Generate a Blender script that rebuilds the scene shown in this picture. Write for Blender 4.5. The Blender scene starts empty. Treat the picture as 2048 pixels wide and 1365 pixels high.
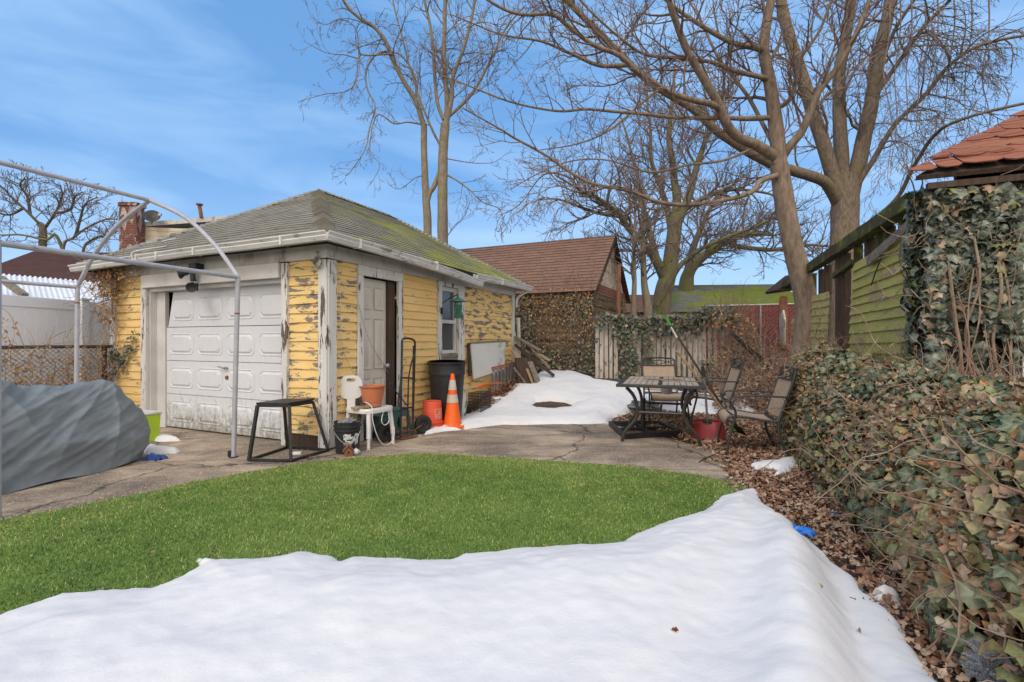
import bpy, bmesh, math, random
import numpy as np
from mathutils import Vector, Matrix, noise as mnoise
R = math.radians
rng = random.Random(11)
nrg = np.random.default_rng(7)
scene = bpy.context.scene
COL = scene.collection
# ------------------------------------------------------------------ camera, sky, sun, exposure
H = 1.218; FPX = 970.0; CX = 1024.0; CY = 682.5; K = 0.87
cam_d = bpy.data.cameras.new('camera'); cam = bpy.data.objects.new('camera', cam_d); COL.objects.link(cam)
cam.location = (0, 0, H); cam.rotation_euler = (R(90), 0, 0)
cam_d.sensor_width = 36; cam_d.lens = FPX / 2048 * 36; cam_d.clip_start = 0.05; cam_d.clip_end = 2000
scene.camera = cam
SUN_EL, SUN_AZ = R(46), R(198)     # azimuth clockwise from +Y: the sun stands behind the camera's left shoulder
w = bpy.data.worlds.new('World'); scene.world = w; w.use_nodes = True
nt = w.node_tree; N = nt.nodes; L = nt.links; N.clear()
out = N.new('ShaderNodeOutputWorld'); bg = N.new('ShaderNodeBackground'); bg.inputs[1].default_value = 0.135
sky = N.new('ShaderNodeTexSky'); sky.sky_type = 'NISHITA'; sky.sun_disc = False
sky.sun_elevation = SUN_EL; sky.sun_rotation = SUN_AZ; sky.air_density = 1.0; sky.dust_density = 0.3; sky.ozone_density = 3.0
tc = N.new('ShaderNodeTexCoord'); mp = N.new('ShaderNodeMapping'); mp.inputs['Scale'].default_value = (0.9, 1.6, 5.0)
mp.inputs['Rotation'].default_value = (0.0, R(14), R(20))
cn = N.new('ShaderNodeTexNoise'); cn.inputs['Scale'].default_value = 1.5; cn.inputs['Detail'].default_value = 9; cn.inputs['Roughness'].default_value = 0.5
cn.inputs['Distortion'].default_value = 0.6
cr = N.new('ShaderNodeValToRGB'); cr.color_ramp.elements[0].position = 0.43; cr.color_ramp.elements[1].position = 0.66
cr.color_ramp.elements[0].color = (0.0, 0.0, 0.0, 1); cr.color_ramp.elements[1].color = (0.75, 0.75, 0.75, 1)
mx = N.new('ShaderNodeMix'); mx.data_type = 'RGBA'; mx.inputs[7].default_value = (2.5, 3.9, 5.9, 1)
L.new(tc.outputs['Generated'], mp.inputs[0]); L.new(mp.outputs[0], cn.inputs[0]); L.new(cn.outputs[0], cr.inputs[0])
tn = N.new('ShaderNodeMix'); tn.data_type = 'RGBA'; tn.inputs[0].default_value = 0.72; tn.inputs[7].default_value = (0.90, 2.35, 4.75, 1)   # clear air between the clouds
L.new(sky.outputs[0], tn.inputs[6]); L.new(cr.outputs[0], mx.inputs[0]); L.new(tn.outputs[2], mx.inputs[6]); 
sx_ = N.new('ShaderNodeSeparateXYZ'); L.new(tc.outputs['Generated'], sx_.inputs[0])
fr_ = N.new('ShaderNodeMapRange'); fr_.inputs[1].default_value = 0.25; fr_.inputs[2].default_value = -0.45; L.new(sx_.outputs[1], fr_.inputs[0])   # unseen white sky added behind the camera for soft, neutral fill light
hz_ = N.new('ShaderNodeMapRange'); hz_.inputs[1].default_value = 0.30; hz_.inputs[2].default_value = 0.0; hz_.inputs[3].default_value = 0.0; hz_.inputs[4].default_value = 0.42; L.new(sx_.outputs[2], hz_.inputs[0])   # paler towards the horizon
mh_ = N.new('ShaderNodeMix'); mh_.data_type = 'RGBA'; mh_.inputs[7].default_value = (4.2, 5.4, 6.6, 1); L.new(hz_.outputs[0], mh_.inputs[0]); L.new(mx.outputs[2], mh_.inputs[6])
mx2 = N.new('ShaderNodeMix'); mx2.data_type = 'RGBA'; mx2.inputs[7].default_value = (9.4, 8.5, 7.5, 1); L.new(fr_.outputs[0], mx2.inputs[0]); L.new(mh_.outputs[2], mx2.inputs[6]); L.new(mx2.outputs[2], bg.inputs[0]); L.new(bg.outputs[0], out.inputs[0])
sd = bpy.data.lights.new('sun', 'SUN'); sd.energy = 1.0; sd.angle = R(18); sd.color = (1, 0.95, 0.88)
so = bpy.data.objects.new('sun', sd); COL.objects.link(so)
sdir = Vector((math.sin(SUN_AZ) * math.cos(SUN_EL), math.cos(SUN_AZ) * math.cos(SUN_EL), math.sin(SUN_EL)))
so.rotation_euler = sdir.to_track_quat('Z', 'Y').to_euler()
vs = scene.view_settings; vs.view_transform = 'Standard'; vs.look = 'None'; vs.exposure = 0.45; vs.gamma = 1

# ------------------------------------------------------------------ placing helpers
def smooth(x): x = max(0.0, min(1.0, x)); return x * x * (3 - 2 * x)
def ground_z(x, y):
    z = 0.45 * smooth((y - 7.25) / 2.8) * smooth((x + 3.2) / 2.0)
    z += 0.06 * math.exp(-((x - 3.0) ** 2 / .5 + (y - 6.7) ** 2 / .5))
    return z
def P(px, py, Y): return Vector(((px - CX) / FPX * Y, Y, H - (py - CY) / FPX * Y))
def G(px, py, dz=0.0):
    Y = (H - dz) * FPX / max(1, py - CY)
    for _ in range(60):
        X = (px - CX) / FPX * Y
        Yn = (H - ground_z(X, Y) - dz) * FPX / max(1, py - CY)
        Y = 0.7 * Y + 0.3 * Yn
    X = (px - CX) / FPX * Y
    return Vector((X, Y, ground_z(X, Y) + dz))
def onground(x, y, dz=0): return Vector((x, y, ground_z(x, y) + dz))
D1 = Vector((-.9082, .4185, 0)); D2 = Vector((.4185, .9082, 0)); UP = Vector((0, 0, 1)); P0 = Vector((-2.36, 6.2, 0)) * K
def FW(s, n, z): return P0 + (D1 * s - D2 * n) * K + UP * z * K      # garage front wall: s to the left, n outwards
def SW(t, n, z): return P0 + (D2 * t - D1 * n) * K + UP * z * K      # garage side wall: t to the back, n outwards
WD = Vector((.3778, .9259, 0)); WN = Vector((-.9259, .3778, 0)); WA = 1.48
def WY(px): return WA / ((px - CX) / FPX - .408)
def W(px, py, n=0.0): return P(px, py, WY(px)) + WN * n              # a point on the old shed's side wall

# ------------------------------------------------------------------ mesh helpers
class MB:
    def __init__(s): s.v = []; s.f = []; s.m = []; s.a = []; s.mi = 0
    def add(s, vs, fs, at=None):
        b = len(s.v); s.v += [tuple(v) for v in vs]; s.f += [tuple(i + b for i in f) for f in fs]; s.m += [s.mi] * len(fs)
        s.a += (list(at) if at else [(0, 0, 0)] * len(vs))
    def obox(s, c, ax, ay, az, at=None):
        c = Vector(c); ax = Vector(ax); ay = Vector(ay); az = Vector(az)
        vs = [c + ax * i + ay * j + az * k for k in (-1, 1) for j in (-1, 1) for i in (-1, 1)]
        s.add(vs, [(0, 2, 3, 1), (4, 5, 7, 6), (0, 1, 5, 4), (2, 6, 7, 3), (0, 4, 6, 2), (1, 3, 7, 5)], at)
    def box(s, x0, x1, y0, y1, z0, z1):
        s.obox(((x0 + x1) / 2, (y0 + y1) / 2, (z0 + z1) / 2), ((x1 - x0) / 2, 0, 0), (0, (y1 - y0) / 2, 0), (0, 0, (z1 - z0) / 2))
    def bar(s, p, q, wd, th, up=UP):
        p = Vector(p); q = Vector(q); d = (q - p); n = d.normalized(); sx = n.cross(Vector(up))
        if sx.length < 1e-4: sx = n.cross(Vector((1, 0, 0)))
        sx.normalize(); sy = sx.cross(n).normalized()
        s.obox((p + q) / 2, d / 2, sx * wd / 2, sy * th / 2)
    def prism(s, poly, off):
        n = len(poly); off = Vector(off); a = [Vector(p) for p in poly]; vs = a + [p + off for p in a]
        s.add(vs, [tuple(range(n))[::-1], tuple(range(n, 2 * n))] + [(i, (i + 1) % n, n + (i + 1) % n, n + i) for i in range(n)])
    def tube(s, pts, rad, n=8, cap=True, flat=1.0):
        pts = [Vector(p) for p in pts]; k = len(pts)
        if not hasattr(rad, '__len__'): rad = [rad] * k
        vs = []; ref = None
        for i, p in enumerate(pts):
            d = (pts[min(i + 1, k - 1)] - pts[max(i - 1, 0)])
            if d.length < 1e-9: d = Vector((0, 0, 1))
            d.normalize()
            if ref is None:
                ref = d.cross(Vector((0, 0, 1)))
                if ref.length < 0.1: ref = d.cross(Vector((1, 0, 0)))
            ref = (ref - d * ref.dot(d)).normalized(); b = d.cross(ref)
            for j in range(n):
                an = 2 * math.pi * j / n
                vs.append(p + (ref * math.cos(an) + b * math.sin(an) * flat) * rad[i])
        fs = [(i * n + j, i * n + (j + 1) % n, (i + 1) * n + (j + 1) % n, (i + 1) * n + j) for i in range(k - 1) for j in range(n)]
        if cap: fs += [tuple(range(n))[::-1], tuple(range((k - 1) * n, k * n))]
        s.add(vs, fs)
    def lathe(s, prof, c, n=32, ax=UP, sq=0):
        c = Vector(c); ax = Vector(ax).normalized(); u = ax.cross(Vector((0, 1, 0)));
        if u.length < .1: u = ax.cross(Vector((1, 0, 0)))
        u.normalize(); v = ax.cross(u); vs = []
        for r, z in prof:
            for j in range(n):
                an = 2 * math.pi * j / n
                vs.append(c + ax * z + (u * math.cos(an) + v * math.sin(an)) * r)
        k = len(prof)
        s.add(vs, [(i * n + j, i * n + (j + 1) % n, (i + 1) * n + (j + 1) % n, (i + 1) * n + j) for i in range(k - 1) for j in range(n)])
    def build(s, name, mats, parent=None, smooth_=False, bevel=0, bseg=2):
        me = bpy.data.meshes.new(name); 
        if not isinstance(mats, (list, tuple)): mats = [mats]
        root = parent
        while root is not None and root.parent is not None: root = root.parent
        if root is not None: off = Vector(root.location)
        else:
            arr = np.array(s.v); off = Vector((arr[:, 0].mean(), arr[:, 1].mean(), arr[:, 2].min()))
        me.from_pydata([(v[0] - off[0], v[1] - off[1], v[2] - off[2]) for v in s.v], [], s.f)
        for m in mats: me.materials.append(m)
        me.polygons.foreach_set('material_index', s.m)
        if any(a != (0, 0, 0) for a in s.a):
            at = me.attributes.new('wc', 'FLOAT_VECTOR', 'POINT'); at.data.foreach_set('vector', np.array(s.a, dtype=np.float32).ravel())
        if smooth_: me.polygons.foreach_set('use_smooth', [True] * len(s.f))
        me.update()
        o = bpy.data.objects.new(name, me); COL.objects.link(o)
        if parent is not None: o.parent = parent
        else: o.location = off
        if bevel:
            md = o.modifiers.new('bevel', 'BEVEL'); md.width = bevel; md.segments = bseg; md.limit_method = 'ANGLE'
        if smooth_ == 2 or bevel:
            me.polygons.foreach_set('use_smooth', [True] * len(s.f))
            bm = bmesh.new(); bm.from_mesh(me)
            for e in bm.edges:
                if len(e.link_faces) == 2 and e.calc_face_angle(0) > 0.6: e.smooth = False
            bm.to_mesh(me); bm.free()
        return o
def tag(o, label=None, cat=None, group=None, kind=None):
    if label: o['label'] = label
    if cat: o['category'] = cat
    if group: o['group'] = group
    if kind: o['kind'] = kind
    return o
def thing(name, loc, label, cat, group=None):
    o = bpy.data.objects.new(name, None); COL.objects.link(o); o.location = loc; o.empty_display_size = .2
    return tag(o, label, cat, group)
def copy_tree(o, parent=None):
    c = o.copy(); COL.objects.link(c)
    if parent is not None: c.parent = parent
    for ch in list(o.children): copy_tree(ch, c)
    return c
def spline(pts, n=6):
    pts = [Vector(p) for p in pts]; o = []
    for i in range(len(pts) - 1):
        a = pts[max(i - 1, 0)]; b = pts[i]; c = pts[i + 1]; d = pts[min(i + 2, len(pts) - 1)]
        for j in range(n):
            t = j / n; o.append(0.5 * ((2 * b) + (c - a) * t + (2 * a - 5 * b + 4 * c - d) * t * t + (3 * b - a - 3 * c + d) * t ** 3))
    o.append(pts[-1]); return o
def npmesh(name, verts, faces_flat, fsize, mats, attrs=None, smooth_=False, parent=None, midx=None):
    """faces_flat: flat vertex indices; fsize: faces' sizes"""
    me = bpy.data.meshes.new(name); verts = np.asarray(verts, dtype=np.float32)
    root = parent
    while root is not None and root.parent is not None: root = root.parent
    off = np.array(root.location if root is not None else (verts[:, 0].mean(), verts[:, 1].mean(), verts[:, 2].min()), dtype=np.float32)
    verts = verts - off
    fsize = np.asarray(fsize, dtype=np.int32); faces_flat = np.asarray(faces_flat, dtype=np.int32)
    me.vertices.add(len(verts)); me.vertices.foreach_set('co', verts.ravel())
    me.loops.add(len(faces_flat)); me.loops.foreach_set('vertex_index', faces_flat)
    me.polygons.add(len(fsize)); st = np.concatenate([[0], np.cumsum(fsize)[:-1]]).astype(np.int32)
    me.polygons.foreach_set('loop_start', st); me.polygons.foreach_set('loop_total', fsize)
    for m in (mats if isinstance(mats, (list, tuple)) else [mats]): me.materials.append(m)
    if midx is not None: me.polygons.foreach_set('material_index', np.asarray(midx, dtype=np.int32))
    if smooth_: me.polygons.foreach_set('use_smooth', np.ones(len(fsize), dtype=bool))
    me.update(calc_edges=True); me.validate()
    for k, a in (attrs or {}).items():
        at = me.attributes.new(k, 'FLOAT', 'POINT'); at.data.foreach_set('value', np.asarray(a, dtype=np.float32))
    o = bpy.data.objects.new(name, me); COL.objects.link(o)
    if parent is not None: o.parent = parent
    else: o.location = tuple(float(c) for c in off)
    return o

# ------------------------------------------------------------------ materials
def nodes(name):
    m = bpy.data.materials.new(name); m.use_nodes = True; t = m.node_tree; b = t.nodes['Principled BSDF']
    return m, t, t.nodes, t.links, b
def rgb(c): return (c[0], c[1], c[2], 1)
def coord(Nn, Ll, kind, scale):
    mpn = Nn.new('ShaderNodeMapping'); mpn.inputs['Scale'].default_value = scale
    if kind in ('wc',):
        a = Nn.new('ShaderNodeAttribute'); a.attribute_name = 'wc'; Ll.new(a.outputs['Vector'], mpn.inputs[0])
    else:
        t = Nn.new('ShaderNodeTexCoord'); Ll.new(t.outputs[kind], mpn.inputs[0])
    return mpn
def noise_n(Nn, Ll, mpn, scale, det=5, rough=.55, dist=0):
    n = Nn.new('ShaderNodeTexNoise'); n.inputs['Scale'].default_value = scale; n.inputs['Detail'].default_value = det
    n.inputs['Roughness'].default_value = rough; n.inputs['Distortion'].default_value = dist; Ll.new(mpn.outputs[0], n.inputs[0]); return n
def ramp_n(Nn, Ll, src, stops):
    r = Nn.new('ShaderNodeValToRGB'); e = r.color_ramp.elements
    while len(e) > 1: e.remove(e[0])
    e[0].position = stops[0][0]; e[0].color = rgb(stops[0][1]) if hasattr(stops[0][1], '__len__') else (stops[0][1],) * 3 + (1,)
    for p, c in stops[1:]:
        k = e.new(p); k.color = rgb(c) if hasattr(c, '__len__') else (c, c, c, 1)
    Ll.new(src, r.inputs[0]); return r
def mix_n(Nn, Ll, fac, a, b, mode='MIX'):
    m = Nn.new('ShaderNodeMix'); m.data_type = 'RGBA'; m.blend_type = mode
    for sock, val in ((0, fac), (6, a), (7, b)):
        if hasattr(val, 'links') or hasattr(val, 'is_output'): Ll.new(val, m.inputs[sock])
        elif hasattr(val, '__len__'): m.inputs[sock].default_value = rgb(val)
        else: m.inputs[sock].default_value = val
    return m.outputs[2]
def math_n(Nn, Ll, op, a, b=None):
    m = Nn.new('ShaderNodeMath'); m.operation = op
    for i, v in enumerate((a, b)):
        if v is None: continue
        if hasattr(v, 'is_output'): Ll.new(v, m.inputs[i])
        else: m.inputs[i].default_value = v
    return m.outputs[0]
def bump_n(Nn, Ll, b, h, st=.3, d=.01):
    bp = Nn.new('ShaderNodeBump'); bp.inputs['Strength'].default_value = st; bp.inputs['Distance'].default_value = d
    Ll.new(h, bp.inputs['Height']); Ll.new(bp.outputs[0], b.inputs['Normal'])
def M(name, c1, c2=None, scale=6, rough=.6, metal=0, bump=.15, bd=.004, kind='Object', stretch=(1, 1, 1), lo=.35, hi=.65, c3=None, s3=2, l3=.6, h3=.7, spec=.4):
    m, t, Nn, Ll, b = nodes(name); c2 = c2 or tuple(x * .8 for x in c1)
    mpn = coord(Nn, Ll, kind, stretch); n = noise_n(Nn, Ll, mpn, scale, 6, .6)
    r = ramp_n(Nn, Ll, n.outputs[0], [(lo, c1), (hi, c2)]); c = r.outputs[0]
    if c3:
        n3 = noise_n(Nn, Ll, mpn, s3, 8, .65, .4); f = ramp_n(Nn, Ll, n3.outputs[0], [(l3, 0.0), (h3, 1.0)]); c = mix_n(Nn, Ll, f.outputs[0], c, c3)
    Ll.new(c, b.inputs['Base Color']); b.inputs['Roughness'].default_value = rough; b.inputs['Metallic'].default_value = metal
    b.inputs['Specular IOR Level'].default_value = spec
    if bump:
        nf = noise_n(Nn, Ll, mpn, scale * 4, 6, .7); bump_n(Nn, Ll, b, nf.outputs[0], bump, bd)
    return m
def peel_mat(name, paint, paint2, wood, wood2, sx=3.0, sy=14.0, amount=.0, kind='wc', grain=True):
    """flaking paint; wc = (along, up, extra peel)"""
    m, t, Nn, Ll, b = nodes(name)
    mpn = coord(Nn, Ll, kind, ((sx, sy, 0) if kind == 'wc' else (sx, sx, sy))); n = noise_n(Nn, Ll, mpn, 1.6, 8, .62, .35)
    mp2 = coord(Nn, Ll, kind, ((sx * 6, sy * 4, 0) if kind == 'wc' else (sx * 3, sx * 3, sy * 4))); n2 = noise_n(Nn, Ll, mp2, 2.2, 6, .7)
    v = math_n(Nn, Ll, 'ADD', n.outputs[0], math_n(Nn, Ll, 'MULTIPLY', math_n(Nn, Ll, 'SUBTRACT', n2.outputs[0], .5), .28))
    if kind == 'wc':
        a = Nn.new('ShaderNodeAttribute'); a.attribute_name = 'wc'; sp = Nn.new('ShaderNodeSeparateXYZ'); Ll.new(a.outputs['Vector'], sp.inputs[0])
        v = math_n(Nn, Ll, 'ADD', v, sp.outputs[2])
    v = math_n(Nn, Ll, 'ADD', v, amount)
    f = ramp_n(Nn, Ll, v, [(.60, 0.0), (.615, 1.0)]).outputs[0]
    rim = ramp_n(Nn, Ll, v, [(.55, 0.0), (.60, 1.0), (.606, 0.0)]).outputs[0]
    pn = noise_n(Nn, Ll, mpn, .9, 4); pc = ramp_n(Nn, Ll, pn.outputs[0], [(.35, paint), (.68, paint2)]).outputs[0]
    wn = noise_n(Nn, Ll, coord(Nn, Ll, kind, ((sx * .8, sy * 6, 0) if kind == 'wc' else (sx * 2, sx * 2, sy))), 2.5, 5); wc_ = ramp_n(Nn, Ll, wn.outputs[0], [(.3, wood), (.7, wood2)]).outputs[0]
    pc = mix_n(Nn, Ll, math_n(Nn, Ll, 'MULTIPLY', rim, .35), pc, tuple(min(.85, x * 1.3 + .12) for x in paint))
    c = mix_n(Nn, Ll, f, pc, wc_)
    # thin cracks
    ck = Nn.new('ShaderNodeTexVoronoi'); ck.feature = 'DISTANCE_TO_EDGE'; ck.inputs['Scale'].default_value = 2.2; ck.inputs['Randomness'].default_value = 1
    Ll.new(mp2.outputs[0], ck.inputs[0]); cf = ramp_n(Nn, Ll, ck.outputs[0], [(.0, 1.0), (.018, 0.0)]).outputs[0]
    cg = math_n(Nn, Ll, 'MULTIPLY', cf, ramp_n(Nn, Ll, n.outputs[0], [(.46, 0.0), (.6, .8)]).outputs[0])
    c = mix_n(Nn, Ll, cg, c, tuple(x * .5 for x in wood))
    Ll.new(c, b.inputs['Base Color']); b.inputs['Roughness'].default_value = .72; b.inputs['Specular IOR Level'].default_value = .25
    hgt = math_n(Nn, Ll, 'ADD', math_n(Nn, Ll, 'SUBTRACT', rim, f), math_n(Nn, Ll, 'MULTIPLY', wn.outputs[0], .4))
    bump_n(Nn, Ll, b, hgt, .45, .004)
    return m
def shingle_mat(name, c1, c2, tabw, rowh, moss=None, mossc=(.12, .17, .02), mlo=.5, mhi=.62, dark=(.03, .03, .03), bump=.4, kind='wc'):
    m, t, Nn, Ll, b = nodes(name)
    mpn = coord(Nn, Ll, kind, (1, 1, 1)); br = Nn.new('ShaderNodeTexBrick'); Ll.new(mpn.outputs[0], br.inputs[0])
    br.inputs['Scale'].default_value = 1; br.inputs['Brick Width'].default_value = tabw; br.inputs['Row Height'].default_value = rowh
    br.inputs['Mortar Size'].default_value = .006; br.inputs['Mortar Smooth'].default_value = .1; br.inputs['Bias'].default_value = 0
    br.inputs['Color1'].default_value = rgb(c1); br.inputs['Color2'].default_value = rgb(c2); br.inputs['Mortar'].default_value = rgb(dark)
    n = noise_n(Nn, Ll, mpn, 3.5, 7, .65); n2 = noise_n(Nn, Ll, mpn, 60, 4, .7)
    c = mix_n(Nn, Ll, .55, br.outputs[0], ramp_n(Nn, Ll, n.outputs[0], [(.3, tuple(x * .55 for x in c1)), (.7, tuple(x * 1.35 for x in c2))]).outputs[0])
    c = mix_n(Nn, Ll, .5, c, ramp_n(Nn, Ll, n2.outputs[0], [(.3, .35), (.7, 1.0)]).outputs[0], 'MULTIPLY')
    if moss:
        mp2 = coord(Nn, Ll, kind, (1, 2.2, 1)); nm = noise_n(Nn, Ll, mp2, 1.3, 8, .68, .2)
        a = Nn.new('ShaderNodeAttribute'); a.attribute_name = 'wc'; sp = Nn.new('ShaderNodeSeparateXYZ'); Ll.new(a.outputs['Vector'], sp.inputs[0])
        v = math_n(Nn, Ll, 'ADD', nm.outputs[0], sp.outputs[2]); f = ramp_n(Nn, Ll, v, [(mlo, 0.0), (mhi, 1.0)]).outputs[0]
        f = math_n(Nn, Ll, 'MULTIPLY', f, ramp_n(Nn, Ll, n2.outputs[0], [(.32, .35), (.55, 1.0)]).outputs[0])
        c = mix_n(Nn, Ll, f, c, mix_n(Nn, Ll, n.outputs[0], tuple(x * .6 for x in mossc), tuple(x * 1.5 for x in mossc)))
    Ll.new(c, b.inputs['Base Color']); b.inputs['Roughness'].default_value = .9; b.inputs['Specular IOR Level'].default_value = .15
    h = math_n(Nn, Ll, 'SUBTRACT', math_n(Nn, Ll, 'MULTIPLY', n2.outputs[0], .5), br.outputs[1])
    bump_n(Nn, Ll, b, h, bump, .006)
    return m

m_yellow = peel_mat('yellow_peeling_paint', (.78, .56, .25), (.72, .48, .18), (.26, .22, .20), (.17, .14, .12), 2.2, 8, -.002)
m_white_peel = peel_mat('white_peeling_paint', (.64, .63, .62), (.54, .53, .52), (.16, .12, .10), (.09, .07, .06), 9, 1.3, .035, 'Object')
m_white = M('white_paint', (.62, .61, .60), (.5, .49, .48), 2.5, .55, c3=(.3, .28, .24), s3=5, l3=.62, h3=.8)
m_white_dirty = M('white_dirty_paint', (.55, .54, .52), (.42, .41, .39), 3, .6, c3=(.16, .14, .11), s3=4, l3=.55, h3=.75, stretch=(1, 1, .4))
m_gutter = M('gutter_metal', (.66, .66, .66), (.55, .55, .54), 4, .4, c3=(.13, .11, .09), s3=5, l3=.56, h3=.72, stretch=(1, 1, 3))
m_soffit = M('soffit', (.42, .40, .37), (.32, .28, .25), 3, .7, c3=(.2, .12, .07), s3=3, l3=.6, h3=.75)
m_dark = M('dark_void', (.012, .011, .01), (.02, .018, .016), 5, .9)
m_darkwood = M('weathered_brown_wood', (.085, .055, .04), (.04, .026, .02), 3, .85, bump=.6, bd=.006, stretch=(12, 12, 1))
m_greywood = M('weathered_grey_wood', (.26, .22, .18), (.13, .105, .085), 3, .85, bump=.5, bd=.004, stretch=(4, 4, 8))
m_tanwood = M('tan_wood', (.40, .29, .18), (.28, .19, .11), 4, .7, bump=.3, stretch=(3, 3, 12))
m_door = M('cream_door', (.58, .55, .50), (.50, .47, .42), 2, .5, bump=.08, c3=(.38, .35, .30), s3=3, l3=.58, h3=.8)
m_metal = M('galvanised_metal', (.42, .43, .45), (.3, .31, .33), 8, .4, .7)
m_tube = M('painted_steel_tube', (.42, .43, .48), (.34, .35, .40), 8, .45, .15, c3=(.14, .06, .03), s3=6, l3=.68, h3=.74)
m_black = M('black_steel', (.035, .034, .036), (.02, .02, .02), 9, .5, .3, c3=(.10, .09, .085), s3=7, l3=.6, h3=.75)
m_blackplast = M('black_plastic', (.028, .03, .034), (.018, .019, .022), 6, .5, bump=.05, c3=(.07, .07, .075), s3=5, l3=.6, h3=.8)
m_bronze = M('dark_bronze_frame', (.062, .06, .06), (.045, .043, .042), 9, .45, .4)
m_rubber = M('rubber', (.02, .02, .021), (.03, .029, .028), 9, .85)
m_terra = M('terracotta_plastic', (.48, .16, .075), (.42, .135, .06), 4, .5, bump=.05, c3=(.36, .18, .12), s3=4, l3=.6, h3=.8)
m_orange = M('cone_orange', (.85, .14, .015), (.75, .11, .012), 5, .45, bump=.05, c3=(.5, .12, .04), s3=6, l3=.66, h3=.8)
m_reflect = M('reflective_band', (.55, .52, .48), (.45, .42, .38), 12, .5)
m_redplast = M('red_plastic', (.70, .10, .045), (.6, .075, .035), 5, .5, bump=.05, c3=(.42, .12, .08), s3=6, l3=.6, h3=.8)
m_redshovel = M('red_shovel_plastic', (.26, .025, .03), (.18, .02, .024), 6, .5, c3=(.15, .06, .05), s3=6, l3=.58, h3=.75)
m_greenstool = M('dark_green_plastic', (.055, .12, .11), (.045, .10, .095), 5, .5, bump=.05)
m_lime = M('lime_plastic', (.42, .62, .03), (.38, .55, .03), 5, .45, bump=.05)
m_whiteplast = M('white_plastic', (.66, .66, .67), (.6, .6, .6), 4, .4, bump=.04, c3=(.4, .37, .33), s3=5, l3=.63, h3=.8)
m_verdigris = M('verdigris_metal', (.06, .22, .16), (.04, .15, .11), 9, .6, .3)
m_teal = M('teal_plastic', (.02, .28, .20), (.02, .2, .15), 9, .5)
m_blue = M('blue_nitrile', (.02, .2, .68), (.02, .15, .55), 9, .4, spec=.6)
m_bluecloth = M('blue_cloth', (.03, .08, .3), (.02, .05, .2), 12, .8)
m_litterpaper = M('white_litter', (.6, .6, .6), (.45, .45, .45), 12, .7)
m_alu = M('aluminium', (.5, .5, .52), (.4, .4, .41), 8, .35, .8)
m_ladderorange = M('ladder_red_fibreglass', (.45, .13, .09), (.35, .1, .07), 8, .5)
m_vinyl = M('white_vinyl', (.86, .88, .95), (.82, .84, .91), 2, .4, bump=.02)
m_corr = M('white_corrugated_plastic', (.75, .77, .80), (.66, .68, .71), 3, .4, bump=.03)
m_cover = M('grey_blue_cover_fabric', (.165, .195, .22), (.135, .16, .185), 2.5, .62, bump=.35, bd=.006, c3=(.21, .24, .27), s3=3, l3=.5, h3=.75, spec=.45)
m_sling = M('tan_sling_mesh', (.40, .30, .22), (.33, .25, .185), 30, .75, stretch=(1, 1, 1), c3=(.25, .19, .14), s3=4, l3=.55, h3=.75)
m_tile = M('table_slats', (.40, .33, .27), (.29, .24, .19), 8, .6, c3=(.5, .44, .38), s3=5, l3=.55, h3=.7)
m_snow_speck = None
m_slatred = M('red_slats', (.21, .035, .035), (.16, .028, .028), 6, .55)
m_wire = M('fence_wire', (.40, .36, .34), (.3, .26, .24), 10, .5, .4)
m_wiredark = M('dark_rusty_wire', (.05, .045, .042), (.08, .05, .035), 10, .7, .2)
m_brick = None
m_picket = M('white_picket_paint', (.62, .58, .53), (.48, .42, .36), 4, .75, bump=.3, c3=(.20, .15, .11), s3=6, l3=.55, h3=.62, stretch=(3, 3, .8))
m_shedgreen = peel_mat('mossy_yellow_boards', (.44, .41, .13), (.31, .31, .075), (.42, .33, .18), (.30, .23, .12), 1.3, 2.6, .06)
m_shedyel = peel_mat('faded_yellow_boards', (.50, .42, .17), (.38, .33, .12), (.26, .21, .12), (.15, .11, .06), 2.2, 5.0, .02)
m_mosswood = M('mossy_old_timber', (.07, .075, .018), (.055, .04, .026), 4, .9, bump=.6, bd=.008, c3=(.14, .17, .02), s3=5, l3=.52, h3=.62)
m_grey_shingle = shingle_mat('grey_mossy_shingle', (.33, .32, .275), (.235, .225, .20), .30, .115, True, (.30, .31, .06), .49, .66)
m_brown_shingle = shingle_mat('brown_shingle', (.30, .18, .135), (.22, .135, .105), .30, .14, bump=.2)
m_farbrown_shingle = shingle_mat('dark_red_brown_shingle', (.13, .065, .06), (.09, .05, .048), .30, .13, bump=.2)
m_red_shingle = shingle_mat('red_slate_shingle', (.42, .165, .10), (.25, .095, .065), .13, .11, True, (.20, .16, .10), .52, .68, bump=1.0, dark=(.06, .03, .02))
m_green_shingle = shingle_mat('green_mossy_shingle', (.26, .27, .28), (.20, .21, .22), .3, .13, True, (.20, .25, .014), .46, .58, bump=.5)
def glass_mat(name, c=(.05, .055, .06)):
    m, t, Nn, Ll, b = nodes(name); b.inputs['Base Color'].default_value = rgb(c); b.inputs['Roughness'].default_value = .08
    b.inputs['Specular IOR Level'].default_value = .7; return m
m_glass = glass_mat('dusty_glass', (.07, .075, .08))
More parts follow.
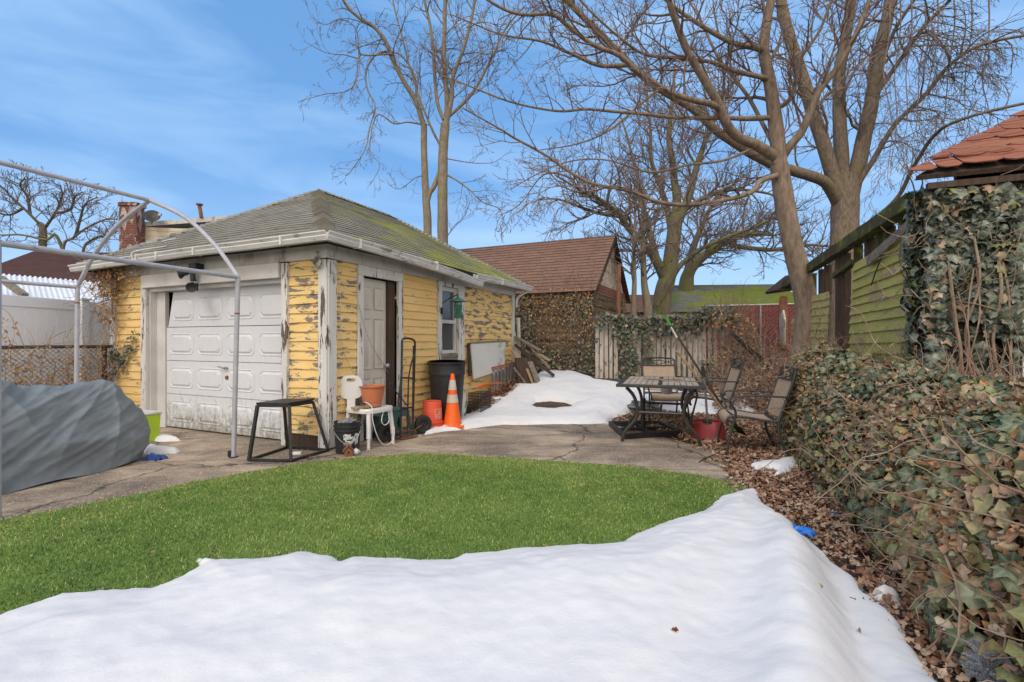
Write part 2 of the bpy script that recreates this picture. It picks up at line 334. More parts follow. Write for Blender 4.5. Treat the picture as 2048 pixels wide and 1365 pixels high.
def garage_door_mat():
    m, t, Nn, Ll, b = nodes('white_garage_door_steel')
    a = Nn.new('ShaderNodeAttribute'); a.attribute_name = 'wc'; sp = Nn.new('ShaderNodeSeparateXYZ'); Ll.new(a.outputs['Vector'], sp.inputs[0])
    n = noise_n(Nn, Ll, coord(Nn, Ll, 'wc', (5, 2.2, 1)), 3, 8, .7, .2); n2 = noise_n(Nn, Ll, coord(Nn, Ll, 'wc', (30, 7, 1)), 3, 6, .7)
    z = ramp_n(Nn, Ll, sp.outputs[1], [(.0, .27), (.38, .16), (.62, -.2)])
    z2 = math_n(Nn, Ll, 'MULTIPLY', math_n(Nn, Ll, 'SUBTRACT', .50, sp.outputs[1]), .55)
    v = math_n(Nn, Ll, 'ADD', math_n(Nn, Ll, 'ADD', n.outputs[0], z2), math_n(Nn, Ll, 'MULTIPLY', math_n(Nn, Ll, 'SUBTRACT', n2.outputs[0], .5), .6))
    f = ramp_n(Nn, Ll, v, [(.56, 0.0), (.84, .85)]).outputs[0]
    base = ramp_n(Nn, Ll, n.outputs[0], [(.3, (.62, .635, .68)), (.7, (.56, .575, .61))]).outputs[0]
    c = mix_n(Nn, Ll, f, base, (.15, .13, .07)); Ll.new(c, b.inputs['Base Color']); b.inputs['Roughness'].default_value = .5
    return m
m_gdoor = garage_door_mat()
def snow_mat():
    m, t, Nn, Ll, b = nodes('old_snow'); mpn = coord(Nn, Ll, 'Object', (1, 1, 1)); n = noise_n(Nn, Ll, mpn, 3, 6, .6); sp = noise_n(Nn, Ll, mpn, 55, 3, .8)
    c = ramp_n(Nn, Ll, n.outputs[0], [(.3, (.71, .71, .727)), (.75, (.64, .64, .662))]).outputs[0]
    ln = noise_n(Nn, Ll, mpn, 2.2, 8, .7); d = math_n(Nn, Ll, 'MULTIPLY', ramp_n(Nn, Ll, sp.outputs[0], [(.70, 0.0), (.76, .8)]).outputs[0], ramp_n(Nn, Ll, ln.outputs[0], [(.55, 0.0), (.75, 1.0)]).outputs[0])
    c = mix_n(Nn, Ll, d, c, (.3, .27, .25)); Ll.new(c, b.inputs['Base Color']); b.inputs['Roughness'].default_value = .85
    b.inputs['Subsurface Weight'].default_value = 0.0; b.inputs['Specular IOR Level'].default_value = .2
    f2 = noise_n(Nn, Ll, mpn, 90, 5, .75); g2 = noise_n(Nn, Ll, mpn, 14, 5, .6)
    h = math_n(Nn, Ll, 'ADD', math_n(Nn, Ll, 'MULTIPLY', f2.outputs[0], .25), g2.outputs[0]); bump_n(Nn, Ll, b, h, .38, .012); return m
m_snow = snow_mat()
def patio_mat():
    m, t, Nn, Ll, b = nodes('stained_concrete'); mpn = coord(Nn, Ll, 'Object', (1, 1, 1))
    n = noise_n(Nn, Ll, mpn, .9, 9, .66, .5); n1 = noise_n(Nn, Ll, coord(Nn, Ll, 'Object', (.6, 1.8, 1)), 1.7, 8, .7, .6); f = noise_n(Nn, Ll, mpn, 70, 4, .85)
    c = ramp_n(Nn, Ll, n.outputs[0], [(.34, (.14, .108, .085)), (.47, (.27, .212, .16)), (.62, (.50, .40, .295))]).outputs[0]
    dk = ramp_n(Nn, Ll, n1.outputs[0], [(.46, 0.0), (.60, .7)]).outputs[0]; c = mix_n(Nn, Ll, dk, c, (.11, .095, .082))
    st = ramp_n(Nn, Ll, f.outputs[0], [(.54, 0.0), (.62, .7)]).outputs[0]; c = mix_n(Nn, Ll, st, c, (.62, .55, .47))
    st2 = ramp_n(Nn, Ll, f.outputs[0], [(.3, .6), (.42, 0.0)]).outputs[0]; c = mix_n(Nn, Ll, st2, c, (.04, .035, .03))
    v = Nn.new('ShaderNodeTexVoronoi'); v.feature = 'DISTANCE_TO_EDGE'; v.inputs['Scale'].default_value = .55; dn = noise_n(Nn, Ll, mpn, 2.5, 6, .6)
    vm = Nn.new('ShaderNodeVectorMath'); vm.operation = 'MULTIPLY_ADD'; Ll.new(dn.outputs[1], vm.inputs[0]); vm.inputs[1].default_value = (.5, .5, 0); Ll.new(mpn.outputs[0], vm.inputs[2]); Ll.new(vm.outputs[0], v.inputs[0])
    ck = ramp_n(Nn, Ll, v.outputs[0], [(.0, 1.0), (.012, 0.0)]).outputs[0]; c = mix_n(Nn, Ll, math_n(Nn, Ll, 'MULTIPLY', ck, .85), c, (.02, .018, .015))
    Ll.new(c, b.inputs['Base Color']); b.inputs['Roughness'].default_value = .82; b.inputs['Specular IOR Level'].default_value = .3
    bump_n(Nn, Ll, b, math_n(Nn, Ll, 'SUBTRACT', f.outputs[0], math_n(Nn, Ll, 'MULTIPLY', ck, 1.5)), .5, .004); return m
m_patio = patio_mat()
m_soil = M('dark_soil', (.055, .038, .027), (.095, .065, .045), 5, .95, bump=.9, bd=.02, c3=(.13, .08, .05), s3=20, l3=.5, h3=.65)
m_turf = M('green_turf', (.09, .15, .025), (.13, .20, .04), 5, .9, bump=.6, bd=.008, c3=(.12, .15, .04), s3=1.2, l3=.58, h3=.78)
def bark(name, c1, c2, moss=None, ml=.58, mh=.7, sc=6):
    m, t, Nn, Ll, b = nodes(name); mpn = coord(Nn, Ll, 'Object', (1, 1, .28)); n = noise_n(Nn, Ll, mpn, sc * 3, 7, .7, .3); n2 = noise_n(Nn, Ll, coord(Nn, Ll, 'Object', (1, 1, 1)), 1.8, 6, .6)
    c = ramp_n(Nn, Ll, n.outputs[0], [(.3, c2), (.65, c1)]).outputs[0]
    c = mix_n(Nn, Ll, .5, c, ramp_n(Nn, Ll, n2.outputs[0], [(.3, .55), (.7, 1.0)]).outputs[0], 'MULTIPLY')
    if moss: c = mix_n(Nn, Ll, ramp_n(Nn, Ll, n2.outputs[0], [(ml, 0.0), (mh, .8)]).outputs[0], c, moss)
    Ll.new(c, b.inputs['Base Color']); b.inputs['Roughness'].default_value = .9; b.inputs['Specular IOR Level'].default_value = .2; bump_n(Nn, Ll, b, n.outputs[0], .8, .02); return m
m_bark1 = bark('brown_bark', (.31, .24, .185), (.13, .095, .072), (.15, .16, .04), .60, .72)
m_bark2 = bark('ridged_bark', (.30, .235, .18), (.10, .078, .06), (.17, .17, .05), .56, .7, 9)
m_bark3 = bark('mossy_bark', (.26, .22, .16), (.11, .09, .065), (.16, .165, .05), .48, .6)
m_bark6 = bark('smooth_grey_bark', (.32, .27, .20), (.17, .14, .105), (.19, .19, .08), .55, .7)
m_twig = M('reddish_twig', (.21, .15, .12), (.12, .085, .07), 6, .8, bump=0)
m_twigfar = M('brown_twig', (.22, .175, .145), (.13, .10, .085), 6, .8, bump=0)
m_vine = M('dry_vine', (.34, .26, .19), (.16, .10, .07), 6, .8, bump=0)
m_vinered = M('red_brown_stem', (.20, .08, .06), (.26, .19, .13), 3, .7, bump=0)
def leaf_mat(name, stops, rough=.55):
    m, t, Nn, Ll, b = nodes(name); a = Nn.new('ShaderNodeAttribute'); a.attribute_name = 'rnd'; r = ramp_n(Nn, Ll, a.outputs['Fac'], stops)
    a2 = Nn.new('ShaderNodeAttribute'); a2.attribute_name = 'rib'; f = ramp_n(Nn, Ll, a2.outputs['Fac'], [(.62, 0.0), (.97, .75)]).outputs[0]
    n = noise_n(Nn, Ll, coord(Nn, Ll, 'Object', (1, 1, 1)), 40, 4, .6); c = mix_n(Nn, Ll, .6, r.outputs[0], ramp_n(Nn, Ll, n.outputs[0], [(.3, .35), (.65, 1.15)]).outputs[0], 'MULTIPLY')
    c = mix_n(Nn, Ll, f, c, mix_n(Nn, Ll, .5, c, (.4, .42, .3)))
    Ll.new(c, b.inputs['Base Color']); b.inputs['Roughness'].default_value = rough; b.inputs['Specular IOR Level'].default_value = .5; return m
gr = [(.0, (.025, .042, .022)), (.2, (.05, .08, .04)), (.38, (.09, .12, .06)), (.50, (.17, .195, .12))]
m_ivy_hedge = leaf_mat('ivy_leaves_mixed', gr + [(.58, (.22, .22, .07)), (.66, (.36, .27, .165)), (.76, (.28, .18, .115)), (.86, (.38, .18, .07)), (.94, (.20, .11, .075)), (1.0, (.48, .39, .28))])
m_ivy = leaf_mat('ivy_leaves_green', [(0, (.014, .024, .016)), (.3, (.035, .052, .036)), (.6, (.075, .095, .07)), (.80, (.13, .15, .115)), (.86, (.15, .19, .05)), (.91, (.26, .16, .09)), (1.0, (.38, .27, .18))], .38)
m_dead = leaf_mat('dead_leaves', [(0, (.15, .065, .04)), (.3, (.28, .13, .075)), (.55, (.38, .23, .15)), (.8, (.48, .36, .27)), (1.0, (.19, .14, .11))], .8)
m_orangedead = leaf_mat('dry_orange_leaves', [(0, (.22, .10, .035)), (.4, (.45, .24, .075)), (.75, (.55, .36, .16)), (1.0, (.32, .20, .11))], .8)
m_blade = leaf_mat('turf_blades', [(0, (.035, .085, .012)), (.3, (.09, .18, .022)), (.6, (.19, .32, .05)), (.9, (.34, .44, .11)), (1.0, (.58, .52, .27))], .6)
def stone_mat():
    m, t, Nn, Ll, b = nodes('tan_stone_block'); mpn = coord(Nn, Ll, 'wc', (1, 1, 1)); br = Nn.new('ShaderNodeTexBrick'); Ll.new(mpn.outputs[0], br.inputs[0])
    br.inputs['Scale'].default_value = 1; br.inputs['Brick Width'].default_value = .42; br.inputs['Row Height'].default_value = .2; br.inputs['Mortar Size'].default_value = .012
    br.inputs['Color1'].default_value = (.19, .135, .075, 1); br.inputs['Color2'].default_value = (.13, .09, .05, 1); br.inputs['Mortar'].default_value = (.09, .07, .05, 1)
    n = noise_n(Nn, Ll, mpn, 5, 8, .7); c = mix_n(Nn, Ll, .6, br.outputs[0], ramp_n(Nn, Ll, n.outputs[0], [(.3, .35), (.7, 1.25)]).outputs[0], 'MULTIPLY')
    n2 = noise_n(Nn, Ll, mpn, 1.1, 6, .6); c = mix_n(Nn, Ll, ramp_n(Nn, Ll, n2.outputs[0], [(.52, 0.0), (.68, .6)]).outputs[0], c, (.035, .032, .014))
    Ll.new(c, b.inputs['Base Color']); b.inputs['Roughness'].default_value = .92
    bump_n(Nn, Ll, b, math_n(Nn, Ll, 'SUBTRACT', n.outputs[0], br.outputs[1]), .8, .025); return m
m_stone = stone_mat()
def brick_mat():
    m, t, Nn, Ll, b = nodes('red_chimney_brick'); mpn = coord(Nn, Ll, 'wc', (1, 1, 1)); br = Nn.new('ShaderNodeTexBrick'); Ll.new(mpn.outputs[0], br.inputs[0])
    br.inputs['Scale'].default_value = 1; br.inputs['Brick Width'].default_value = .21; br.inputs['Row Height'].default_value = .075; br.inputs['Mortar Size'].default_value = .006
    br.inputs['Color1'].default_value = (.17, .05, .035, 1); br.inputs['Color2'].default_value = (.10, .035, .028, 1); br.inputs['Mortar'].default_value = (.16, .13, .11, 1)
    n = noise_n(Nn, Ll, coord(Nn, Ll, 'wc', (2.2, 1, 1)), 2.3, 8, .7, .8); c = mix_n(Nn, Ll, ramp_n(Nn, Ll, n.outputs[0], [(.52, 0.0), (.58, .8)]).outputs[0], br.outputs[0], (.5, .46, .43))
    Ll.new(c, b.inputs['Base Color']); b.inputs['Roughness'].default_value = .9; bump_n(Nn, Ll, b, math_n(Nn, Ll, 'MULTIPLY', br.outputs[1], -1), .6, .01); return m
m_brick = brick_mat()
m_stucco = M('pale_rough_stucco', (.72, .64, .55), (.42, .35, .28), 9, .9, bump=.9, bd=.02, c3=(.13, .10, .08), s3=7, l3=.55, h3=.65)
m_rust = M('rusty_steel', (.26, .11, .06), (.15, .06, .035), 6, .85)
m_cream = M('cream_siding', (.58, .50, .38), (.52, .45, .34), 4, .7)
m_bag = M('clear_plastic_bag', (.22, .23, .25), (.08, .085, .09), 6, .25, bump=.8, bd=.03, spec=.8)
m_foil = M('silver_foil', (.6, .62, .66), (.2, .21, .23), 9, .22, .8, bump=.9, bd=.03)
m_panel = M('grey_white_panel', (.64, .65, .62), (.57, .58, .56), 2, .6, bump=.05, c3=(.17, .17, .06), s3=2.6, l3=.58, h3=.72)

# ------------------------------------------------------------------ lapped courses (clapboards, shingles)
def lapped(mb, O, u, v, n, bounds, v0, v1, dv, lift, seg=.35, jit=0.0, extra=lambda a, b: 0, wave=0, back=0.0):
    """courses of height dv climbing along v; lower edge stands proud by lift; bounds(v)->(u0,u1)"""
    O = Vector(O); y = v0; row = 0
    while y < v1 - 1e-4:
        yt = min(y + dv, v1); a0, a1 = bounds(y); b0, b1 = bounds(yt)
        if max(a1 - a0, b1 - b0) < .02: y = yt; row += 1; continue
        k = max(1, int(max(a1 - a0, b1 - b0) / seg)); vs = []; at = []
        for i in range(k + 1):
            f = i / k; ul = a0 + (a1 - a0) * f; uh = b0 + (b1 - b0) * f
            j = (mnoise.noise(Vector((ul * 2.3, row * 3.7, 5.1))) * jit); ww = mnoise.noise(Vector((ul * .8, y * .8, 2.0))) * wave
            e = extra(ul, y)
            pl = O + u * ul + v * (y + j) + n * (lift + back + ww + abs(j) * .3); ph = O + u * uh + v * (yt + (0.006)) + n * (back + ww); pb = O + u * ul + v * (y + j) + n * (back + ww - .004)
            vs += [pb, pl, ph]; at += [(ul, y, e), (ul, y, e), (uh, yt, extra(uh, yt))]
        fs = []
        for i in range(k):
            q = i * 3; fs += [(q, q + 3, q + 4, q + 1), (q + 1, q + 4, q + 5, q + 2)]
        fs += [(0, 1, 2), (k * 3 + 2, k * 3 + 1, k * 3)]
        mb.add(vs, fs, at); y = yt; row += 1

# ================================================================== GROUND
def axis(fine0, fine1, step, far):
    a = list(np.arange(fine0, fine1 + 1e-6, step)); s = step; lo = a[0]; hi = a[-1]
    while lo > -far: s *= 1.5; lo -= s; a.insert(0, lo)
    s = step
    while hi < far: s *= 1.5; hi += s; a.append(hi)
    return a
xs = axis(-8, 8, .16, 300); ys = axis(0, 13, .16, 300)
gv = [(x, y, ground_z(x, y) + (.012 * mnoise.noise(Vector((x * 2.2, y * 2.2, 0))) - .012 if y < 14 else 0)) for y in ys for x in xs]
nx = len(xs); gf = [(j * nx + i, j * nx + i + 1, (j + 1) * nx + i + 1, (j + 1) * nx + i) for j in range(len(ys) - 1) for i in range(nx - 1)]
mb = MB(); mb.add(gv, gf); g = mb.build('ground', m_soil, smooth_=True); tag(g, kind='structure')
def sheet(name, poly, z, th, mat, seg=.12, wob=.03):
    pts = []
    for i in range(len(poly)):
        a = Vector(poly[i]); b = Vector(poly[(i + 1) % len(poly)]); k = max(1, int((b - a).length / seg))
        for j in range(k):
            p = a + (b - a) * j / k; pts.append(Vector((p.x + wob * mnoise.noise(Vector((p.x * 5, p.y * 5, 1))), p.y + wob * mnoise.noise(Vector((p.x * 5, p.y * 5, 7))), z - th)))
    mb = MB(); mb.prism(pts, (0, 0, th)); return mb.build(name, mat)
patio = sheet('patio', [(-8.5, .3), (-8.5, 7.0), (-3.0, 7.25), (1.25, 7.28), (1.5, 6.9), (1.85, 6.2), (2.25, 5.4), (2.10, 4.6), (1.95, 4.1), (1.4, 2.8), (1.0, .3)], .010, .05, m_patio); tag(patio, kind='structure')
TURF_PX = [(-60, 1060), (0, 1045), (100, 1028), (200, 1008), (300, 988), (400, 966), (500, 948), (600, 932), (700, 920), (830, 911), (900, 912), (1000, 918), (1100, 926), (1250, 936), (1400, 955), (1480, 974), (1497, 1000)]
turf_poly = [(G(a, b).x, G(a, b).y) for a, b in TURF_PX] + [(1.55, 2.3), (1.3, .4), (-4.2, .4), (-4.2, 2.8)]
turf = sheet('turf_mat', turf_poly, .018, .02, m_turf, .06, .05); tag(turf, kind='structure')

def inside(px, py, poly):
    poly = np.array(poly); c = np.zeros(len(px), bool); n = len(poly)
    for i in range(n):
        x0, y0 = poly[i]; x1, y1 = poly[(i + 1) % n]
        m = ((y0 > py) != (y1 > py)) & (px < (x1 - x0) * (py - y0) / ((y1 - y0) if y1 != y0 else 1e-9) + x0); c ^= m
    return c
def sdist(px, py, poly):
    d = np.full(len(px), 1e9); n = len(poly)
    for i in range(n):
        a = np.array(poly[i]); b = np.array(poly[(i + 1) % n]); ab = b - a; t = np.clip(((px - a[0]) * ab[0] + (py - a[1]) * ab[1]) / (ab @ ab + 1e-12), 0, 1)
        d = np.minimum(d, np.hypot(px - a[0] - t * ab[0], py - a[1] - t * ab[1]))
    return np.where(inside(px, py, poly), d, -d)
def vnoise(X, Y, s, seed=0.0):
    return np.array([mnoise.noise(Vector((x * s, y * s, seed))) for x, y in zip(X, Y)])
def gz(X, Y): return np.array([ground_z(x, y) for x, y in zip(X, Y)])

# grass blades as one uncountable mass
def scatter(name, tmpl_v, tmpl_f, pos, nrm, size, rnd, mat, tilt=.3, rib=None, parent=None, seed=3, spin=None):
    g_ = np.random.default_rng(seed); n = len(pos); tv = np.array(tmpl_v, float); pos = np.asarray(pos, float); nrm = np.asarray(nrm, float)
    nr = nrm + g_.normal(0, tilt, (n, 3)); nr /= np.linalg.norm(nr, axis=1)[:, None] + 1e-9
    if spin is None: r = g_.normal(0, 1, (n, 3))
    elif isinstance(spin, str): r = np.cross(nrm, np.array([0, 0, 1.0])); r = r / (np.linalg.norm(r, axis=1)[:, None] + 1e-6) + g_.normal(0, .6, (n, 3))
    else: r = np.asarray(spin, float) + g_.normal(0, .45, (n, 3))
    t = r - nr * (r * nr).sum(1)[:, None]; t /= np.linalg.norm(t, axis=1)[:, None] + 1e-9; b = np.cross(nr, t)
    size = np.asarray(size)[:, None, None]
    V = pos[:, None, :] + size * (tv[None, :, 0:1] * t[:, None, :] + tv[None, :, 1:2] * b[:, None, :] + tv[None, :, 2:3] * nr[:, None, :])
    k = len(tv); fl = np.concatenate([np.array(f) for f in tmpl_f]); fs = np.array([len(f) for f in tmpl_f])
    F = (fl[None, :] + (np.arange(n) * k)[:, None]).ravel(); S = np.tile(fs, n)
    at = {'rnd': np.repeat(rnd, k), 'rib': np.tile(np.array(rib if rib is not None else np.zeros(k)), n)}
    return npmesh(name, V.reshape(-1, 3), F, S, mat, at, parent=parent)
BL_V = [(-.10, 0, 0), (.10, 0, 0), (.07, .12, .55), (-.06, .12, .55), (.0, .38, 1.0)]; BL_F = [(0, 1, 2, 3), (3, 2, 4)]
nb = 210000; tp = np.array(turf_poly)
gx = nrg.uniform(-4.2, 2.2, nb * 2); gy = 1.3 + 4.0 * nrg.uniform(0, 1, nb * 2) ** .9
sdg = sdist(gx, gy, turf_poly)
vis = (np.abs(gx / gy) < 1.15) & (sdg > -.03) & ((sdg > .10) | (nrg.uniform(0, 1, len(gx)) < .45)); gx = gx[vis][:nb]; gy = gy[vis][:nb]; sdg = sdg[vis][:nb]
patch = vnoise(gx, gy, 1.1) * .35 + vnoise(gx, gy, 5.0, 3.0) * .3 + .12 * np.clip((gy - 3.2) / 1.5, -.6, 1)
rv = np.clip(nrg.normal(.50, .30, len(gx)) + patch, 0, .95); dead = nrg.uniform(0, 1, len(gx)) < (.018 + .30 * np.exp(-np.maximum(sdg, 0) / .14)); rv[dead] = .97
scatter('grass', BL_V, BL_F, np.stack([gx, gy, np.full(len(gx), .014)], 1), np.tile([0, 0, 1.0], (len(gx), 1)), nrg.uniform(.010, .025, len(gx)), rv, m_blade, .42)
tag(bpy.data.objects['grass'], kind='stuff')

# ------------------------------------------------------------------ snow
def snowfield(name, poly, T, step, wid=.3, edge=.018, lump=.02, seed=0.0, extra=None, holes=()):
    pa = np.array(poly); x0, y0 = pa.min(0) - .1; x1, y1 = pa.max(0) + .1
    X, Y = np.meshgrid(np.arange(x0, x1, step), np.arange(y0, y1, step)); sh = X.shape; X = X.ravel(); Y = Y.ravel()
    d = sdist(X, Y, poly)
    for h in holes: d = np.minimum(d, -sdist(X, Y, h))
    d = d + vnoise(X, Y, 9, seed) * .018 + vnoise(X, Y, 27, seed) * .010
    z = np.where(d > 0, edge * np.clip(d / .03, 0, 1) ** .6 + (T - edge) * np.clip(d / wid, 0, 1) ** .75, np.maximum(-.05, d * 1.2))
    m = np.clip(d / .2, 0, 1); z = z + m * (vnoise(X, Y, 1.7, seed + 4) * lump + vnoise(X, Y, 5, seed + 9) * lump * .35 + vnoise(X, Y, 14, seed + 2) * lump * .16)
    if extra is not None: z = z + m * extra(X, Y)
    Z = gz(X, Y) + .012 + z
    idx = np.arange(len(X)).reshape(sh); keep = d.reshape(sh) > -.05
    kc = keep[:-1, :-1] | keep[1:, :-1] | keep[:-1, 1:] | keep[1:, 1:]
    q = np.stack([idx[:-1, :-1][kc], idx[:-1, 1:][kc], idx[1:, 1:][kc], idx[1:, :-1][kc]], 1)
    used, inv = np.unique(q, return_inverse=True)
    o = npmesh(name, np.stack([X, Y, Z], 1)[used], inv.ravel(), np.full(len(q), 4), m_snow, smooth_=True)
    return o
SN = [(-40, 1262), (0, 1243), (60, 1222), (130, 1200), (220, 1192), (310, 1187), (350, 1172), (378, 1155), (400, 1141), (388, 1122), (402, 1125), (440, 1132), (520, 1130), (570, 1122), (600, 1117), (640, 1119), (662, 1121), (680, 1134), (705, 1124), (760, 1127), (850, 1129), (905, 1130), (930, 1119), (1000, 1112), (1070, 1106), (1160, 1102), (1240, 1096), (1280, 1075), (1298, 1066), (1350, 1050), (1410, 1031), (1436, 1005), (1455, 998), (1482, 989), (1515, 985), (1522, 1010), (1560, 1042), (1596, 1068), (1640, 1110), (1680, 1145), (1710, 1163), (1728, 1198), (1780, 1232), (1812, 1285), (1842, 1335), (1875, 1380)]
snp = [(G(a, b).x, G(a, b).y) for a, b in SN] + [(1.75, .7), (1.2, .1), (-2.6, .1), (-3.4, 1.2)]
def ridge(X, Y):
    rx = .30 + (np.clip(3.6 - Y, 0, 4)) * .0 + (2.3 - (2.3 - 1.15) * np.clip((3.7 - Y) / 2.1, 0, 1.5)) - .42
    u = X - rx; return .10 * np.exp(-(u + .08) ** 2 / .03) - .05 * np.exp(-(u - .16) ** 2 / .010) + .03 * np.exp(-(u + .75) ** 2 / .16) + .03 * np.exp(-(u - .42) ** 2 / .01)
s1 = snowfield('snow', snp, .11, .016, .40, .02, .028, 0, ridge); tag(s1, kind='structure')
SB = [(838, 874), (849, 872), (857, 855), (882, 853), (886, 846), (905, 841), (925, 836), (960, 820), (984, 811), (975, 803), (966, 800), (1003, 796), (1017, 788), (1028, 772), (1066, 772), (1080, 747), (1095, 728), (1125, 733), (1142, 745), (1190, 762), (1240, 770), (1300, 778), (1360, 788), (1420, 792), (1470, 800), (1500, 818), (1520, 828), (1480, 833), (1420, 833), (1380, 829), (1330, 826), (1300, 816), (1272, 815), (1250, 826), (1225, 835), (1214, 848), (1180, 850), (1100, 850), (1040, 852), (1005, 851), (970, 855), (930, 861), (885, 865)]
sbp = [(G(a, b).x, G(a, b).y) for a, b in SB]
HL = [(1058, 812), (1070, 803), (1100, 800), (1130, 803), (1150, 810), (1140, 817), (1105, 821), (1075, 819)]
s2 = snowfield('snow_patch', sbp, .085, .028, .22, .025, .035, 3.0, holes=[[(G(a, b).x, G(a, b).y) for a, b in HL]]); tag(s2, kind='structure')
def patch_px(pts, T=.065, step=.015, seed=0):
    o = snowfield('snow_patch', [(G(a, b).x, G(a, b).y) for a, b in pts], T, step, .10, .035, .008, seed); tag(o, kind='structure')
patch_px([(1500, 938), (1520, 932), (1545, 930), (1568, 925), (1592, 923), (1600, 934), (1582, 950), (1562, 960), (1545, 957), (1554, 948), (1530, 944), (1510, 946)], seed=5)
patch_px([(288, 905), (300, 896), (322, 901), (358, 905), (350, 909), (320, 911), (290, 912)], seed=6)
patch_px([(305, 882), (312, 876), (345, 879), (361, 884), (340, 885), (315, 886)], seed=7)
patch_px([(1738, 1190), (1760, 1186), (1800, 1192), (1796, 1202), (1765, 1204)], seed=8)

# ================================================================== THE YELLOW GARAGE
gar = thing('garage', FW(2.4, -2.8, 0), 'old detached garage with flaking yellow clapboards, white overhead door and mossy grey hip roof', 'garage')
def peel_front(u, y):
    e = -.01 + .10 * mnoise.noise(Vector((u * 2, y * 2, 4)))
    if u < .8: e += .06
    if u > 3.9: e -= .0
    return e
def peel_side(u, y):
    e = -.015
    if u < .55: e += .065
    if 3.3 < u: e += .05 + .04 * smooth((y - 1.0) / .8)
    if 1.4 < u < 2.6: e -= .02 - .09 * max(0, .5 - abs(y - .55))
    return e
def clap(mb, fn, a0, a1, z0, z1, back=0.0, ex=None):
    u = (fn(1, 0, 0) - fn(0, 0, 0)); n = fn(0, 1, 0) - fn(0, 0, 0); v = UP * K
    lapped(mb, fn(0, 0, 0), u, v, n, lambda y: (a0, a1), z0, z1, .122, .020, .22, .012, ex or (lambda a, b: 0), 0.006, back)
for a, b, z_ in ((.04, .665, .18), (3.96, 4.74, .05)):
    mb = MB(); ex = peel_front; clap(mb, FW, a, b, z_, 2.46, ex=ex); mb.add([FW(a, -.004, -.4), FW(b, -.004, -.4), FW(b, -.004, 2.6), FW(a, -.004, 2.6)], [(0, 1, 2, 3)], [(1, 1, .3)] * 4); mb.build('front_wall', m_yellow, gar)
mb = MB(); ex = peel_side
clap(mb, SW, .1, .515, .2, 2.46, ex=ex); clap(mb, SW, 1.5, 2.48, .05, 2.46, ex=ex); clap(mb, SW, 2.48, 3.38, -.1, 1.0, ex=ex); clap(mb, SW, 3.37, 5.6, .1, 2.46, ex=ex)
for a, b, c, d in ((.0, .515, -.4, 2.6), (1.5, 2.48, -.4, 2.6), (2.48, 3.38, -.4, 1.02), (3.38, 5.65, -.4, 2.6)):
    mb.add([SW(a, -.004, c), SW(b, -.004, c), SW(b, -.004, d), SW(a, -.004, d)], [(0, 1, 2, 3)], [(1, 1, .3)] * 4)
mb.build('side_wall', m_yellow, gar)
mb = MB()   # hidden walls
def wb(fn, a0, a1, n0, n1, z0, z1, m=mb):
    c = fn((a0 + a1) / 2, (n0 + n1) / 2, (z0 + z1) / 2); m.obox(c, (fn(a1, 0, 0) - fn(a0, 0, 0)) / 2, (fn(0, n1, 0) - fn(0, n0, 0)) / 2, UP * K * (z1 - z0) / 2)
wb(FW, 0, 4.83, -5.66, -5.6, -.4, 2.5, mb); mb.build('back_wall', m_yellow, gar)
mb = MB(); wb(FW, 4.77, 4.83, -5.6, -.02, -.4, 2.5, mb); mb.build('far_side_wall', m_yellow, gar)
# foundation board
mb = MB(); wb(FW, .1, .66, -.03, .004, -.2, .17, mb); mb.build('sill_board', m_darkwood, gar)
# corner boards
def trim(name, fn, rects, mat, n0=-.004, bevel=.003):
    mb = MB()
    for a0, a1, z0, z1, n1 in rects: wb(fn, a0, a1, n0, n1, z0, z1, mb)
    o = mb.build(name, mat, gar, bevel=bevel); return o
mb = MB(); wb(FW, -.03, .115, .002, .045, .03, 2.44, mb); wb(SW, -.02, .118, .002, .044, .03, 2.44, mb); mb.build('corner_board', m_white_peel, gar, bevel=.003)
mb = MB(); wb(FW, 4.72, 4.85, .0, .045, .0, 2.44, mb); mb.build('corner_board', m_white_peel, gar, bevel=.003)
mb = MB(); wb(SW, 5.585, 5.70, .0, .045, -.1, 2.46, mb); mb.build('corner_board', m_white, gar, bevel=.003)
# frieze boards and soffit
mb = MB(); wb(FW, -.05, 4.9, .0, .055, 2.455, 2.70, mb); wb(SW, -.063, 5.75, .0, .053, 2.455, 2.70, mb); mb.build('frieze', m_white_dirty, gar, bevel=.003)
mb = MB(); wb(FW, .79, 3.9, .0, .085, 2.245, 2.448, mb); mb.build('door_header', m_white, gar, bevel=.004)
for a_, b_ in ((.668, .778), (3.83, 3.97)): mb = MB(); wb(FW, a_, b_, .0, .05, .0, 2.44, mb); mb.build('door_trim', m_white_peel, gar, bevel=.003)
mb = MB(); wb(FW, 3.58, 3.83, -.16, -.10, -.05, 2.25, mb); wb(FW, .70, .78, -.2, -.002, -.05, 2.25, mb); wb(FW, .7, 3.85, -.2, -.002, 2.19, 2.244, mb); wb(FW, 3.80, 3.829, -.2, -.002, -.05, 2.19, mb); mb.build('door_jamb', m_white, gar)
mb = MB(); wb(FW, .5, 4.3, -.6, -.5, -.3, 2.45, mb); wb(FW, .70, 3.9, -.55, -.21, -.25, -.02, mb); mb.build('interior', m_dark, gar)
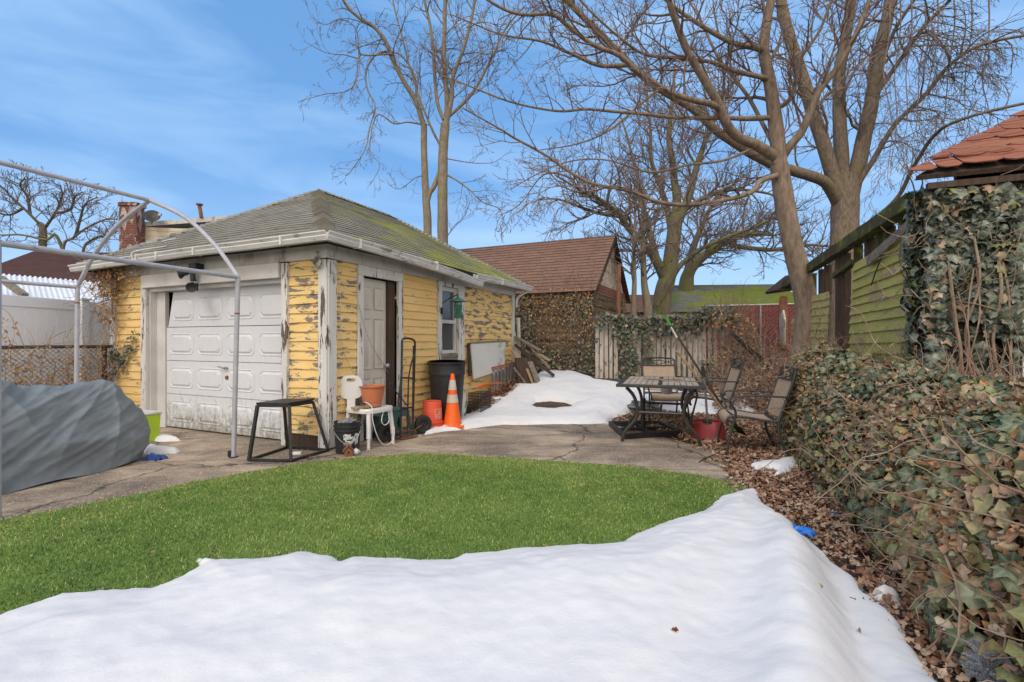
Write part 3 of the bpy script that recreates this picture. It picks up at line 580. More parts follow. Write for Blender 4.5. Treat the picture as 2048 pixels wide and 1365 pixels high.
# garage door: four sections with raised panels; it sags and leans
gd = MB(); zs = [(.035, .555), (.563, 1.085), (1.093, 1.615), (1.625, 2.22)]
def DP(s, n, z):
    lean = -.02 * (3.57 - s)
    return FW(s, -.12 + n, z - .03 * (3.57 - s) / 2.8 * (0 if z > 1.62 else 1) * .0 + (.018 if z < 1.62 else 0) * 0)
for r, (z0, z1) in enumerate(zs):
    s0, s1 = .775, 3.575
    if r == 3:  # top section leans: narrow dark wedge on the left, below the header
        corners = [(s0, z0), (3.53, z0), (3.40, z1 - .04), (s0, z1)]
        vs = [DP(a, 0, z) for a, z in corners] + [DP(a, -.04, z) for a, z in corners]
        gd.add(vs, [(0, 1, 2, 3), (7, 6, 5, 4), (0, 4, 5, 1), (1, 5, 6, 2), (2, 6, 7, 3), (3, 7, 4, 0)], [(a, z, 0) for a, z in corners] * 2)
    else:
        vs = []; at = []
        for s_, z_ in ((s0, z0), (s1, z0), (s1, z1), (s0, z1)): vs.append(DP(s_, 0, z_)); at.append((s_, z_, 0))
        for s_, z_ in ((s0, z0), (s1, z0), (s1, z1), (s0, z1)): vs.append(DP(s_, -.04, z_)); at.append((s_, z_, 0))
        gd.add(vs, [(0, 1, 2, 3), (7, 6, 5, 4), (0, 4, 5, 1), (1, 5, 6, 2), (2, 6, 7, 3), (3, 7, 4, 0)], at)
    zz0 = z0 + .105; zz1 = z1 - .105 - (.05 if r == 3 else 0)
    for k in range(4):
        a0 = .81 + k * .69 + .03; a1 = a0 + .57 - (.06 if r == 3 and k == 3 else 0)
        # octagon panel frame: recess bevel and raised field
        def ring(ins, n, c): return [(a0 + ins + c, zz0 + ins, n), (a1 - ins - c, zz0 + ins, n), (a1 - ins, zz0 + ins + c, n), (a1 - ins, zz1 - ins - c, n), (a1 - ins - c, zz1 - ins, n), (a0 + ins + c, zz1 - ins, n), (a0 + ins, zz1 - ins - c, n), (a0 + ins, zz0 + ins + c, n)]
        c = .05
        rings = [ring(-.012, .002, c), ring(0, .008, c), ring(.018, -.012 + .008, c), ring(.045, .014, c), ring(.05, .016, c)]
        vs = []; at = []
        for rg in rings:
            for a, z, n in rg: vs.append(DP(a, n, z)); at.append((a, z, 0))
        fs = [(i * 8 + j, i * 8 + (j + 1) % 8, (i + 1) * 8 + (j + 1) % 8, (i + 1) * 8 + j) for i in range(4) for j in range(8)] + [tuple(range(32, 40))]
        gd.add(vs, fs, at)
gdo = gd.build('overhead_door', m_gdoor, gar)
mb = MB(); mb.tube([DP(2.10, .0, 1.0), DP(2.10, .05, 1.0)], .016, 12); mb.tube([DP(2.10, .05, 1.0), DP(2.24, .055, 1.02)], [.012, .008], 8); mb.build('door_handle', m_metal, gdo, smooth_=2)
mb = MB(); mb.tube([DP(2.10, .0, .86), DP(2.10, .02, .86)], .026, 14); mb.build('door_lock', m_rust, gdo, smooth_=2)
# side door
sdp = MB(); 
sdoor_n = -.07
wb(SW, .62, 1.225, -.11, sdoor_n, .06, 2.30, sdp)
def raised(mb, fn, a0, a1, z0, z1, nb):
    rs = [(0, nb + .001), (.012, nb - .012), (.03, nb - .012), (.055, nb + .002)]
    vs = []
    for ins, n in rs: vs += [fn(a0 + ins, n, z0 + ins), fn(a1 - ins, n, z0 + ins), fn(a1 - ins, n, z1 - ins), fn(a0 + ins, n, z1 - ins)]
    # sits 2 mm proud so it never coincides with the slab
    mb.add([v + (fn(0, .016, 0) - fn(0, 0, 0)) for v in vs], [(i * 4 + j, i * 4 + (j + 1) % 4, (i + 1) * 4 + (j + 1) % 4, (i + 1) * 4 + j) for i in range(3) for j in range(4)] + [(12, 13, 14, 15)])
for a0, a1 in ((.68, .87), (.95, 1.15)):
    for z0, z1 in ((.22, .86), (1.0, 1.72), (1.86, 2.18)): raised(sdp, SW, a0, a1, z0, z1, sdoor_n)
sdo = sdp.build('side_door', m_door, gar, bevel=.002)
mb = MB(); mb.tube([SW(1.17, sdoor_n, 1.03), SW(1.17, .0, 1.03)], .012, 10); mb.lathe([(0, .0), (.018, .004), (.032, .02), (.034, .034), (.024, .048), (0, .052)], SW(1.17, -.02, 1.03), 16, -D1); mb.build('door_knob', m_metal, sdo, smooth_=True)
mb = MB(); wb(SW, 1.228, 1.392, -.09, -.03, -.05, 2.305, mb); mb.build('door_post', m_darkwood, gar, bevel=.004)
trim('side_door_trim', SW, [(.52, .617, .0, 2.31, .048), (1.395, 1.5, .0, 2.31, .048), (.52, 1.5, 2.313, 2.452, .05)], m_white_peel)
mb = MB(); wb(SW, .617, 1.395, -.2, -.12, -.3, 2.45, mb); wb(SW, .60, 1.4, -.12, .03, -.2, .05, mb); mb.build('door_sill', m_darkwood, gar)
# window
wf = MB()
for a0, a1, z0, z1, n0, n1 in ((2.49, 2.60, .98, 2.452, -.01, .05), (3.17, 3.375, .80, 2.452, -.01, .05), (2.60, 3.17, 2.38, 2.452, -.01, .048)): wb(SW, a0, a1, n0, n1, z0, z1, wf)
wfo = wf.build('window_trim', m_white_peel, gar, bevel=.003)
win = MB()
for a0, a1, z0, z1, n1 in ((2.604, 2.66, 1.17, 2.376, -.01), (3.11, 3.168, 1.17, 2.376, -.01), (2.66, 3.11, 2.30, 2.376, -.012), (2.66, 3.11, 1.17, 1.235, -.02), (2.66, 3.11, 1.72, 1.785, -.01)): wb(SW, a0, a1, -.07, n1, z0, z1, win)
wino = win.build('window', m_white, gar, bevel=.003)
mb = MB(); wb(SW, 2.655, 3.115, -.058, -.05, 1.23, 2.31, mb); mb.build('pane', m_glass, wino)
mb = MB()
pts = [SW(2.68 + .02 * i, -.075 + .008 * math.sin(i * 1.7), 0) for i in range(21)]
mb.add([p + UP * K * z for z in (1.24, 1.74) for p in pts], [(i, i + 1, 21 + i + 1, 21 + i) for i in range(20)]); mb.build('curtain', m_litterpaper, wino)
mb = MB(); wb(SW, 2.5, 3.3, -.8, -.78, .9, 2.45, mb); mb.build('window_recess', m_dark, gar)
mb = MB(); wb(SW, 2.602, 3.168, -.02, .03, 1.10, 1.165, mb); wb(SW, 2.602, 3.168, -.02, .018, 1.0, 1.095, mb); mb.build('window_sill', m_greywood, gar, bevel=.004)
# floodlight fixture
fl = MB(); c0 = FW(2.45, .055, 2.50)
fl.obox(c0 - D2 * .05 , D1 * .07, D2 * .06, UP * .03); fl.tube([c0 - D2 * .06 + UP * 0, c0 - D2 * .10 - UP * .12, c0 - D2 * .09 - UP * .2], [.035, .03, .035], 10)
for sg, dz in ((1, -.12), (-1, -.3)):
    a = c0 - D2 * .10 + UP * (dz + .02) * 1; b = a + D1 * .09 * sg - D2 * .06; fl.tube([c0 - D2 * .1 + UP * dz * .7, a, b], [.012, .014, .012], 8); fl.lathe([(0, -.05), (.03, -.05), (.035, -.01), (.06, .03), (.062, .05), (.05, .045), (0, .03)], b, 18, (D1 * sg * .8 - D2 * .8 - UP * .3))
fl.obox(c0 - D2 * .10 - UP * .27, D1 * .05, D2 * .04, UP * .045)
fl.build('floodlight', m_blackplast, gar, smooth_=2)
# roof
EZ = 2.68
def RP(s, t, z): return FW(s, -t, z)
E0, E1, T0, T1 = -.30, 5.28, -.30, 5.93        # eave rectangle in (s,t)
A_ = (2.49, 2.22, 4.275); B_ = (2.49, 4.39, 4.275)
rise = A_[2] - EZ; mid = 2.49; runS = mid - E0; runT = A_[1] - T0; runB = T1 - B_[1]
roofm = MB()
def plane(p_of, width_fn, runlen, e):
    pass
def roofplane(O, u, inn, run, rise_, bounds, extra, seg=.25):
    v = (inn * run + UP * rise_); ln = v.length; v = v / ln; n = u.cross(v).normalized()
    if n.z < 0: n = -n
    lapped(roofm, O, u, v, n, lambda y: bounds(min(1, y / ln)), 0, ln, .118 * K, .009, .11, .016, extra, .02)
rz = lambda z: z * K
moss_side = lambda a, b: -.05 + .14 * smooth((a - .8) / 2.0) - .10 * smooth((b - 1.7) / .8) + .05 * smooth((1.0 - b))
moss_front = lambda a, b: -.20 + .13 * smooth((.5 - b) / .5)
# front plane (eave along s), side plane (eave along t), far side and back plane
roofplane(RP(E0, T0, EZ), D1, D2, runT * K, rz(rise), lambda f: (f * (mid - E0) * K, (E1 - E0 - f * (E1 - mid)) * K), moss_front)
roofplane(RP(E0, T0, EZ), D2, D1, runS * K, rz(rise), lambda f: (f * (A_[1] - T0) * K, (T1 - T0 - f * (T1 - B_[1])) * K), moss_side)
roofplane(RP(E1, T0, EZ), D2, -D1, (E1 - mid) * K, rz(rise), lambda f: (f * (A_[1] - T0) * K, (T1 - T0 - f * (T1 - B_[1])) * K), moss_front)
roofplane(RP(E0, T1, EZ), D1, -D2, runB * K, rz(rise), lambda f: (f * (mid - E0) * K, (E1 - E0 - f * (E1 - mid)) * K), moss_side)
roofo = roofm.build('roof', m_grey_shingle, gar)
# hip and ridge caps
cap = MB()
def caps(p, q, wd, step=.085):
    d = (q - p); k = int(d.length / step); d.normalize(); sx = d.cross(UP).normalized(); up = sx.cross(d).normalized()
    for i in range(k):
        a = p + d * step * i; j = rng.uniform(-.008, .008); dr = -.06 * wd / .13
        b = a + d * (step + .03); l0 = .026 + rng.uniform(0, .006)
        vs = [a - sx * wd + up * (dr + l0 - .01 + j), a + up * (.008 + l0), a + sx * wd + up * (dr + l0 - .01 + j), b - sx * wd + up * (dr + .004), b + up * .012, b + sx * wd + up * (dr + .004), a - sx * wd + up * (dr - .02), a + up * -.01, a + sx * wd + up * (dr - .02)]
        u0 = i * .13; cap.add(vs, [(0, 1, 4, 3), (1, 2, 5, 4), (6, 7, 1, 0), (7, 8, 2, 1)], [(u0, 0.06, -.12)] * 9)
eA = RP(*A_); eB = RP(*B_)
for c_ in ((E0, T0), (E1, T0)): caps(RP(c_[0], c_[1], EZ), eA, .125)
for c_ in ((E0, T1), (E1, T1)): caps(RP(c_[0], c_[1], EZ), eB, .125)
caps(eA, eB, .13)
cap.build('hip_cap', m_grey_shingle, roofo)
# soffit, fascia under shingles
mb = MB()
i0, i1, j0, j1 = 0.05, 4.8, .05, 5.6
for (a, b, c, d) in (((E0, T0), (E1, T0), (i1, j0), (i0, j0)), ((E0, T0), (E0, T1), (i0, j1), (i0, j0)), ((E1, T0), (E1, T1), (i1, j1), (i1, j0)), ((E0, T1), (E1, T1), (i1, j1), (i0, j1))):
    mb.add([RP(a[0], a[1], 2.60), RP(b[0], b[1], 2.60), RP(c[0], c[1], 2.655), RP(d[0], d[1], 2.655)], [(0, 1, 2, 3)])
mb.build('soffit', m_soffit, gar)
mb = MB()
wb(FW, E0, E1, -T0 - .05, -T0 - .01, 2.575, 2.672, mb); wb(FW, E0 + .01, E0 + .05, -T1, -T0 - .052, 2.575, 2.672, mb); wb(FW, E1 - .05, E1 - .01, -T1, -T0 - .052, 2.575, 2.672, mb)
mb.build('fascia', m_dark, gar)
def gutter(name, fn, pts, prof_n, mb):
    """K-style gutter along polyline [(a,z)...]; profile in (n,z)"""
    prof = [(0, .0), (0, -.105), (.07, -.105), (.095, -.06), (.088, -.045), (.115, -.012), (.115, 0.0), (.105, .0), (.104, -.01), (.08, -.045), (.066, -.095), (.008, -.095), (.008, 0.0)]
    vs = []; m_ = len(prof)
    for a, z in pts: vs += [fn(a, prof_n + n, z + zz) for n, zz in prof]
    mb.add(vs, [(i * m_ + j, i * m_ + (j + 1) % m_, (i + 1) * m_ + (j + 1) % m_, (i + 1) * m_ + j) for i in range(len(pts) - 1) for j in range(m_)] + [tuple(range(m_)), tuple(range((len(pts) - 1) * m_, len(pts) * m_))])
mb = MB()
gutter('g', FW, [(-.38, 2.70), (1.0, 2.695), (2.2, 2.70), (3.6, 2.685), (5.34, 2.66)], .302, mb)
for s_ in (.35, 2.05, 2.9, 3.4): wb(FW, s_ - .014, s_ + .014, .3, .424, 2.585, 2.703, mb)
gut = mb.build('gutter', m_gutter, gar)
mb = MB()
gutter('g', SW, [(-.375, 2.70), (.4, 2.69), (1.4, 2.66), (2.4, 2.615), (3.0, 2.57), (3.5, 2.54)], .302, mb)
gutter('g', SW, [(3.25, 2.645), (3.9, 2.66), (4.6, 2.675), (5.95, 2.68)], .303, mb)
for s_ in (.15, 1.9, 4.3): wb(SW, s_ - .014, s_ + .014, .3, .424, 2.56 + (.02 if s_ < 1 else -.03 if s_ < 3 else .0), 2.70 - (.0 if s_ < 1 else .03), mb)
gut2 = mb.build('gutter', m_gutter, gar)
for t_, z_ in ((1.9, 2.64), (4.3, 2.67)): mb = MB(); mb.bar(SW(t_, .42, z_), SW(t_ - .25, .12, z_ + .13), .016, .004); mb.build('gutter_strap', m_gutter, gar)
mb = MB(); mb.bar(SW(3.5, .36, 2.55), SW(4.2, .33, 2.665), .02, .004); mb.build('gutter_strap', m_gutter, gar)
mb = MB(); mb.tube(spline([SW(5.85, .34, 2.58), SW(5.75, .1, 2.42), SW(5.74, .07, 2.2)], 5), .028, 8); mb.tube([SW(5.78, .10, 1.95), SW(5.80, .12, .9)], .035, 8); mb.build('downspout', m_white, gar, smooth_=2)
# cable lying on the gutter
mb = MB(); mb.tube(spline([FW(3.42, .43, 2.6), FW(3.44, .45, 2.7), FW(3.36, .38, 2.76), FW(3.2, .1, 2.86), FW(3.12, .2, 2.9), FW(3.0, .08, 2.96)], 5), .008, 6); tag(mb.build('cable', m_white, smooth_=True), 'short white cable looped over the garage front gutter', 'cable')
# coil at the corner
mb = MB(); cc = FW(.09, .06, 2.40)
for k in range(4): mb.tube([cc + D1 * (.045 + .004 * k) * math.cos(a) + UP * (.055 + .003 * k) * math.sin(a) - D2 * .008 * k for a in np.linspace(0, 2 * math.pi, 18)], .005, 5)
mb.tube([cc + UP * .05, cc + UP * .09 - D2 * .03, cc + UP * .12 - D2 * .01], .009, 6); tag(mb.build('wire_coil', m_metal, smooth_=True), 'small coil of wire hung on a hook at the garage corner', 'wire coil')
mb = MB(); mb.tube(spline([SW(.05, .06, 2.42), SW(.16, .06, 2.2), SW(.2, .05, 1.4), SW(.36, .12, .95), SW(.55, .32, .72)], 6), .004, 4); mb.tube(spline([SW(.5, .06, 1.9), SW(.65, .12, 1.4), SW(.95, .2, .95)], 5), .0035, 4); tag(mb.build('hanging_wire', m_metal), 'thin loose wires hanging beside the narrow garage door', 'wire')
# green lantern on a bracket
lan = thing('lantern', SW(2.62, .16, 1.9), 'green metal lantern with a pagoda top hanging by the garage window', 'lantern')
lc = SW(2.72, .30, 0)
mb = MB(); z0 = 1.80 * K; mb.lathe([(0, .36), (.008, .355), (.012, .33), (.02, .315), (.05, .30), (.13, .262), (.135, .255), (.12, .252), (0, .25)], lc + UP * z0, 20); mb.build('lantern_top', m_verdigris, lan, smooth_=2)
mb = MB(); mb.lathe([(0, 0), (.06, 0), (.062, .012), (.052, .014), (0, .014)], lc + UP * z0, 20); mb.lathe([(.045, .19), (.066, .19), (.066, .205), (.045, .205)], lc + UP * z0, 20)
for k in range(10):
    a = 2 * math.pi * k / 10; b = a + .63
    for s_, e_ in ((a, b), (b, a)): mb.tube([lc + UP * (z0 + .01) + Vector((math.cos(s_), math.sin(s_), 0)) * .056, lc + UP * (z0 + .2) + Vector((math.cos(e_), math.sin(e_), 0)) * .056], .006, 4)
    mb.tube([lc + UP * (z0 + .2) + Vector((math.cos(a), math.sin(a), 0)) * .05, lc + UP * (z0 + .26) + Vector((math.cos(a), math.sin(a), 0)) * .05], .004, 4)
mb.lathe([(0, .01), (.04, .012), (.04, .18), (0, .19)], lc + UP * z0, 14); mb.build('lantern_cage', m_verdigris, lan, smooth_=False)
mb = MB(); mb.obox(SW(2.55, .07, 1.93), (SW(.02, 0, 0) - SW(0, 0, 0)), (SW(0, .012, 0) - SW(0, 0, 0)), UP * .05); mb.tube([SW(2.55, .08, 2.06), SW(2.63, .2, 2.16), SW(2.72, .30, 2.22)], .008, 6); mb.tube([lc + UP * (z0 + .35), SW(2.72, .30, 2.22)], .004, 4); mb.build('bracket', m_black, lan)
# board fixed on the side wall
pn = MB(); c_ = [SW(3.60, .10, .66), SW(5.02, .07, .78), SW(5.12, .05, 1.385), SW(3.55, .06, 1.345)]; pn.prism(c_, -D1 * .03)
po = pn.build('wall_panel', m_panel, bevel=.004); tag(po, 'grey white board with mildew stains fixed low on the yellow side wall', 'panel')
mb = MB(); mb.bar(SW(3.53, .085, 1.36), SW(5.13, .075, 1.40), .03, .03); mb.build('top_rail', m_greywood, po)
mb = MB(); mb.bar(SW(3.50, .06, 1.36), SW(3.52, .07, .72), .04, .03, D1); mb.build('side_strip', m_darkwood, po)

# ================================================================== THINGS BY THE GARAGE
# black steel stand
st = thing('metal_stand', G(577, 915), 'black tapered angle iron stand with a flat top in front of the garage door', 'stand')
b0, b1, b2, b3 = G(498, 925), G(582, 927), G(656, 905), G(575, 899)
hz = .555
t0, t1, t2, t3 = P(515, 816, 4.98) , P(579, 822, 4.97), P(626, 806, 5.27), P(568, 803, 5.32)
for t_ in (t0, t1, t2, t3): t_.z = hz
mb = MB(); mb.prism([t0 + Vector((-.01, -.01, .012)), t1 + Vector((.0, -.015, .012)), t2 + Vector((.015, 0, .02)), t3 + Vector((0, .01, .012))], (0, 0, .02)); mb.build('top', m_black, st, bevel=.003)
mb = MB()
for a, b in ((t0, t1), (t1, t2), (t2, t3), (t3, t0)): mb.bar(a, b, .028, .028)
mb.build('top_frame', m_black, st)
for a, b in ((b0, t0), (b1, t1), (b2, t2), (b3, t3)):
    mb = MB(); mb.bar(a + UP * .02, b, .03, .03); mb.build('leg', m_black, st, bevel=.002)
mb = MB()
for a, b in ((b0, b1), (b1, b2), (b2, b3), (b3, b0)): mb.bar(a + UP * .022, b + UP * .022, .03, .032)
mb.build('base_frame', m_black, st)
mb = MB(); q = G(588, 917); mb.lathe([(0, -.05), (.022, -.05), (.024, .05), (0, .05)], q + Vector((0, .05, .035)), 14, (1, .2, 0)); tag(mb.build('cup', m_litterpaper, smooth_=2), 'pale blue paper cup lying on the concrete inside the black stand', 'cup')
def bucket(name, c, r0, r1, h, mat, label, rim=True, upside=False, hmat=None):
    t = thing(name, c, label, 'bucket'); mb = MB()
    if not upside:
        mb.lathe([(0, .006), (r0 * .97, .004), (r0, .012), (r0 + (r1 - r0) * .72, h * .72), (r1 + .012, h * .73), (r1 + .012, h * .75), (r1 - .002, h * .76), (r1, h * .84), (r1 + .012, h * .85), (r1 + .012, h * .87), (r1 + .001, h * .88), (r1 + .004, h - .006), (r1 + .006, h), (r1 - .004, h), (r1 - .006, h * .9), (r0 - .01, .02), (0, .02)], c, 40)
    else:
        mb.lathe([(r1, 0), (r1 + .008, .002), (r1 + .008, .02), (r1, .024), (r1, h * .12), (r1 + .012, h * .13), (r1 + .012, h * .15), (r1, h * .16), (r1 - .002, h * .24), (r1 + .012, h * .25), (r1 + .012, h * .27), (r1 - .006, h * .28), (r0, h - .012), (r0 - .005, h), (r0 - .015, h), (r0 - .02, h - .008), (0, h - .008)], c, 40)
    mb.build('bucket_body', mat, t, smooth_=2); return t
bb = bucket('bucket', G(695, 906), .122, .138, .345, m_blackplast, 'black plastic bucket with a torn white label standing beside the garage corner')
c = bb.location; mb = MB(); 
pts = [c + Vector((-.146, -.02, .26)), c + Vector((-.12, -.12, .23)), c + Vector((-.03, -.19, .15)), c + Vector((.07, -.17, .10)), c + Vector((.148, -.02, .25))]
mb.tube(spline([c + Vector((-.148, -.0, .275)), c + Vector((-.08, -.15, .235)), c + Vector((.02, -.165, .14)), c + Vector((.12, -.10, .16)), c + Vector((.148, 0, .27))], 6), .004, 6); mb.build('bail_handle', m_metal, bb)
mb = MB(); n_ = 10
vs = []; 
for j in range(6):
    for i in range(n_):
        a = R(-88 + 68 * i / (n_ - 1)); rr = .1295 + .003 * j; vs.append(c + Vector((math.cos(a) * (rr + .0), math.sin(a) * rr, .075 + .03 * j + .006 * math.sin(i * 2.1 + j))))
mb.add(vs, [(j * n_ + i, j * n_ + i + 1, (j + 1) * n_ + i + 1, (j + 1) * n_ + i) for j in range(5) for i in range(n_ - 1) if not (i in (4, 5) and j in (0, 4)) and not (i == 0 and j == 2)])
m_lab = M('torn_paper_label', (.62, .62, .62), (.5, .5, .5), 20, .8, c3=(.03, .03, .035), s3=16, l3=.5, h3=.56); mb.build('label', m_lab, bb)
def blob(mb, c, r, n=18, k=10, amp=.3, fr=3, seed=0.0):
    vs = []
    for j in range(k + 1):
        th = math.pi * j / k
        for i in range(n):
            ph = 2 * math.pi * i / n; d = Vector((math.sin(th) * math.cos(ph), math.sin(th) * math.sin(ph), math.cos(th)))
            f = 1 + amp * mnoise.noise(d * fr + Vector((seed, seed, seed))); vs.append(Vector(c) + Vector((d.x * r[0], d.y * r[1], d.z * r[2])) * f)
    mb.add(vs, [(j * n + i, j * n + (i + 1) % n, (j + 1) * n + (i + 1) % n, (j + 1) * n + i) for j in range(k) for i in range(n)])
mb = MB(); blob(mb, c + Vector((0, 0, .31)), (.115, .115, .06), 26, 14, .5, 4, 2.0); tag(mb.build('plastic_bag', m_bag, smooth_=False), 'crumpled clear plastic bag stuffed in the top of the black bucket', 'bag')
# bench
be = thing('shower_bench', onground(-1.58, 5.62), 'white plastic shower bench with a tall moulded backrest beside the narrow door', 'bench')
f1 = G(737, 902); f2 = G(786, 889); ax_ = (f2 - f1); ax_.z = 0; ax_.normalize(); ay_ = Vector((-ax_.y, ax_.x, 0)) ; SZ = .455
cornr = f1 - ax_ * .0; Wd = (f2 - f1).length; Dp = .36
def BP(a, b, z): return Vector((cornr.x, cornr.y, 0)) + ax_ * a + ay_ * b + UP * z
mb = MB(); n_ = 32; prof = []
def seat_ring(sc, z):
    o_ = []
    for i in range(n_):
        an = 2 * math.pi * i / n_; cx = math.cos(an); sy = math.sin(an); e = .45
        o_.append(BP(Wd / 2 + (Wd / 2 + .03) * sc * math.copysign(abs(cx) ** e, cx), Dp / 2 + (Dp / 2 + .03) * sc * math.copysign(abs(sy) ** e, sy), z))
    return o_
vs = []
rings = [(.86, SZ - .055), (.98, SZ - .05), (1.0, SZ - .015), (.97, SZ), (.86, SZ + .002), (.8, SZ - .008), (.0, SZ - .012)]
for sc, z in rings: vs += seat_ring(sc, z)
mb.add(vs, [(i * n_ + j, i * n_ + (j + 1) % n_, (i + 1) * n_ + (j + 1) % n_, (i + 1) * n_ + j) for i in range(len(rings) - 1) for j in range(n_)]); mb.build('seat', m_whiteplast, be, smooth_=2)
for a, b in ((0, 0), (Wd, 0), (Wd, Dp), (0, Dp)):
    o_ = (1 if a else -1) * .0; mb = MB(); mb.tube([BP(a * .86 + Wd * .07, b * .86 + .025, SZ - .03), BP(a, b, .13)], .026, 12); mb.tube([BP(a, b, .14), BP(a + .0, b, .02)], .019, 12); mb.tube([BP(a, b, .02), BP(a, b, .0)], .022, 12)
    mb.build('leg', m_whiteplast, be, smooth_=2)
# backrest: rounded panel with a hand hole
mb = MB(); bc = P(702, 775, 5.62); br_ = Vector((.93, .37, 0)).normalized(); bn_ = Vector((.37, -.93, 0)).normalized(); n_ = 40
def outl(rx, rz, e, dz=0, nn=0):
    o_ = []
    for i in range(n_):
        an = 2 * math.pi * i / n_; cx = math.cos(an); sy = math.sin(an); wdn = 1 - .12 * max(0, sy)
        o_.append(bc + br_ * rx * wdn * math.copysign(abs(cx) ** e, cx) + UP * (dz + rz * math.copysign(abs(sy) ** e, sy)) + bn_ * nn)
    return o_
lo = [outl(.128, .132, .6, 0, -.012), outl(.134, .138, .6, 0, .0), outl(.128, .132, .6, 0, .014), outl(.05, .022, .6, .085, .016), outl(.048, .02, .6, .085, .0), outl(.05, .022, .6, .085, -.014), outl(.128, .132, .6, 0, -.012)]
vs = [p for l_ in lo for p in l_]; mb.add(vs, [(i * n_ + j, i * n_ + (j + 1) % n_, (i + 1) * n_ + (j + 1) % n_, (i + 1) * n_ + j) for i in range(len(lo) - 1) for j in range(n_)])
mb.obox(bc - UP * .19, br_ * .045, bn_ * .012, UP * .075); mb.build('backrest', m_whiteplast, be, smooth_=2)
# pot on the bench
pc = BP(Wd * .62, Dp * .5, SZ + .004); mb = MB(); mb.lathe([(0, .004), (.10, 0), (.102, .02), (.108, .05), (.112, .053), (.132, .19), (.134, .215), (.142, .217), (.142, .222), (.150, .225), (.152, .238), (.146, .240), (.136, .232), (.126, .19), (.10, .02), (0, .02)], pc, 44)
tag(mb.build('plant_pot', m_terra, smooth_=2), 'empty terracotta coloured plastic pot standing on the white bench', 'plant pot')
mb = MB(); q = BP(Wd * .1, Dp * .45, SZ + .012); mb.obox(q, ax_ * .10, ay_ * .05, UP * .012); tag(mb.build('wooden_plaque', m_tanwood, bevel=.003), 'small brown wooden block lying on the white bench', 'block')
mb = MB()
for k in range(14):
    a0 = q + Vector((rng.uniform(-.05, .05), rng.uniform(-.03, .03), .02)); mb.tube(spline([a0, a0 + Vector((rng.uniform(-.04, .04), rng.uniform(-.04, .04), .04)), a0 + Vector((rng.uniform(-.06, .06), rng.uniform(-.04, .04), .02))], 4), .003, 4)
tag(mb.build('wire_tangle', m_wiredark), 'small tangle of rusty wire on the wooden block on the bench', 'wire tangle')
mb = MB(); a0 = BP(0.02, .0, SZ); mb.tube(spline([q + UP * .03, q + UP * .06 - ay_ * .08, a0 - ay_ * .035 + UP * .02, a0 - ay_ * .045 - UP * .12, a0 + ax_ * .08 - ay_ * .05 - UP * .33, a0 + ax_ * .2 - ay_ * .05 - UP * .43, a0 + ax_ * .33 - ay_ * .04 - UP * .38, a0 + ax_ * .36 - ay_ * .03 - UP * .25], 6), .0055, 6)
mb.tube(spline([a0 + ax_ * .22 - UP * .03, a0 + ax_ * .15 - UP * .14 - ay_ * .03, a0 + ax_ * .2 - UP * .2 - ay_ * .03, a0 + ax_ * .27 - UP * .16 - ay_ * .03, a0 + ax_ * .28 - UP * .03], 6), .0055, 6)
tag(mb.build('hose_cord', m_whiteplast, smooth_=True), 'thin white cord drooping in a loop from the white bench', 'cord')
# green step stools (nested)
def step_stool(c, ang, h, label):
    t = thing('step_stool', c, label, 'stool', 'dark green stools nested beside the white bench'); e1 = Vector((math.cos(ang), math.sin(ang), 0)); e2 = Vector((-e1.y, e1.x, 0)); mb = MB()
    def Q(a, b, z): return c + e1 * a + e2 * b + UP * z
    wt, dt = .15, .10; wb_, db = .20, .15
    mb.obox(Q(0, 0, h - .012), e1 * wt, e2 * dt, UP * .012); mb.build('top', m_greenstool, t, bevel=.008)
    for sb in (-1, 1):
        mb = MB(); mb.prism([Q(-wt, sb * dt, h - .026), Q(wt, sb * dt, h - .026), Q(wb_ - .02, sb * (db - .03), .11), Q(wb_, sb * db, 0), Q(wb_ - .045, sb * db, 0), Q(wb_ - .07, sb * (db - .03), .12), Q(wt - .07, sb * (dt + .01), h - .10), Q(-wt + .07, sb * (dt + .01), h - .10), Q(-wb_ + .07, sb * (db - .03), .12), Q(-wb_ + .045, sb * db, 0), Q(-wb_, sb * db, 0), Q(-wb_ + .02, sb * (db - .03), .11)], e2 * -sb * .012); mb.build('side', m_greenstool, t)
    for sa in (-1, 1):
        mb = MB(); mb.prism([Q(sa * wt, -dt + .015, h - .026), Q(sa * wt, dt - .015, h - .026), Q(sa * wb_, db - .015, .0), Q(sa * (wb_), db - .05, 0), Q(sa * (wt + .01), dt - .05, h - .10), Q(sa * (wt + .01), -dt + .05, h - .10), Q(sa * wb_, -db + .05, 0), Q(sa * wb_, -db + .015, 0)], e1 * -sa * .012); mb.build('end', m_greenstool, t)
    return t
gs = G(790, 876); step_stool(gs + Vector((-.02, .10, 0)), R(64), .36, 'dark green plastic step stool nested with another between bench and hand truck')
step_stool(gs + Vector((-.17, -.02, 0)), R(64), .30, 'lower dark green stool mostly hidden behind the white bench legs')
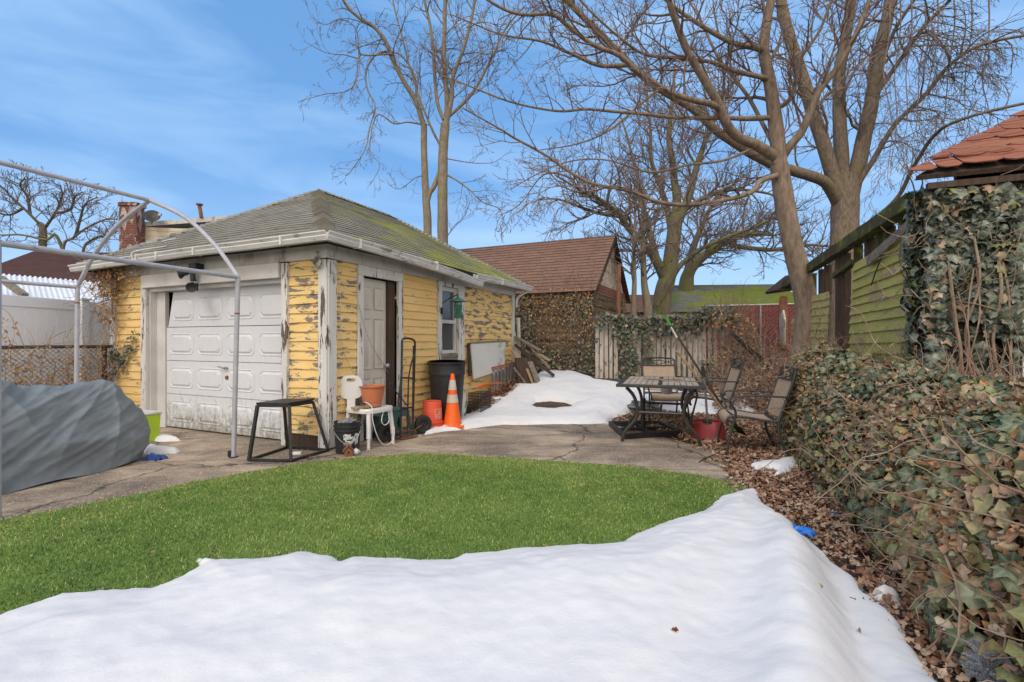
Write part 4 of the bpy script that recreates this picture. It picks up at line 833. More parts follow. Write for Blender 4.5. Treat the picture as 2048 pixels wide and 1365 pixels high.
# hand truck
ht = thing('hand_truck', G(830, 860), 'tall black tubular hand truck leaning against the yellow side wall', 'hand truck')
wdir = Vector((.93, .36, 0)).normalized()
hb = SW(1.62, .30, 0); hbz = hb + UP * .02; tp_ = SW(1.60, .10, 0) + UP * 1.25
span = D2 * 0 + (Vector((.36, -.07, 0)))
span = D2 * .23 + D1 * -.04
l0, l1 = P(801, 850, 6.05), P(825, 862, 6.0)
l0 = Vector((l0.x, 5.98, .05)); l1 = l0 + Vector((.15, .17, 0)) ; 
hA = Vector(((801 - CX) / FPX * 5.95, 5.95, .04)); hB = Vector(((825 - CX) / FPX * 6.15, 6.15, .02))
uA = Vector(((804 - CX) / FPX * 6.12, 6.12, 1.20)); uB = Vector(((830 - CX) / FPX * 6.32, 6.32, 1.18))
mb = MB(); mb.tube([hA] + spline([uA, uA * .92 + uB * .08 + UP * .045, uA * .5 + uB * .5 + UP * .062, uA * .08 + uB * .92 + UP * .045, uB], 5) + [hB], .0135, 10); mb.build('tube_frame', m_black, ht, smooth_=2)
mb = MB()
for f in (.30, .62): mb.tube([hA.lerp(uA, f), hB.lerp(uB, f)], .011, 8)
mid_ = lambda f: hA.lerp(uA, f).lerp(hB.lerp(uB, f), .55)
mb.tube([mid_(.03), mid_(.62), mid_(.78) + Vector((.03, 0, 0)), hB.lerp(uB, .9)], .010, 8); mb.build('crossbar', m_black, ht, smooth_=2)
mb = MB(); mb.tube([hB.lerp(uB, .05), hB.lerp(uB, .98) + Vector((-.012, -.03, 0))], .012, 8); mb.build('brace', m_black, ht)
wd_ = (hB - hA).normalized()
for c_, s_ in ((P(846, 849, 6.34), 1), (hA + Vector((-.13, -.18, .09)), 1)):
    mb = MB(); axw = Vector((.85, -.5, 0)).normalized(); axw = Vector((.62, -.78, 0)).normalized(); mb.lathe([(.06, -.03), (.10, -.034), (.118, -.02), (.122, 0), (.118, .02), (.10, .034), (.06, .03), (.06, -.03)], c_, 30, axw); wo = mb.build('wheel', m_rubber, ht, smooth_=2)
    mb = MB(); mb.lathe([(0, .022), (.02, .03), (.028, .014), (.055, .018), (.062, .026), (.062, -.026), (.055, -.018), (.028, -.014), (.02, -.03), (0, -.022)], c_, 24, axw); mb.build('rim', m_black, wo, smooth_=2)
mb = MB(); a_ = P(846, 849, 6.34); mb.tube([a_, a_.lerp(hB + UP * .05, .9), hA + Vector((-.13, -.18, .09))], .009, 8); mb.bar(hA + Vector((-.02, -.02, -.02)), hB + Vector((.02, -.02, 0)), .16, .006); mb.build('axle', m_rust, ht)
# trash can
tcx = SW(2.22, .385, 0); tcx.z = .0; can = thing('trash_can', tcx, 'tall black plastic trash can with folded lid against the yellow wall', 'trash can')
mb = MB(); hcan = .92; mb.lathe([(0, .01), (.19, .0), (.205, .03), (.248, hcan * .74), (.254, hcan * .80), (.262, hcan * .80), (.264, hcan * .83), (.258, hcan * .85), (.268, hcan - .03), (.284, hcan - .028), (.287, hcan), (.272, hcan), (.258, hcan - .04), (.236, hcan * .7), (.19, .05), (0, .05)], tcx, 40); mb.build('can_body', m_blackplast, can, smooth_=2)
mb = MB(); n_ = 20; q = tcx + UP * (hcan - .015)
vs = [q + Vector((math.cos(a) * .262, math.sin(a) * .262, .035 * abs(math.cos(a * .5 + .6)) ** 1.0 - .02 * math.sin(a))) for a in np.linspace(0, 2 * math.pi, n_, endpoint=False)] + [q + UP * -.02]
mb.add(vs, [(i, (i + 1) % n_, n_) for i in range(n_)]); mb.build('lid', m_blackplast, can)
# cone on the snow
cq = onground(*(P(905, 838, 6.75).xy)); cq.z = .035; cone = thing('traffic_cone', cq, 'orange traffic cone with two pale reflective bands standing in the snow', 'traffic cone')
hc = .73; r_at = lambda z: .125 - (.125 - .026) * z / hc
mb = MB(); mb.box(cq.x - .17, cq.x + .17, cq.y - .17, cq.y + .17, cq.z, cq.z + .025); mb.build('cone_base', m_orange, cone, bevel=.006)
mb = MB(); mb.lathe([(.14, .022), (.125, .05), (r_at(.2), .2), (r_at(.45), .45), (r_at(hc - .02), hc - .02), (.02, hc), (.0, hc - .003)], cq, 36); mb.build('cone_body', m_orange, cone, smooth_=2)
for a, b in ((.33, .44), (.505, .64)):
    mb = MB(); mb.lathe([(r_at(a) + .0005, a), (r_at(a) + .003, a + .002), (r_at(b) + .003, b - .002), (r_at(b) + .0005, b)], cq, 36); mb.build('reflective_band', m_reflect, cone, smooth_=2)
# upturned red bucket with a white square print
rq = onground(*(P(864, 853, 6.65).xy)); rq.z = .012
rb = bucket('bucket', rq, .128, .146, .385, m_redplast, 'red plastic bucket turned upside down beside the hand truck wheel', upside=True)
m_print = M('white_print', (.62, .5, .46), (.55, .42, .38), 12, .6)
mb = MB()
def onb(a, z, e=.002):
    rr = .128 + (.14 - .128) * (1 - z / .385) + e; return rq + Vector((math.cos(a) * rr, math.sin(a) * rr, z))
def strip(a0, z0, a1, z1, wdt):
    k = 6; vs = []; d = Vector(((a1 - a0) * .13, z1 - z0)); L_ = d.length; px_ = -d.y / L_ * wdt / .13; pz = d.x / L_ * wdt
    for i in range(k + 1):
        f = i / k; a = a0 + (a1 - a0) * f; z = z0 + (z1 - z0) * f; vs += [onb(a - px_ / 2, z - pz / 2), onb(a + px_ / 2, z + pz / 2)]
    mb.add(vs, [(i * 2, i * 2 + 1, i * 2 + 3, i * 2 + 2) for i in range(k)])
A0, A1, Z0, Z1 = R(-62), R(-2), .115, .285
for s_ in ((A0, Z0, A1, Z0), (A0, Z1, A1, Z1), (A0, Z0, A0, Z1), (A1, Z0, A1, Z1)): strip(*s_, .006)
# stencilled words run along the diagonal, upside down with the bucket
import mathutils
def word(txt, a_c, z_c, size, ang, flip=True):
    cu = bpy.data.curves.new('tmp', 'FONT'); cu.body = txt; cu.size = size; cu.align_x = 'CENTER'; cu.align_y = 'CENTER'; cu.offset = .0012
    ob = bpy.data.objects.new('tmp', cu); me = bpy.data.meshes.new_from_object(ob)
    ca, sa = math.cos(ang), math.sin(ang); vs = []
    for v in me.vertices:
        x, y = v.co.x * ca - v.co.y * sa, v.co.x * sa + v.co.y * ca
        if flip: x, y = -x, -y
        vs.append(onb(a_c + x / .135, z_c + y, .0025))
    mb.add(vs, [tuple(p.vertices) for p in me.polygons]); bpy.data.objects.remove(ob); bpy.data.curves.remove(cu); bpy.data.meshes.remove(me)
word('THE', R(-14), .150, .036, R(45)); word('HOME', R(-26), .185, .052, R(45)); word('DEPOT', R(-40), .222, .05, R(45))
mb.build('printed_logo', m_print, rb)
# scrub brush
q = G(838, 862); mb = MB(); br = thing('scrub_brush', q, 'teal green scrub brush head lying beside the hand truck wheel', 'brush')
mb.obox(q + Vector((0, .0, .05)), Vector((.085, .03, 0)), Vector((-.012, .035, 0)), UP * .014); mb.build('brush_head', m_teal, br, bevel=.008)
mb = MB()
for i in range(9):
    for j in range(3): p = q + Vector((.085, .03, 0)) * (i - 4) / 4.4 + Vector((-.012, .035, 0)) * (j - 1) * .8; mb.tube([p + UP * .004, p + UP * .04], .009, 5)
mb.build('bristles', m_teal, br)
# birdhouse on the grass edge
q = G(697, 912, .01); bh = thing('birdhouse', q, 'tiny brown wooden birdhouse with a pointed roof on the turf edge', 'birdhouse')
mb = MB(); u_ = Vector((.04, .012, 0)); v_ = Vector((-.012, .035, 0)); mb.prism([q - u_ - v_, q + u_ - v_, q + u_ - v_ + UP * .05, q - v_ + UP * .10, q - u_ - v_ + UP * .05], v_ * 2); mb.build('box', m_rust, bh)
mb = MB(); 
for s_ in (-1, 1): mb.prism([q - v_ * 1.3 + UP * .112, q - v_ * 1.3 + u_ * 1.35 * s_ + UP * .045, q - v_ * 1.3 + u_ * 1.35 * s_ + UP * .055, q - v_ * 1.3 + UP * .122], v_ * 2.6)
mb.build('roof', m_rust, bh); mb = MB(); mb.lathe([(0, 0), (.011, 0), (.011, .003), (0, .003)], q - v_ + UP * .045 - v_.normalized() * .003, 14, -v_); mb.build('entrance', m_dark, bh)
mb = MB(); blob(mb, q + Vector((.075, .03, .035)), (.035, .03, .035), 14, 8, .5, 3, 4); tag(mb.build('pebble', m_litterpaper, smooth_=True), 'pale stone beside the tiny birdhouse', 'stone')
# stick against the door post
mb = MB(); mb.tube([P(779, 768, 5.7), P(797, 790, 5.85), P(815, 812, 5.95)], [.012, .008, .006], 8); tag(mb.build('tool_handle', m_blackplast, smooth_=2), 'thin dark tool handle leaning by the brown door post', 'handle')
mb = MB(); q = G(782, 886)
for k in range(5): blob(mb, q + Vector((rng.uniform(-.08, .12), rng.uniform(-.05, .05), .012)), (.03, .022, .012), 8, 5, .6, 3, k)
tag(mb.build('brick_crumbs', m_terra), 'orange crumbs of broken plastic on the ground below the green stool', 'debris', kind='stuff')
# white and green sack behind the can
q = SW(2.70, .36, 0); mb = MB(); blob(mb, q + UP * .24, (.09, .09, .30), 20, 14, .35, 2.5, 8); m_sack = M('white_green_sack', (.6, .62, .6), (.55, .56, .55), 4, .5, c3=(.03, .2, .12), s3=3.5, l3=.52, h3=.55); tag(mb.build('sack', m_sack, smooth_=True), 'white and green sack squeezed behind the black trash can', 'sack')
# wire basket
wbk = MB(); o_ = SW(2.98, .36, 0); o_.z = ground_z(o_.x, o_.y) + .02; e1 = D2 * .34; e2 = -D1 * .22; hh = .36
for i in range(11):
    f = i / 10
    for b_ in (0, 1): wbk.tube([o_ + e1 * f + e2 * b_, o_ + e1 * f + e2 * b_ + UP * hh], .0055, 4)
for j in range(9):
    z = hh * j / 8
    for b_ in (0, 1): wbk.tube([o_ + e2 * b_ + UP * z, o_ + e1 + e2 * b_ + UP * z], .0055, 4)
    for a_ in (0, 1): wbk.tube([o_ + e1 * a_ + UP * z, o_ + e1 * a_ + e2 + UP * z], .0055, 4)
tag(wbk.build('wire_basket', m_wiredark), 'rusty square wire basket between trash can and ladder', 'basket')
mb = MB(); o1 = P(950, 782, 7.5); mb.tube(spline([P(950, 778, 7.9), P(968, 770, 8.3), P(985, 768, 8.7), P(1002, 766, 9.0)], 5), .018, 6); tag(mb.build('orange_strap', m_orange), 'orange rope lying behind the wire basket along the yellow wall', 'rope')
# ladder lying on its side against the wall
ld = thing('ladder', SW(4.9, .35, 0) + UP * .15, 'aluminium ladder with red side rails resting on its side against the yellow wall', 'ladder')
LA, LB = P(983, 738, 8.80), P(1031, 727, 9.85); LC, LD = G(982, 790, .05), G(1030, 760, .05)
for a, b in ((LA, LB), (LC, LD)): mb = MB(); mb.bar(a, b, .035, .06); mb.build('rail', m_ladderorange, ld, bevel=.002)
for k in range(7):
    f = (k + .5) / 7; mb = MB(); mb.bar(LA.lerp(LB, f), LC.lerp(LD, f), .07, .022, D2); mb.build('rung', m_alu, ld)
# timber heap beyond the garage
def plank(a, b, wd, th, mat, lab, up=UP):
    mb = MB(); mb.bar(a, b, wd, th, up); o = mb.build('plank', mat, bevel=.003); return tag(o, lab, 'plank', 'old boards heaped at the back corner of the garage')
pl = [((1032, 674, 9.9), (1082, 702, 9.7), .18, .03, m_greywood, 'grey board sloping highest on the timber heap'), ((1030, 690, 9.75), (1108, 752, 9.5), .08, .05, m_darkwood, 'long dark lath sloping down across the timber heap'),
      ((1052, 684, 9.8), (1100, 738, 9.55), .06, .03, m_greywood, 'thin grey lath beside the long dark lath'), ((1028, 702, 9.6), (1050, 740, 9.4), .15, .03, m_tanwood, 'tan board end at the left of the timber heap'),
      ((1075, 706, 9.75), (1100, 722, 9.65), .12, .03, m_tanwood, 'short yellowish board end on the right of the heap'), ((1040, 716, 9.38), (1047, 782, 9.28), .22, .06, m_darkwood, 'thick dark slab standing in front of the timber heap'),
      ((1060, 724, 9.4), (1078, 770, 9.25), .14, .03, m_greywood, 'brown grey board end above the snow at the heap'), ((1054, 738, 9.3), (1072, 782, 9.2), .06, .03, m_tanwood, 'pale lath end lowest on the timber heap'),
      ((1070, 735, 9.5), (1036, 778, 9.4), .10, .04, m_darkwood, 'dark board crossing low behind the slab in the heap'), ((1028, 735, 9.3), (1060, 778, 9.25), .08, .03, m_greywood, 'weathered lath leaning low against the slab'),
      ((1026, 665, 9.95), (1034, 735, 9.8), .12, .03, m_white, 'white painted board upright at the garage back corner')]
for (a, b, w_, t_, m_, l_) in pl: plank(P(*a), P(*b), w_, t_, m_, l_, (P(*b) - P(*a)).cross(Vector((.5, .8, .0))) if False else UP)
mb = MB(); mb.tube([P(1050, 718, 9.5), P(1052, 750, 9.45), P(1054, 785, 9.4)], [.12, .15, .18], 12); tag(mb.build('tree_stump', m_darkwood), 'dark rotten stump in the timber heap', 'stump')
# lime tub
q = G(288, 888); tb = thing('storage_tub', q, 'lime green plastic tub with pale rim half hidden behind the covered motorcycle', 'tub')
e1 = D1 * .16; e2 = D2 * .11; q2 = q + D1 * .16 + D2 * .08; mb = MB(); 
vs = [q2 + e1 * sx * .86 + e2 * sy * .86 for sx, sy in ((-1, -1), (1, -1), (1, 1), (-1, 1))] + [q2 + e1 * sx + e2 * sy + UP * .33 for sx, sy in ((-1, -1), (1, -1), (1, 1), (-1, 1))]
mb.add(vs, [(0, 1, 5, 4), (1, 2, 6, 5), (2, 3, 7, 6), (3, 0, 4, 7), (3, 2, 1, 0), (4, 5, 6, 7)]); mb.build('tub_body', m_lime, tb, bevel=.01)
mb = MB(); mb.obox(q2 + UP * .345, e1 * 1.06, e2 * 1.08, UP * .014); mb.build('lid', m_litterpaper, tb, bevel=.006)
def rag(name, c, r, mat, lab, cat, seed):
    mb = MB(); n = 26; vs = []
    for j in range(n):
        for i in range(n):
            x = (i / (n - 1) - .5) * 2; y = (j / (n - 1) - .5) * 2; d = mnoise.noise(Vector((x * 1.6, y * 1.6, seed))) * .5
            edge = 1 + .35 * mnoise.noise(Vector((x * 2.5 + 5, y * 2.5, seed))); vs.append(Vector(c) + Vector((x * r[0] * edge + d * .02, y * r[1] * edge + d * .02, r[2] * max(0.05, .5 + mnoise.noise(Vector((x * 3, y * 3, seed + 3))) + .5 * mnoise.noise(Vector((x * 8, y * 8, seed)))) * (1 - .8 * max(abs(x), abs(y)) ** 2) + .004)))
    fs = [(j * n + i, j * n + i + 1, (j + 1) * n + i + 1, (j + 1) * n + i) for j in range(n - 1) for i in range(n - 1) if ((i / (n - 1) - .5) ** 2 + (j / (n - 1) - .5) ** 2) ** .5 < .5 + .18 * mnoise.noise(Vector((math.atan2(j - n / 2, i - n / 2) * 1.6, seed, 0)))]
    mb.add(vs, fs); return tag(mb.build(name, mat, smooth_=True), lab, cat)
rag('blue_rag', G(309, 921), (.11, .07, .07), m_bluecloth, 'crumpled dark blue rag on the concrete near the covered motorcycle', 'rag', 3.0)
# ---- blue nitrile glove with fingers
gq = G(1592, 1062, .085); gl = MB()
blob(gl, gq, (.052, .036, .026), 22, 12, .55, 3, 3)
for k, (a, ln) in enumerate(((-50, .055), (-22, .07), (2, .078), (24, .066), (80, .05))):
    d = Vector((math.cos(R(a)), math.sin(R(a)), 0)); s_ = gq + d * .035; gl.tube(spline([s_, s_ + d * ln * .5 + UP * .008, s_ + d * ln + UP * -.012], 4), [.013] * 3 + [.012] * 3 + [.011, .009, .005], 8)
tag(gl.build('rubber_glove', m_blue, smooth_=2), 'crumpled bright blue rubber glove at the snow edge among dead leaves', 'glove')
rag('blue_scrap', G(1665, 1030, .02), (.028, .02, .02), m_blue, 'tiny blue scrap in the leaves below the ivy hedge', 'scrap', 6.0)
def single_leaf(px, py, sz, mat, lab):
    q = G(px, py, .125); mb = MB(); rr = [1, .55, .9, .5, 1.05, .55, .85, .5]; n = 8
    vs = [q + Vector((math.cos(2 * math.pi * i / n) * rr[i] * sz, math.sin(2 * math.pi * i / n) * rr[i] * sz, .012 * (i % 2) + .02)) for i in range(n)] + [q + UP * .012]
    mb.add(vs, [(i, (i + 1) % n, n) for i in range(n)]); return tag(mb.build('fallen_leaf', mat), lab, 'leaf')
m_lf1 = M('yellow_dry_leaf', (.40, .24, .07), (.32, .19, .06), 30, .7); m_lf2 = M('brown_dry_leaf', (.20, .07, .04), (.14, .05, .03), 30, .7)
single_leaf(1638, 1183, .021, m_lf1, 'small yellow brown leaf on the snow slope at the right'); single_leaf(1350, 1272, .014, m_lf2, 'small red brown leaf lying on the open foreground snow')
mb = MB(); q = G(2020, 1355, .0); q = Vector((1.70, 1.66, .085)); blob(mb, q, (.11, .09, .075), 40, 22, .8, 3.5, 9.0); tag(mb.build('foil_wrapper', m_foil), 'crumpled silver foil wrapper under the ivy at the near corner', 'foil')

# ================================================================== COVERED MOTORCYCLE
mc = thing('covered_motorcycle', Vector((-4.3, 4.3, 0)), 'motorcycle parked under a wrinkled blue grey fabric cover', 'motorcycle')
axd = Vector((-.35, -.9367, 0)).normalized(); axn = Vector((.9367, -.35, 0)).normalized(); a0 = Vector((-3.93, 5.06, 0))
nu, nv = 340, 190; vs = []
hk = [(0, .06), (.03, .30), (.08, .56), (.16, .76), (.26, .84), (.6, .83), (.95, .85), (1.25, .97), (1.6, 1.14), (1.85, 1.20), (2.2, 1.12), (2.6, .85), (2.75, .3), (2.8, .06)]
wk = [(0, .05), (.05, .16), (.12, .24), (.25, .31), (.6, .36), (1.2, .38), (1.8, .42), (2.3, .38), (2.7, .2), (2.8, .05)]
fi = lambda kk, x: float(np.interp(x, [k[0] for k in kk], [k[1] for k in kk]))
for i in range(nu + 1):
    f = i / nu; t = 2.8 * (f ** 1.15); h = fi(hk, t); wd = fi(wk, t)
    for j in range(nv + 1):
        th = math.pi * j / nv; cx = math.cos(th); sy = math.sin(th)
        y_ = math.copysign(abs(cx) ** .62, cx) * wd * (1 - .42 * sy ** 1.5); z_ = h * sy ** .72
        tt = t - .10 * math.exp(-t * 3) * math.sin(min(1, z_ / .7) * math.pi) * 1.6
        def pleat(ct, cz, kk, sd, grow):
            dx, dz_ = t - ct, z_ - cz; r_ = math.hypot(dx, dz_) + .02; ph = math.atan2(dz_, dx) * kk + 2.4 * mnoise.noise(Vector((t * 1.1, z_ * 1.3, sd))) + (3 if y_ > 0 else 0)
            return (1 - abs(math.sin(ph))) ** 1.7 * min(1, r_ * grow)
        msk = .5 + .5 * mnoise.noise(Vector((t * 1.4, z_ * 1.8, 3.3 + y_)))
        wr = pleat(.22, .95, 6.5, 1.0, 1.6) * .045 * msk + pleat(1.9, 1.35, 7.5, 5.0, 1.1) * .05 * (1 - msk * .6) + pleat(-.3, .1, 8, 8.0, 1.0) * .014
        cw = mnoise.ridged_multi_fractal(Vector((t * .9 - z_ * .6, z_ * 5.5 + t * 2.9, 6 + y_ * .6)), .9, 2.1, 3, 1.0, 2.0)
        wr += cw * .026 + mnoise.noise(Vector((t * 7, z_ * 11, y_ * 6))) * .005 + .03
        out_ = Vector((0, 0, 0)) + axn * cx + UP * sy * .7
        p = a0 + axd * tt + axn * y_ + UP * max(.004, z_) + out_ * (wr - .09) * min(1, z_ / .12 + .25)
        p.z = max(p.z, .012 + .02 * (0.5 + .5 * math.sin(t * 9))) ; vs.append(p)
fs = [(i * (nv + 1) + j, i * (nv + 1) + j + 1, (i + 1) * (nv + 1) + j + 1, (i + 1) * (nv + 1) + j) for i in range(nu) for j in range(nv)]
mb = MB(); mb.add(vs, fs); mb.build('fabric_cover', m_cover, mc, smooth_=True)

# ================================================================== CARPORT FRAME
cf = thing('canopy', Vector((-4.6, 4.4, 0)), 'bare grey steel tube canopy frame arching over the driveway', 'canopy')
RPt = G(467, 917); RPt2 = P(476, 555, 5.07); LPt = P(155, 575, 5.92); LPb = Vector((LPt.x - .02, LPt.y, 0)); J = P(299, 401, 5.49)
def arch(off, post=True):
    a, b, j = RPt2 + off, LPt + off, J + off
    mb = MB(); side = (b - a); prs = [a, a.lerp(b, .075) + UP * .20, a.lerp(b, .20) + UP * .44, a.lerp(b, .36) + UP * (j.z - a.z) * .80, j]
    mb.tube(spline([a, a + UP * .05 + side * .015, a + side * .13 + UP * .37, a + side * .30 + UP * .70, j], 7), .023, 10)
    mb.build('arch_tube', m_tube, cf, smooth_=2); mb = MB(); mb.tube(spline([b, b + UP * .05 - side * .015, b - side * .13 + UP * .40, b - side * .30 + UP * .72, j], 7), .023, 10); mb.build('arch_tube', m_tube, cf, smooth_=2)
arch(Vector((0, 0, 0)))
mb = MB(); mb.tube([RPt + Vector((0, 0, .01)), RPt2], .024, 12); mb.build('post', m_tube, cf, smooth_=2)
mb = MB(); mb.tube([RPt, RPt + UP * .02], .045, 12); mb.obox(RPt + Vector((-.03, -.0, .05)), Vector((.02, 0, 0)), Vector((0, .02, 0)), UP * .03); mb.build('foot_plate', m_black, cf)
mb = MB(); mb.tube([LPb, LPt], .024, 12); mb.build('post', m_tube, cf, smooth_=2)
for px_, py_ in ((473, 590), (471, 660)):
    pass
m_rustband = M('rust_band', (.30, .12, .06), (.2, .08, .04), 14, .8)
for f in (.80,): mb = MB(); p = RPt.lerp(RPt2, f); mb.tube([p - UP * .012, p + UP * .006], .0255, 12); mb.build('joint_ring', m_rustband, cf); mb = MB(); p = LPb.lerp(LPt, .9); mb.tube([p - UP * .012, p + UP * .006], .0255, 12); mb.build('joint_ring', m_rustband, cf)
E_r = P(-6, 486, 3.30); E_l = P(-5, 562, 5.35); E_j = P(-2, 325, 4.30)
mv = (E_r - RPt2); 
for a, b in ((RPt2, E_r), (LPt, E_l), (J, E_j)):
    mb = MB(); b2 = a + (b - a) * 1.0; d = (b - a).normalized(); mb.tube([a, b2 + d * .05], .022, 10); mb.build('rail', m_tube, cf, smooth_=2)
mb = MB(); q = E_r + Vector((0.0, 0, .02)); mb.tube([Vector((q.x, q.y, 0)), q], .023, 12); mb.build('post', m_tube, cf, smooth_=2)

# ================================================================== LEFT: FENCES, NEIGHBOURS
FN0, FN1 = P(-60, 694, 5.7), P(226, 693, 7.1); 
LDIR = (FN1 - FN0); LDIR.z = 0; Lf = LDIR.length; LDIR.normalize(); LN = Vector((LDIR.y, -LDIR.x, 0))
ztop = 1.14; fo = Vector((FN0.x, FN0.y, 0))
cl = thing('chain_link_fence', fo + LDIR * Lf / 2, 'dark rusty chain link fence running beside the driveway in front of the white fence', 'fence')
mb = MB(); mb.tube([fo + UP * ztop, fo + LDIR * Lf + UP * ztop], .022, 8); mb.build('top_rail', m_wiredark, cl, smooth_=2)
mb = MB(); q = P(209, 700, 7.0); mb.tube([Vector((q.x, q.y, 0)), Vector((q.x, q.y, ztop - .02))], .03, 8); mb.build('post', m_wiredark, cl, smooth_=2)
mb = MB(); step = .062; n_ = int((Lf + ztop) / step)
for k in range(-int(ztop / step), int(Lf / step) + 1):
    for sg in (1, -1):
        u0 = k * step if sg > 0 else k * step + ztop; za, zb = 0.02, ztop - .01
        a, b = u0, u0 + sg * ztop
        def clipz(a, b):
            # clip u to [0, Lf]
            t0_, t1_ = 0.0, 1.0
            if b != a:
                ta = (0 - a) / (b - a); tb = (Lf - a) / (b - a); lo_, hi_ = min(ta, tb), max(ta, tb); t0_ = max(t0_, lo_); t1_ = min(t1_, hi_)
            return t0_, t1_
        ta, tb = clipz(a, b)
        if tb <= ta: continue
        pa_ = fo + LDIR * (a + (b - a) * ta) + UP * (za + (zb - za) * ta) + LN * .002 * sg; pb_ = fo + LDIR * (a + (b - a) * tb) + UP * (za + (zb - za) * tb) + LN * .002 * sg
        mb.tube([pa_, pb_], .0028, 3, cap=False)
mb.build('chain_mesh', m_wiredark, cl)
# white vinyl fence
V0, V1 = P(-80, 582, 6.0), P(180, 603, 7.6); V2 = P(240, 607, 8.3); vd = V1 - V0; vd.z = 0; VL = (V2 - V0); VL.z = 0; VLn = VL.length; vd = VL.normalized(); vn = Vector((vd.y, -vd.x, 0)); vz = 1.218 + 79 / 970 * 7.6
vo = Vector((V0.x, V0.y, 0)); vf = thing('vinyl_fence', vo + vd * VLn / 2, 'tall white vinyl privacy fence behind the chain link fence', 'fence')
up_ = (P(180, 603, 7.6) - V0).dot(vd)
for a, b in ((0, up_ - .07), (up_ + .07, VLn)):
    mb = MB(); k = int((b - a) / .15)
    for i in range(k + 1):
        x0_ = a + i * .15; x1_ = min(b, x0_ + .147)
        if x1_ > x0_ + .01: mb.obox(vo + vd * (x0_ + x1_) / 2 + UP * (vz - .1) / 2, vd * (x1_ - x0_) / 2, vn * .012, UP * (vz - .12) / 2)
    mb.build('panel', m_vinyl, vf, bevel=.003); mb = MB(); mb.obox(vo + vd * (a + b) / 2 + UP * (vz - .07), vd * (b - a) / 2, vn * .024, UP * .075); mb.build('top_rail', m_vinyl, vf, bevel=.005)
mb = MB(); mb.obox(vo + vd * up_ + UP * (vz + .02) / 2, vd * .065, vn * .065, UP * (vz + .02) / 2); pst = mb.build('post', m_vinyl, vf, bevel=.006)
mb = MB(); c_ = vo + vd * up_ + UP * (vz + .022); mb.obox(c_ + UP * .012, vd * .08, vn * .08, UP * .012); q8 = [c_ + UP * .026 + vd * .075 * a + vn * .075 * b for a, b in ((-1, -1), (1, -1), (1, 1), (-1, 1))]; mb.add(q8 + [c_ + UP * .06], [(0, 1, 4), (1, 2, 4), (2, 3, 4), (3, 0, 4)]); mb.build('post_cap', m_vinyl, pst)
# corrugated carport roof
cr_ = thing('carport', P(100, 580, 9.5), 'white corrugated lean-to roof behind the vinyl fence', 'carport roof')
mb = MB(); n_ = 140; TA, TB = P(-60, 543, 11.0), P(225, 567, 12.0); BA_, BB_ = P(-60, 606, 8.6), P(250, 600, 9.6)
vs = []
for j in range(4):
    for i in range(n_ + 1):
        f = i / n_; p = TA.lerp(TB, f).lerp(BA_.lerp(BB_, f), j / 3); vs.append(p + UP * .022 * math.sin(i * 2 * math.pi / 5))
mb.add(vs, [(j * (n_ + 1) + i, j * (n_ + 1) + i + 1, (j + 1) * (n_ + 1) + i + 1, (j + 1) * (n_ + 1) + i) for j in range(3) for i in range(n_)]); cro = mb.build('corrugated_roof', m_corr, cr_, smooth_=True)
mb = MB(); mb.bar(TA - UP * .06, TB - UP * .06, .05, .05); mb.bar(BA_ - UP * .09, BB_ - UP * .09, .05, .09); mb.build('beam', m_tanwood, cr_)
mb = MB(); mb.bar(P(0, 556, 9.3), P(50, 592, 8.9), .1, .09); mb.build('rafter', m_greywood, cr_)
mb = MB()
for f in (.2, .5, .8): p = BA_.lerp(BB_, f); mb.tube([Vector((p.x, p.y, 0)), p - UP * .1], .04, 8)
mb.build('support', m_white, cr_)
# brown-roofed house behind it
lh = thing('neighbour_house', P(60, 560, 14) - UP * 1, 'house with a dark red brown shingle roof behind the corrugated roof', 'house')
Ra, Rb = P(-150, 500, 15.5), P(255, 497, 17.0); Ea, Eb = P(-170, 590, 12.2), P(250, 590, 13.2); u = (Eb - Ea); ln = u.length; u.normalize(); v = (Ra - Ea); v = v - u * v.dot(u); vl = v.length; v.normalize(); n = u.cross(v).normalized(); n = n if n.z > 0 else -n
mb = MB(); lapped(mb, Ea, u, v, n, lambda y: (0, ln), 0, vl, .13, .008, 1.0, .004); mb.build('roof', m_farbrown_shingle, lh)
mb = MB(); mb.prism([Vector((p.x, p.y, 0)) for p in (Ea + Vector((.3, .3, 0)), Eb + Vector((-.3, .3, 0)), Rb + Vector((-.3, 0, 0)), Ra + Vector((.3, 0, 0)))], UP * (Ea.z - .1)); mb.build('wall', m_cream, lh)
# cream house with chimney
ch = thing('neighbour_house', Vector((-11, 17, 0)), 'cream sided flat roofed house rising behind the garage roof, with a red brick chimney', 'house')
ca, cb = P(286, 447, 15.0), P(470, 432, 15.5); cu_ = (cb - ca); cu_.z = 0; cl_ = cu_.length; cu_.normalize(); 
mb = MB(); O = Vector((ca.x, ca.y, 0)); lapped(mb, O, cu_, UP, Vector((cu_.y, -cu_.x, 0)), lambda y: (0, cl_), 0, ca.z - .12, .16, .012, 3, 0); mb.build('wall', m_cream, ch)
mb = MB(); mb.prism([ca - UP * .12 - cu_ * .15, cb - UP * .12, cb + UP * .02, ca + UP * .02 - cu_ * .15], Vector((0, 3, 0))); mb.build('roof', m_white_dirty, ch)
mb = MB(); w0, w1 = P(238, 600, 14.6), P(272, 600, 14.6); zt = P(260, 410, 14.6).z; x0, x1 = w0.x, w1.x
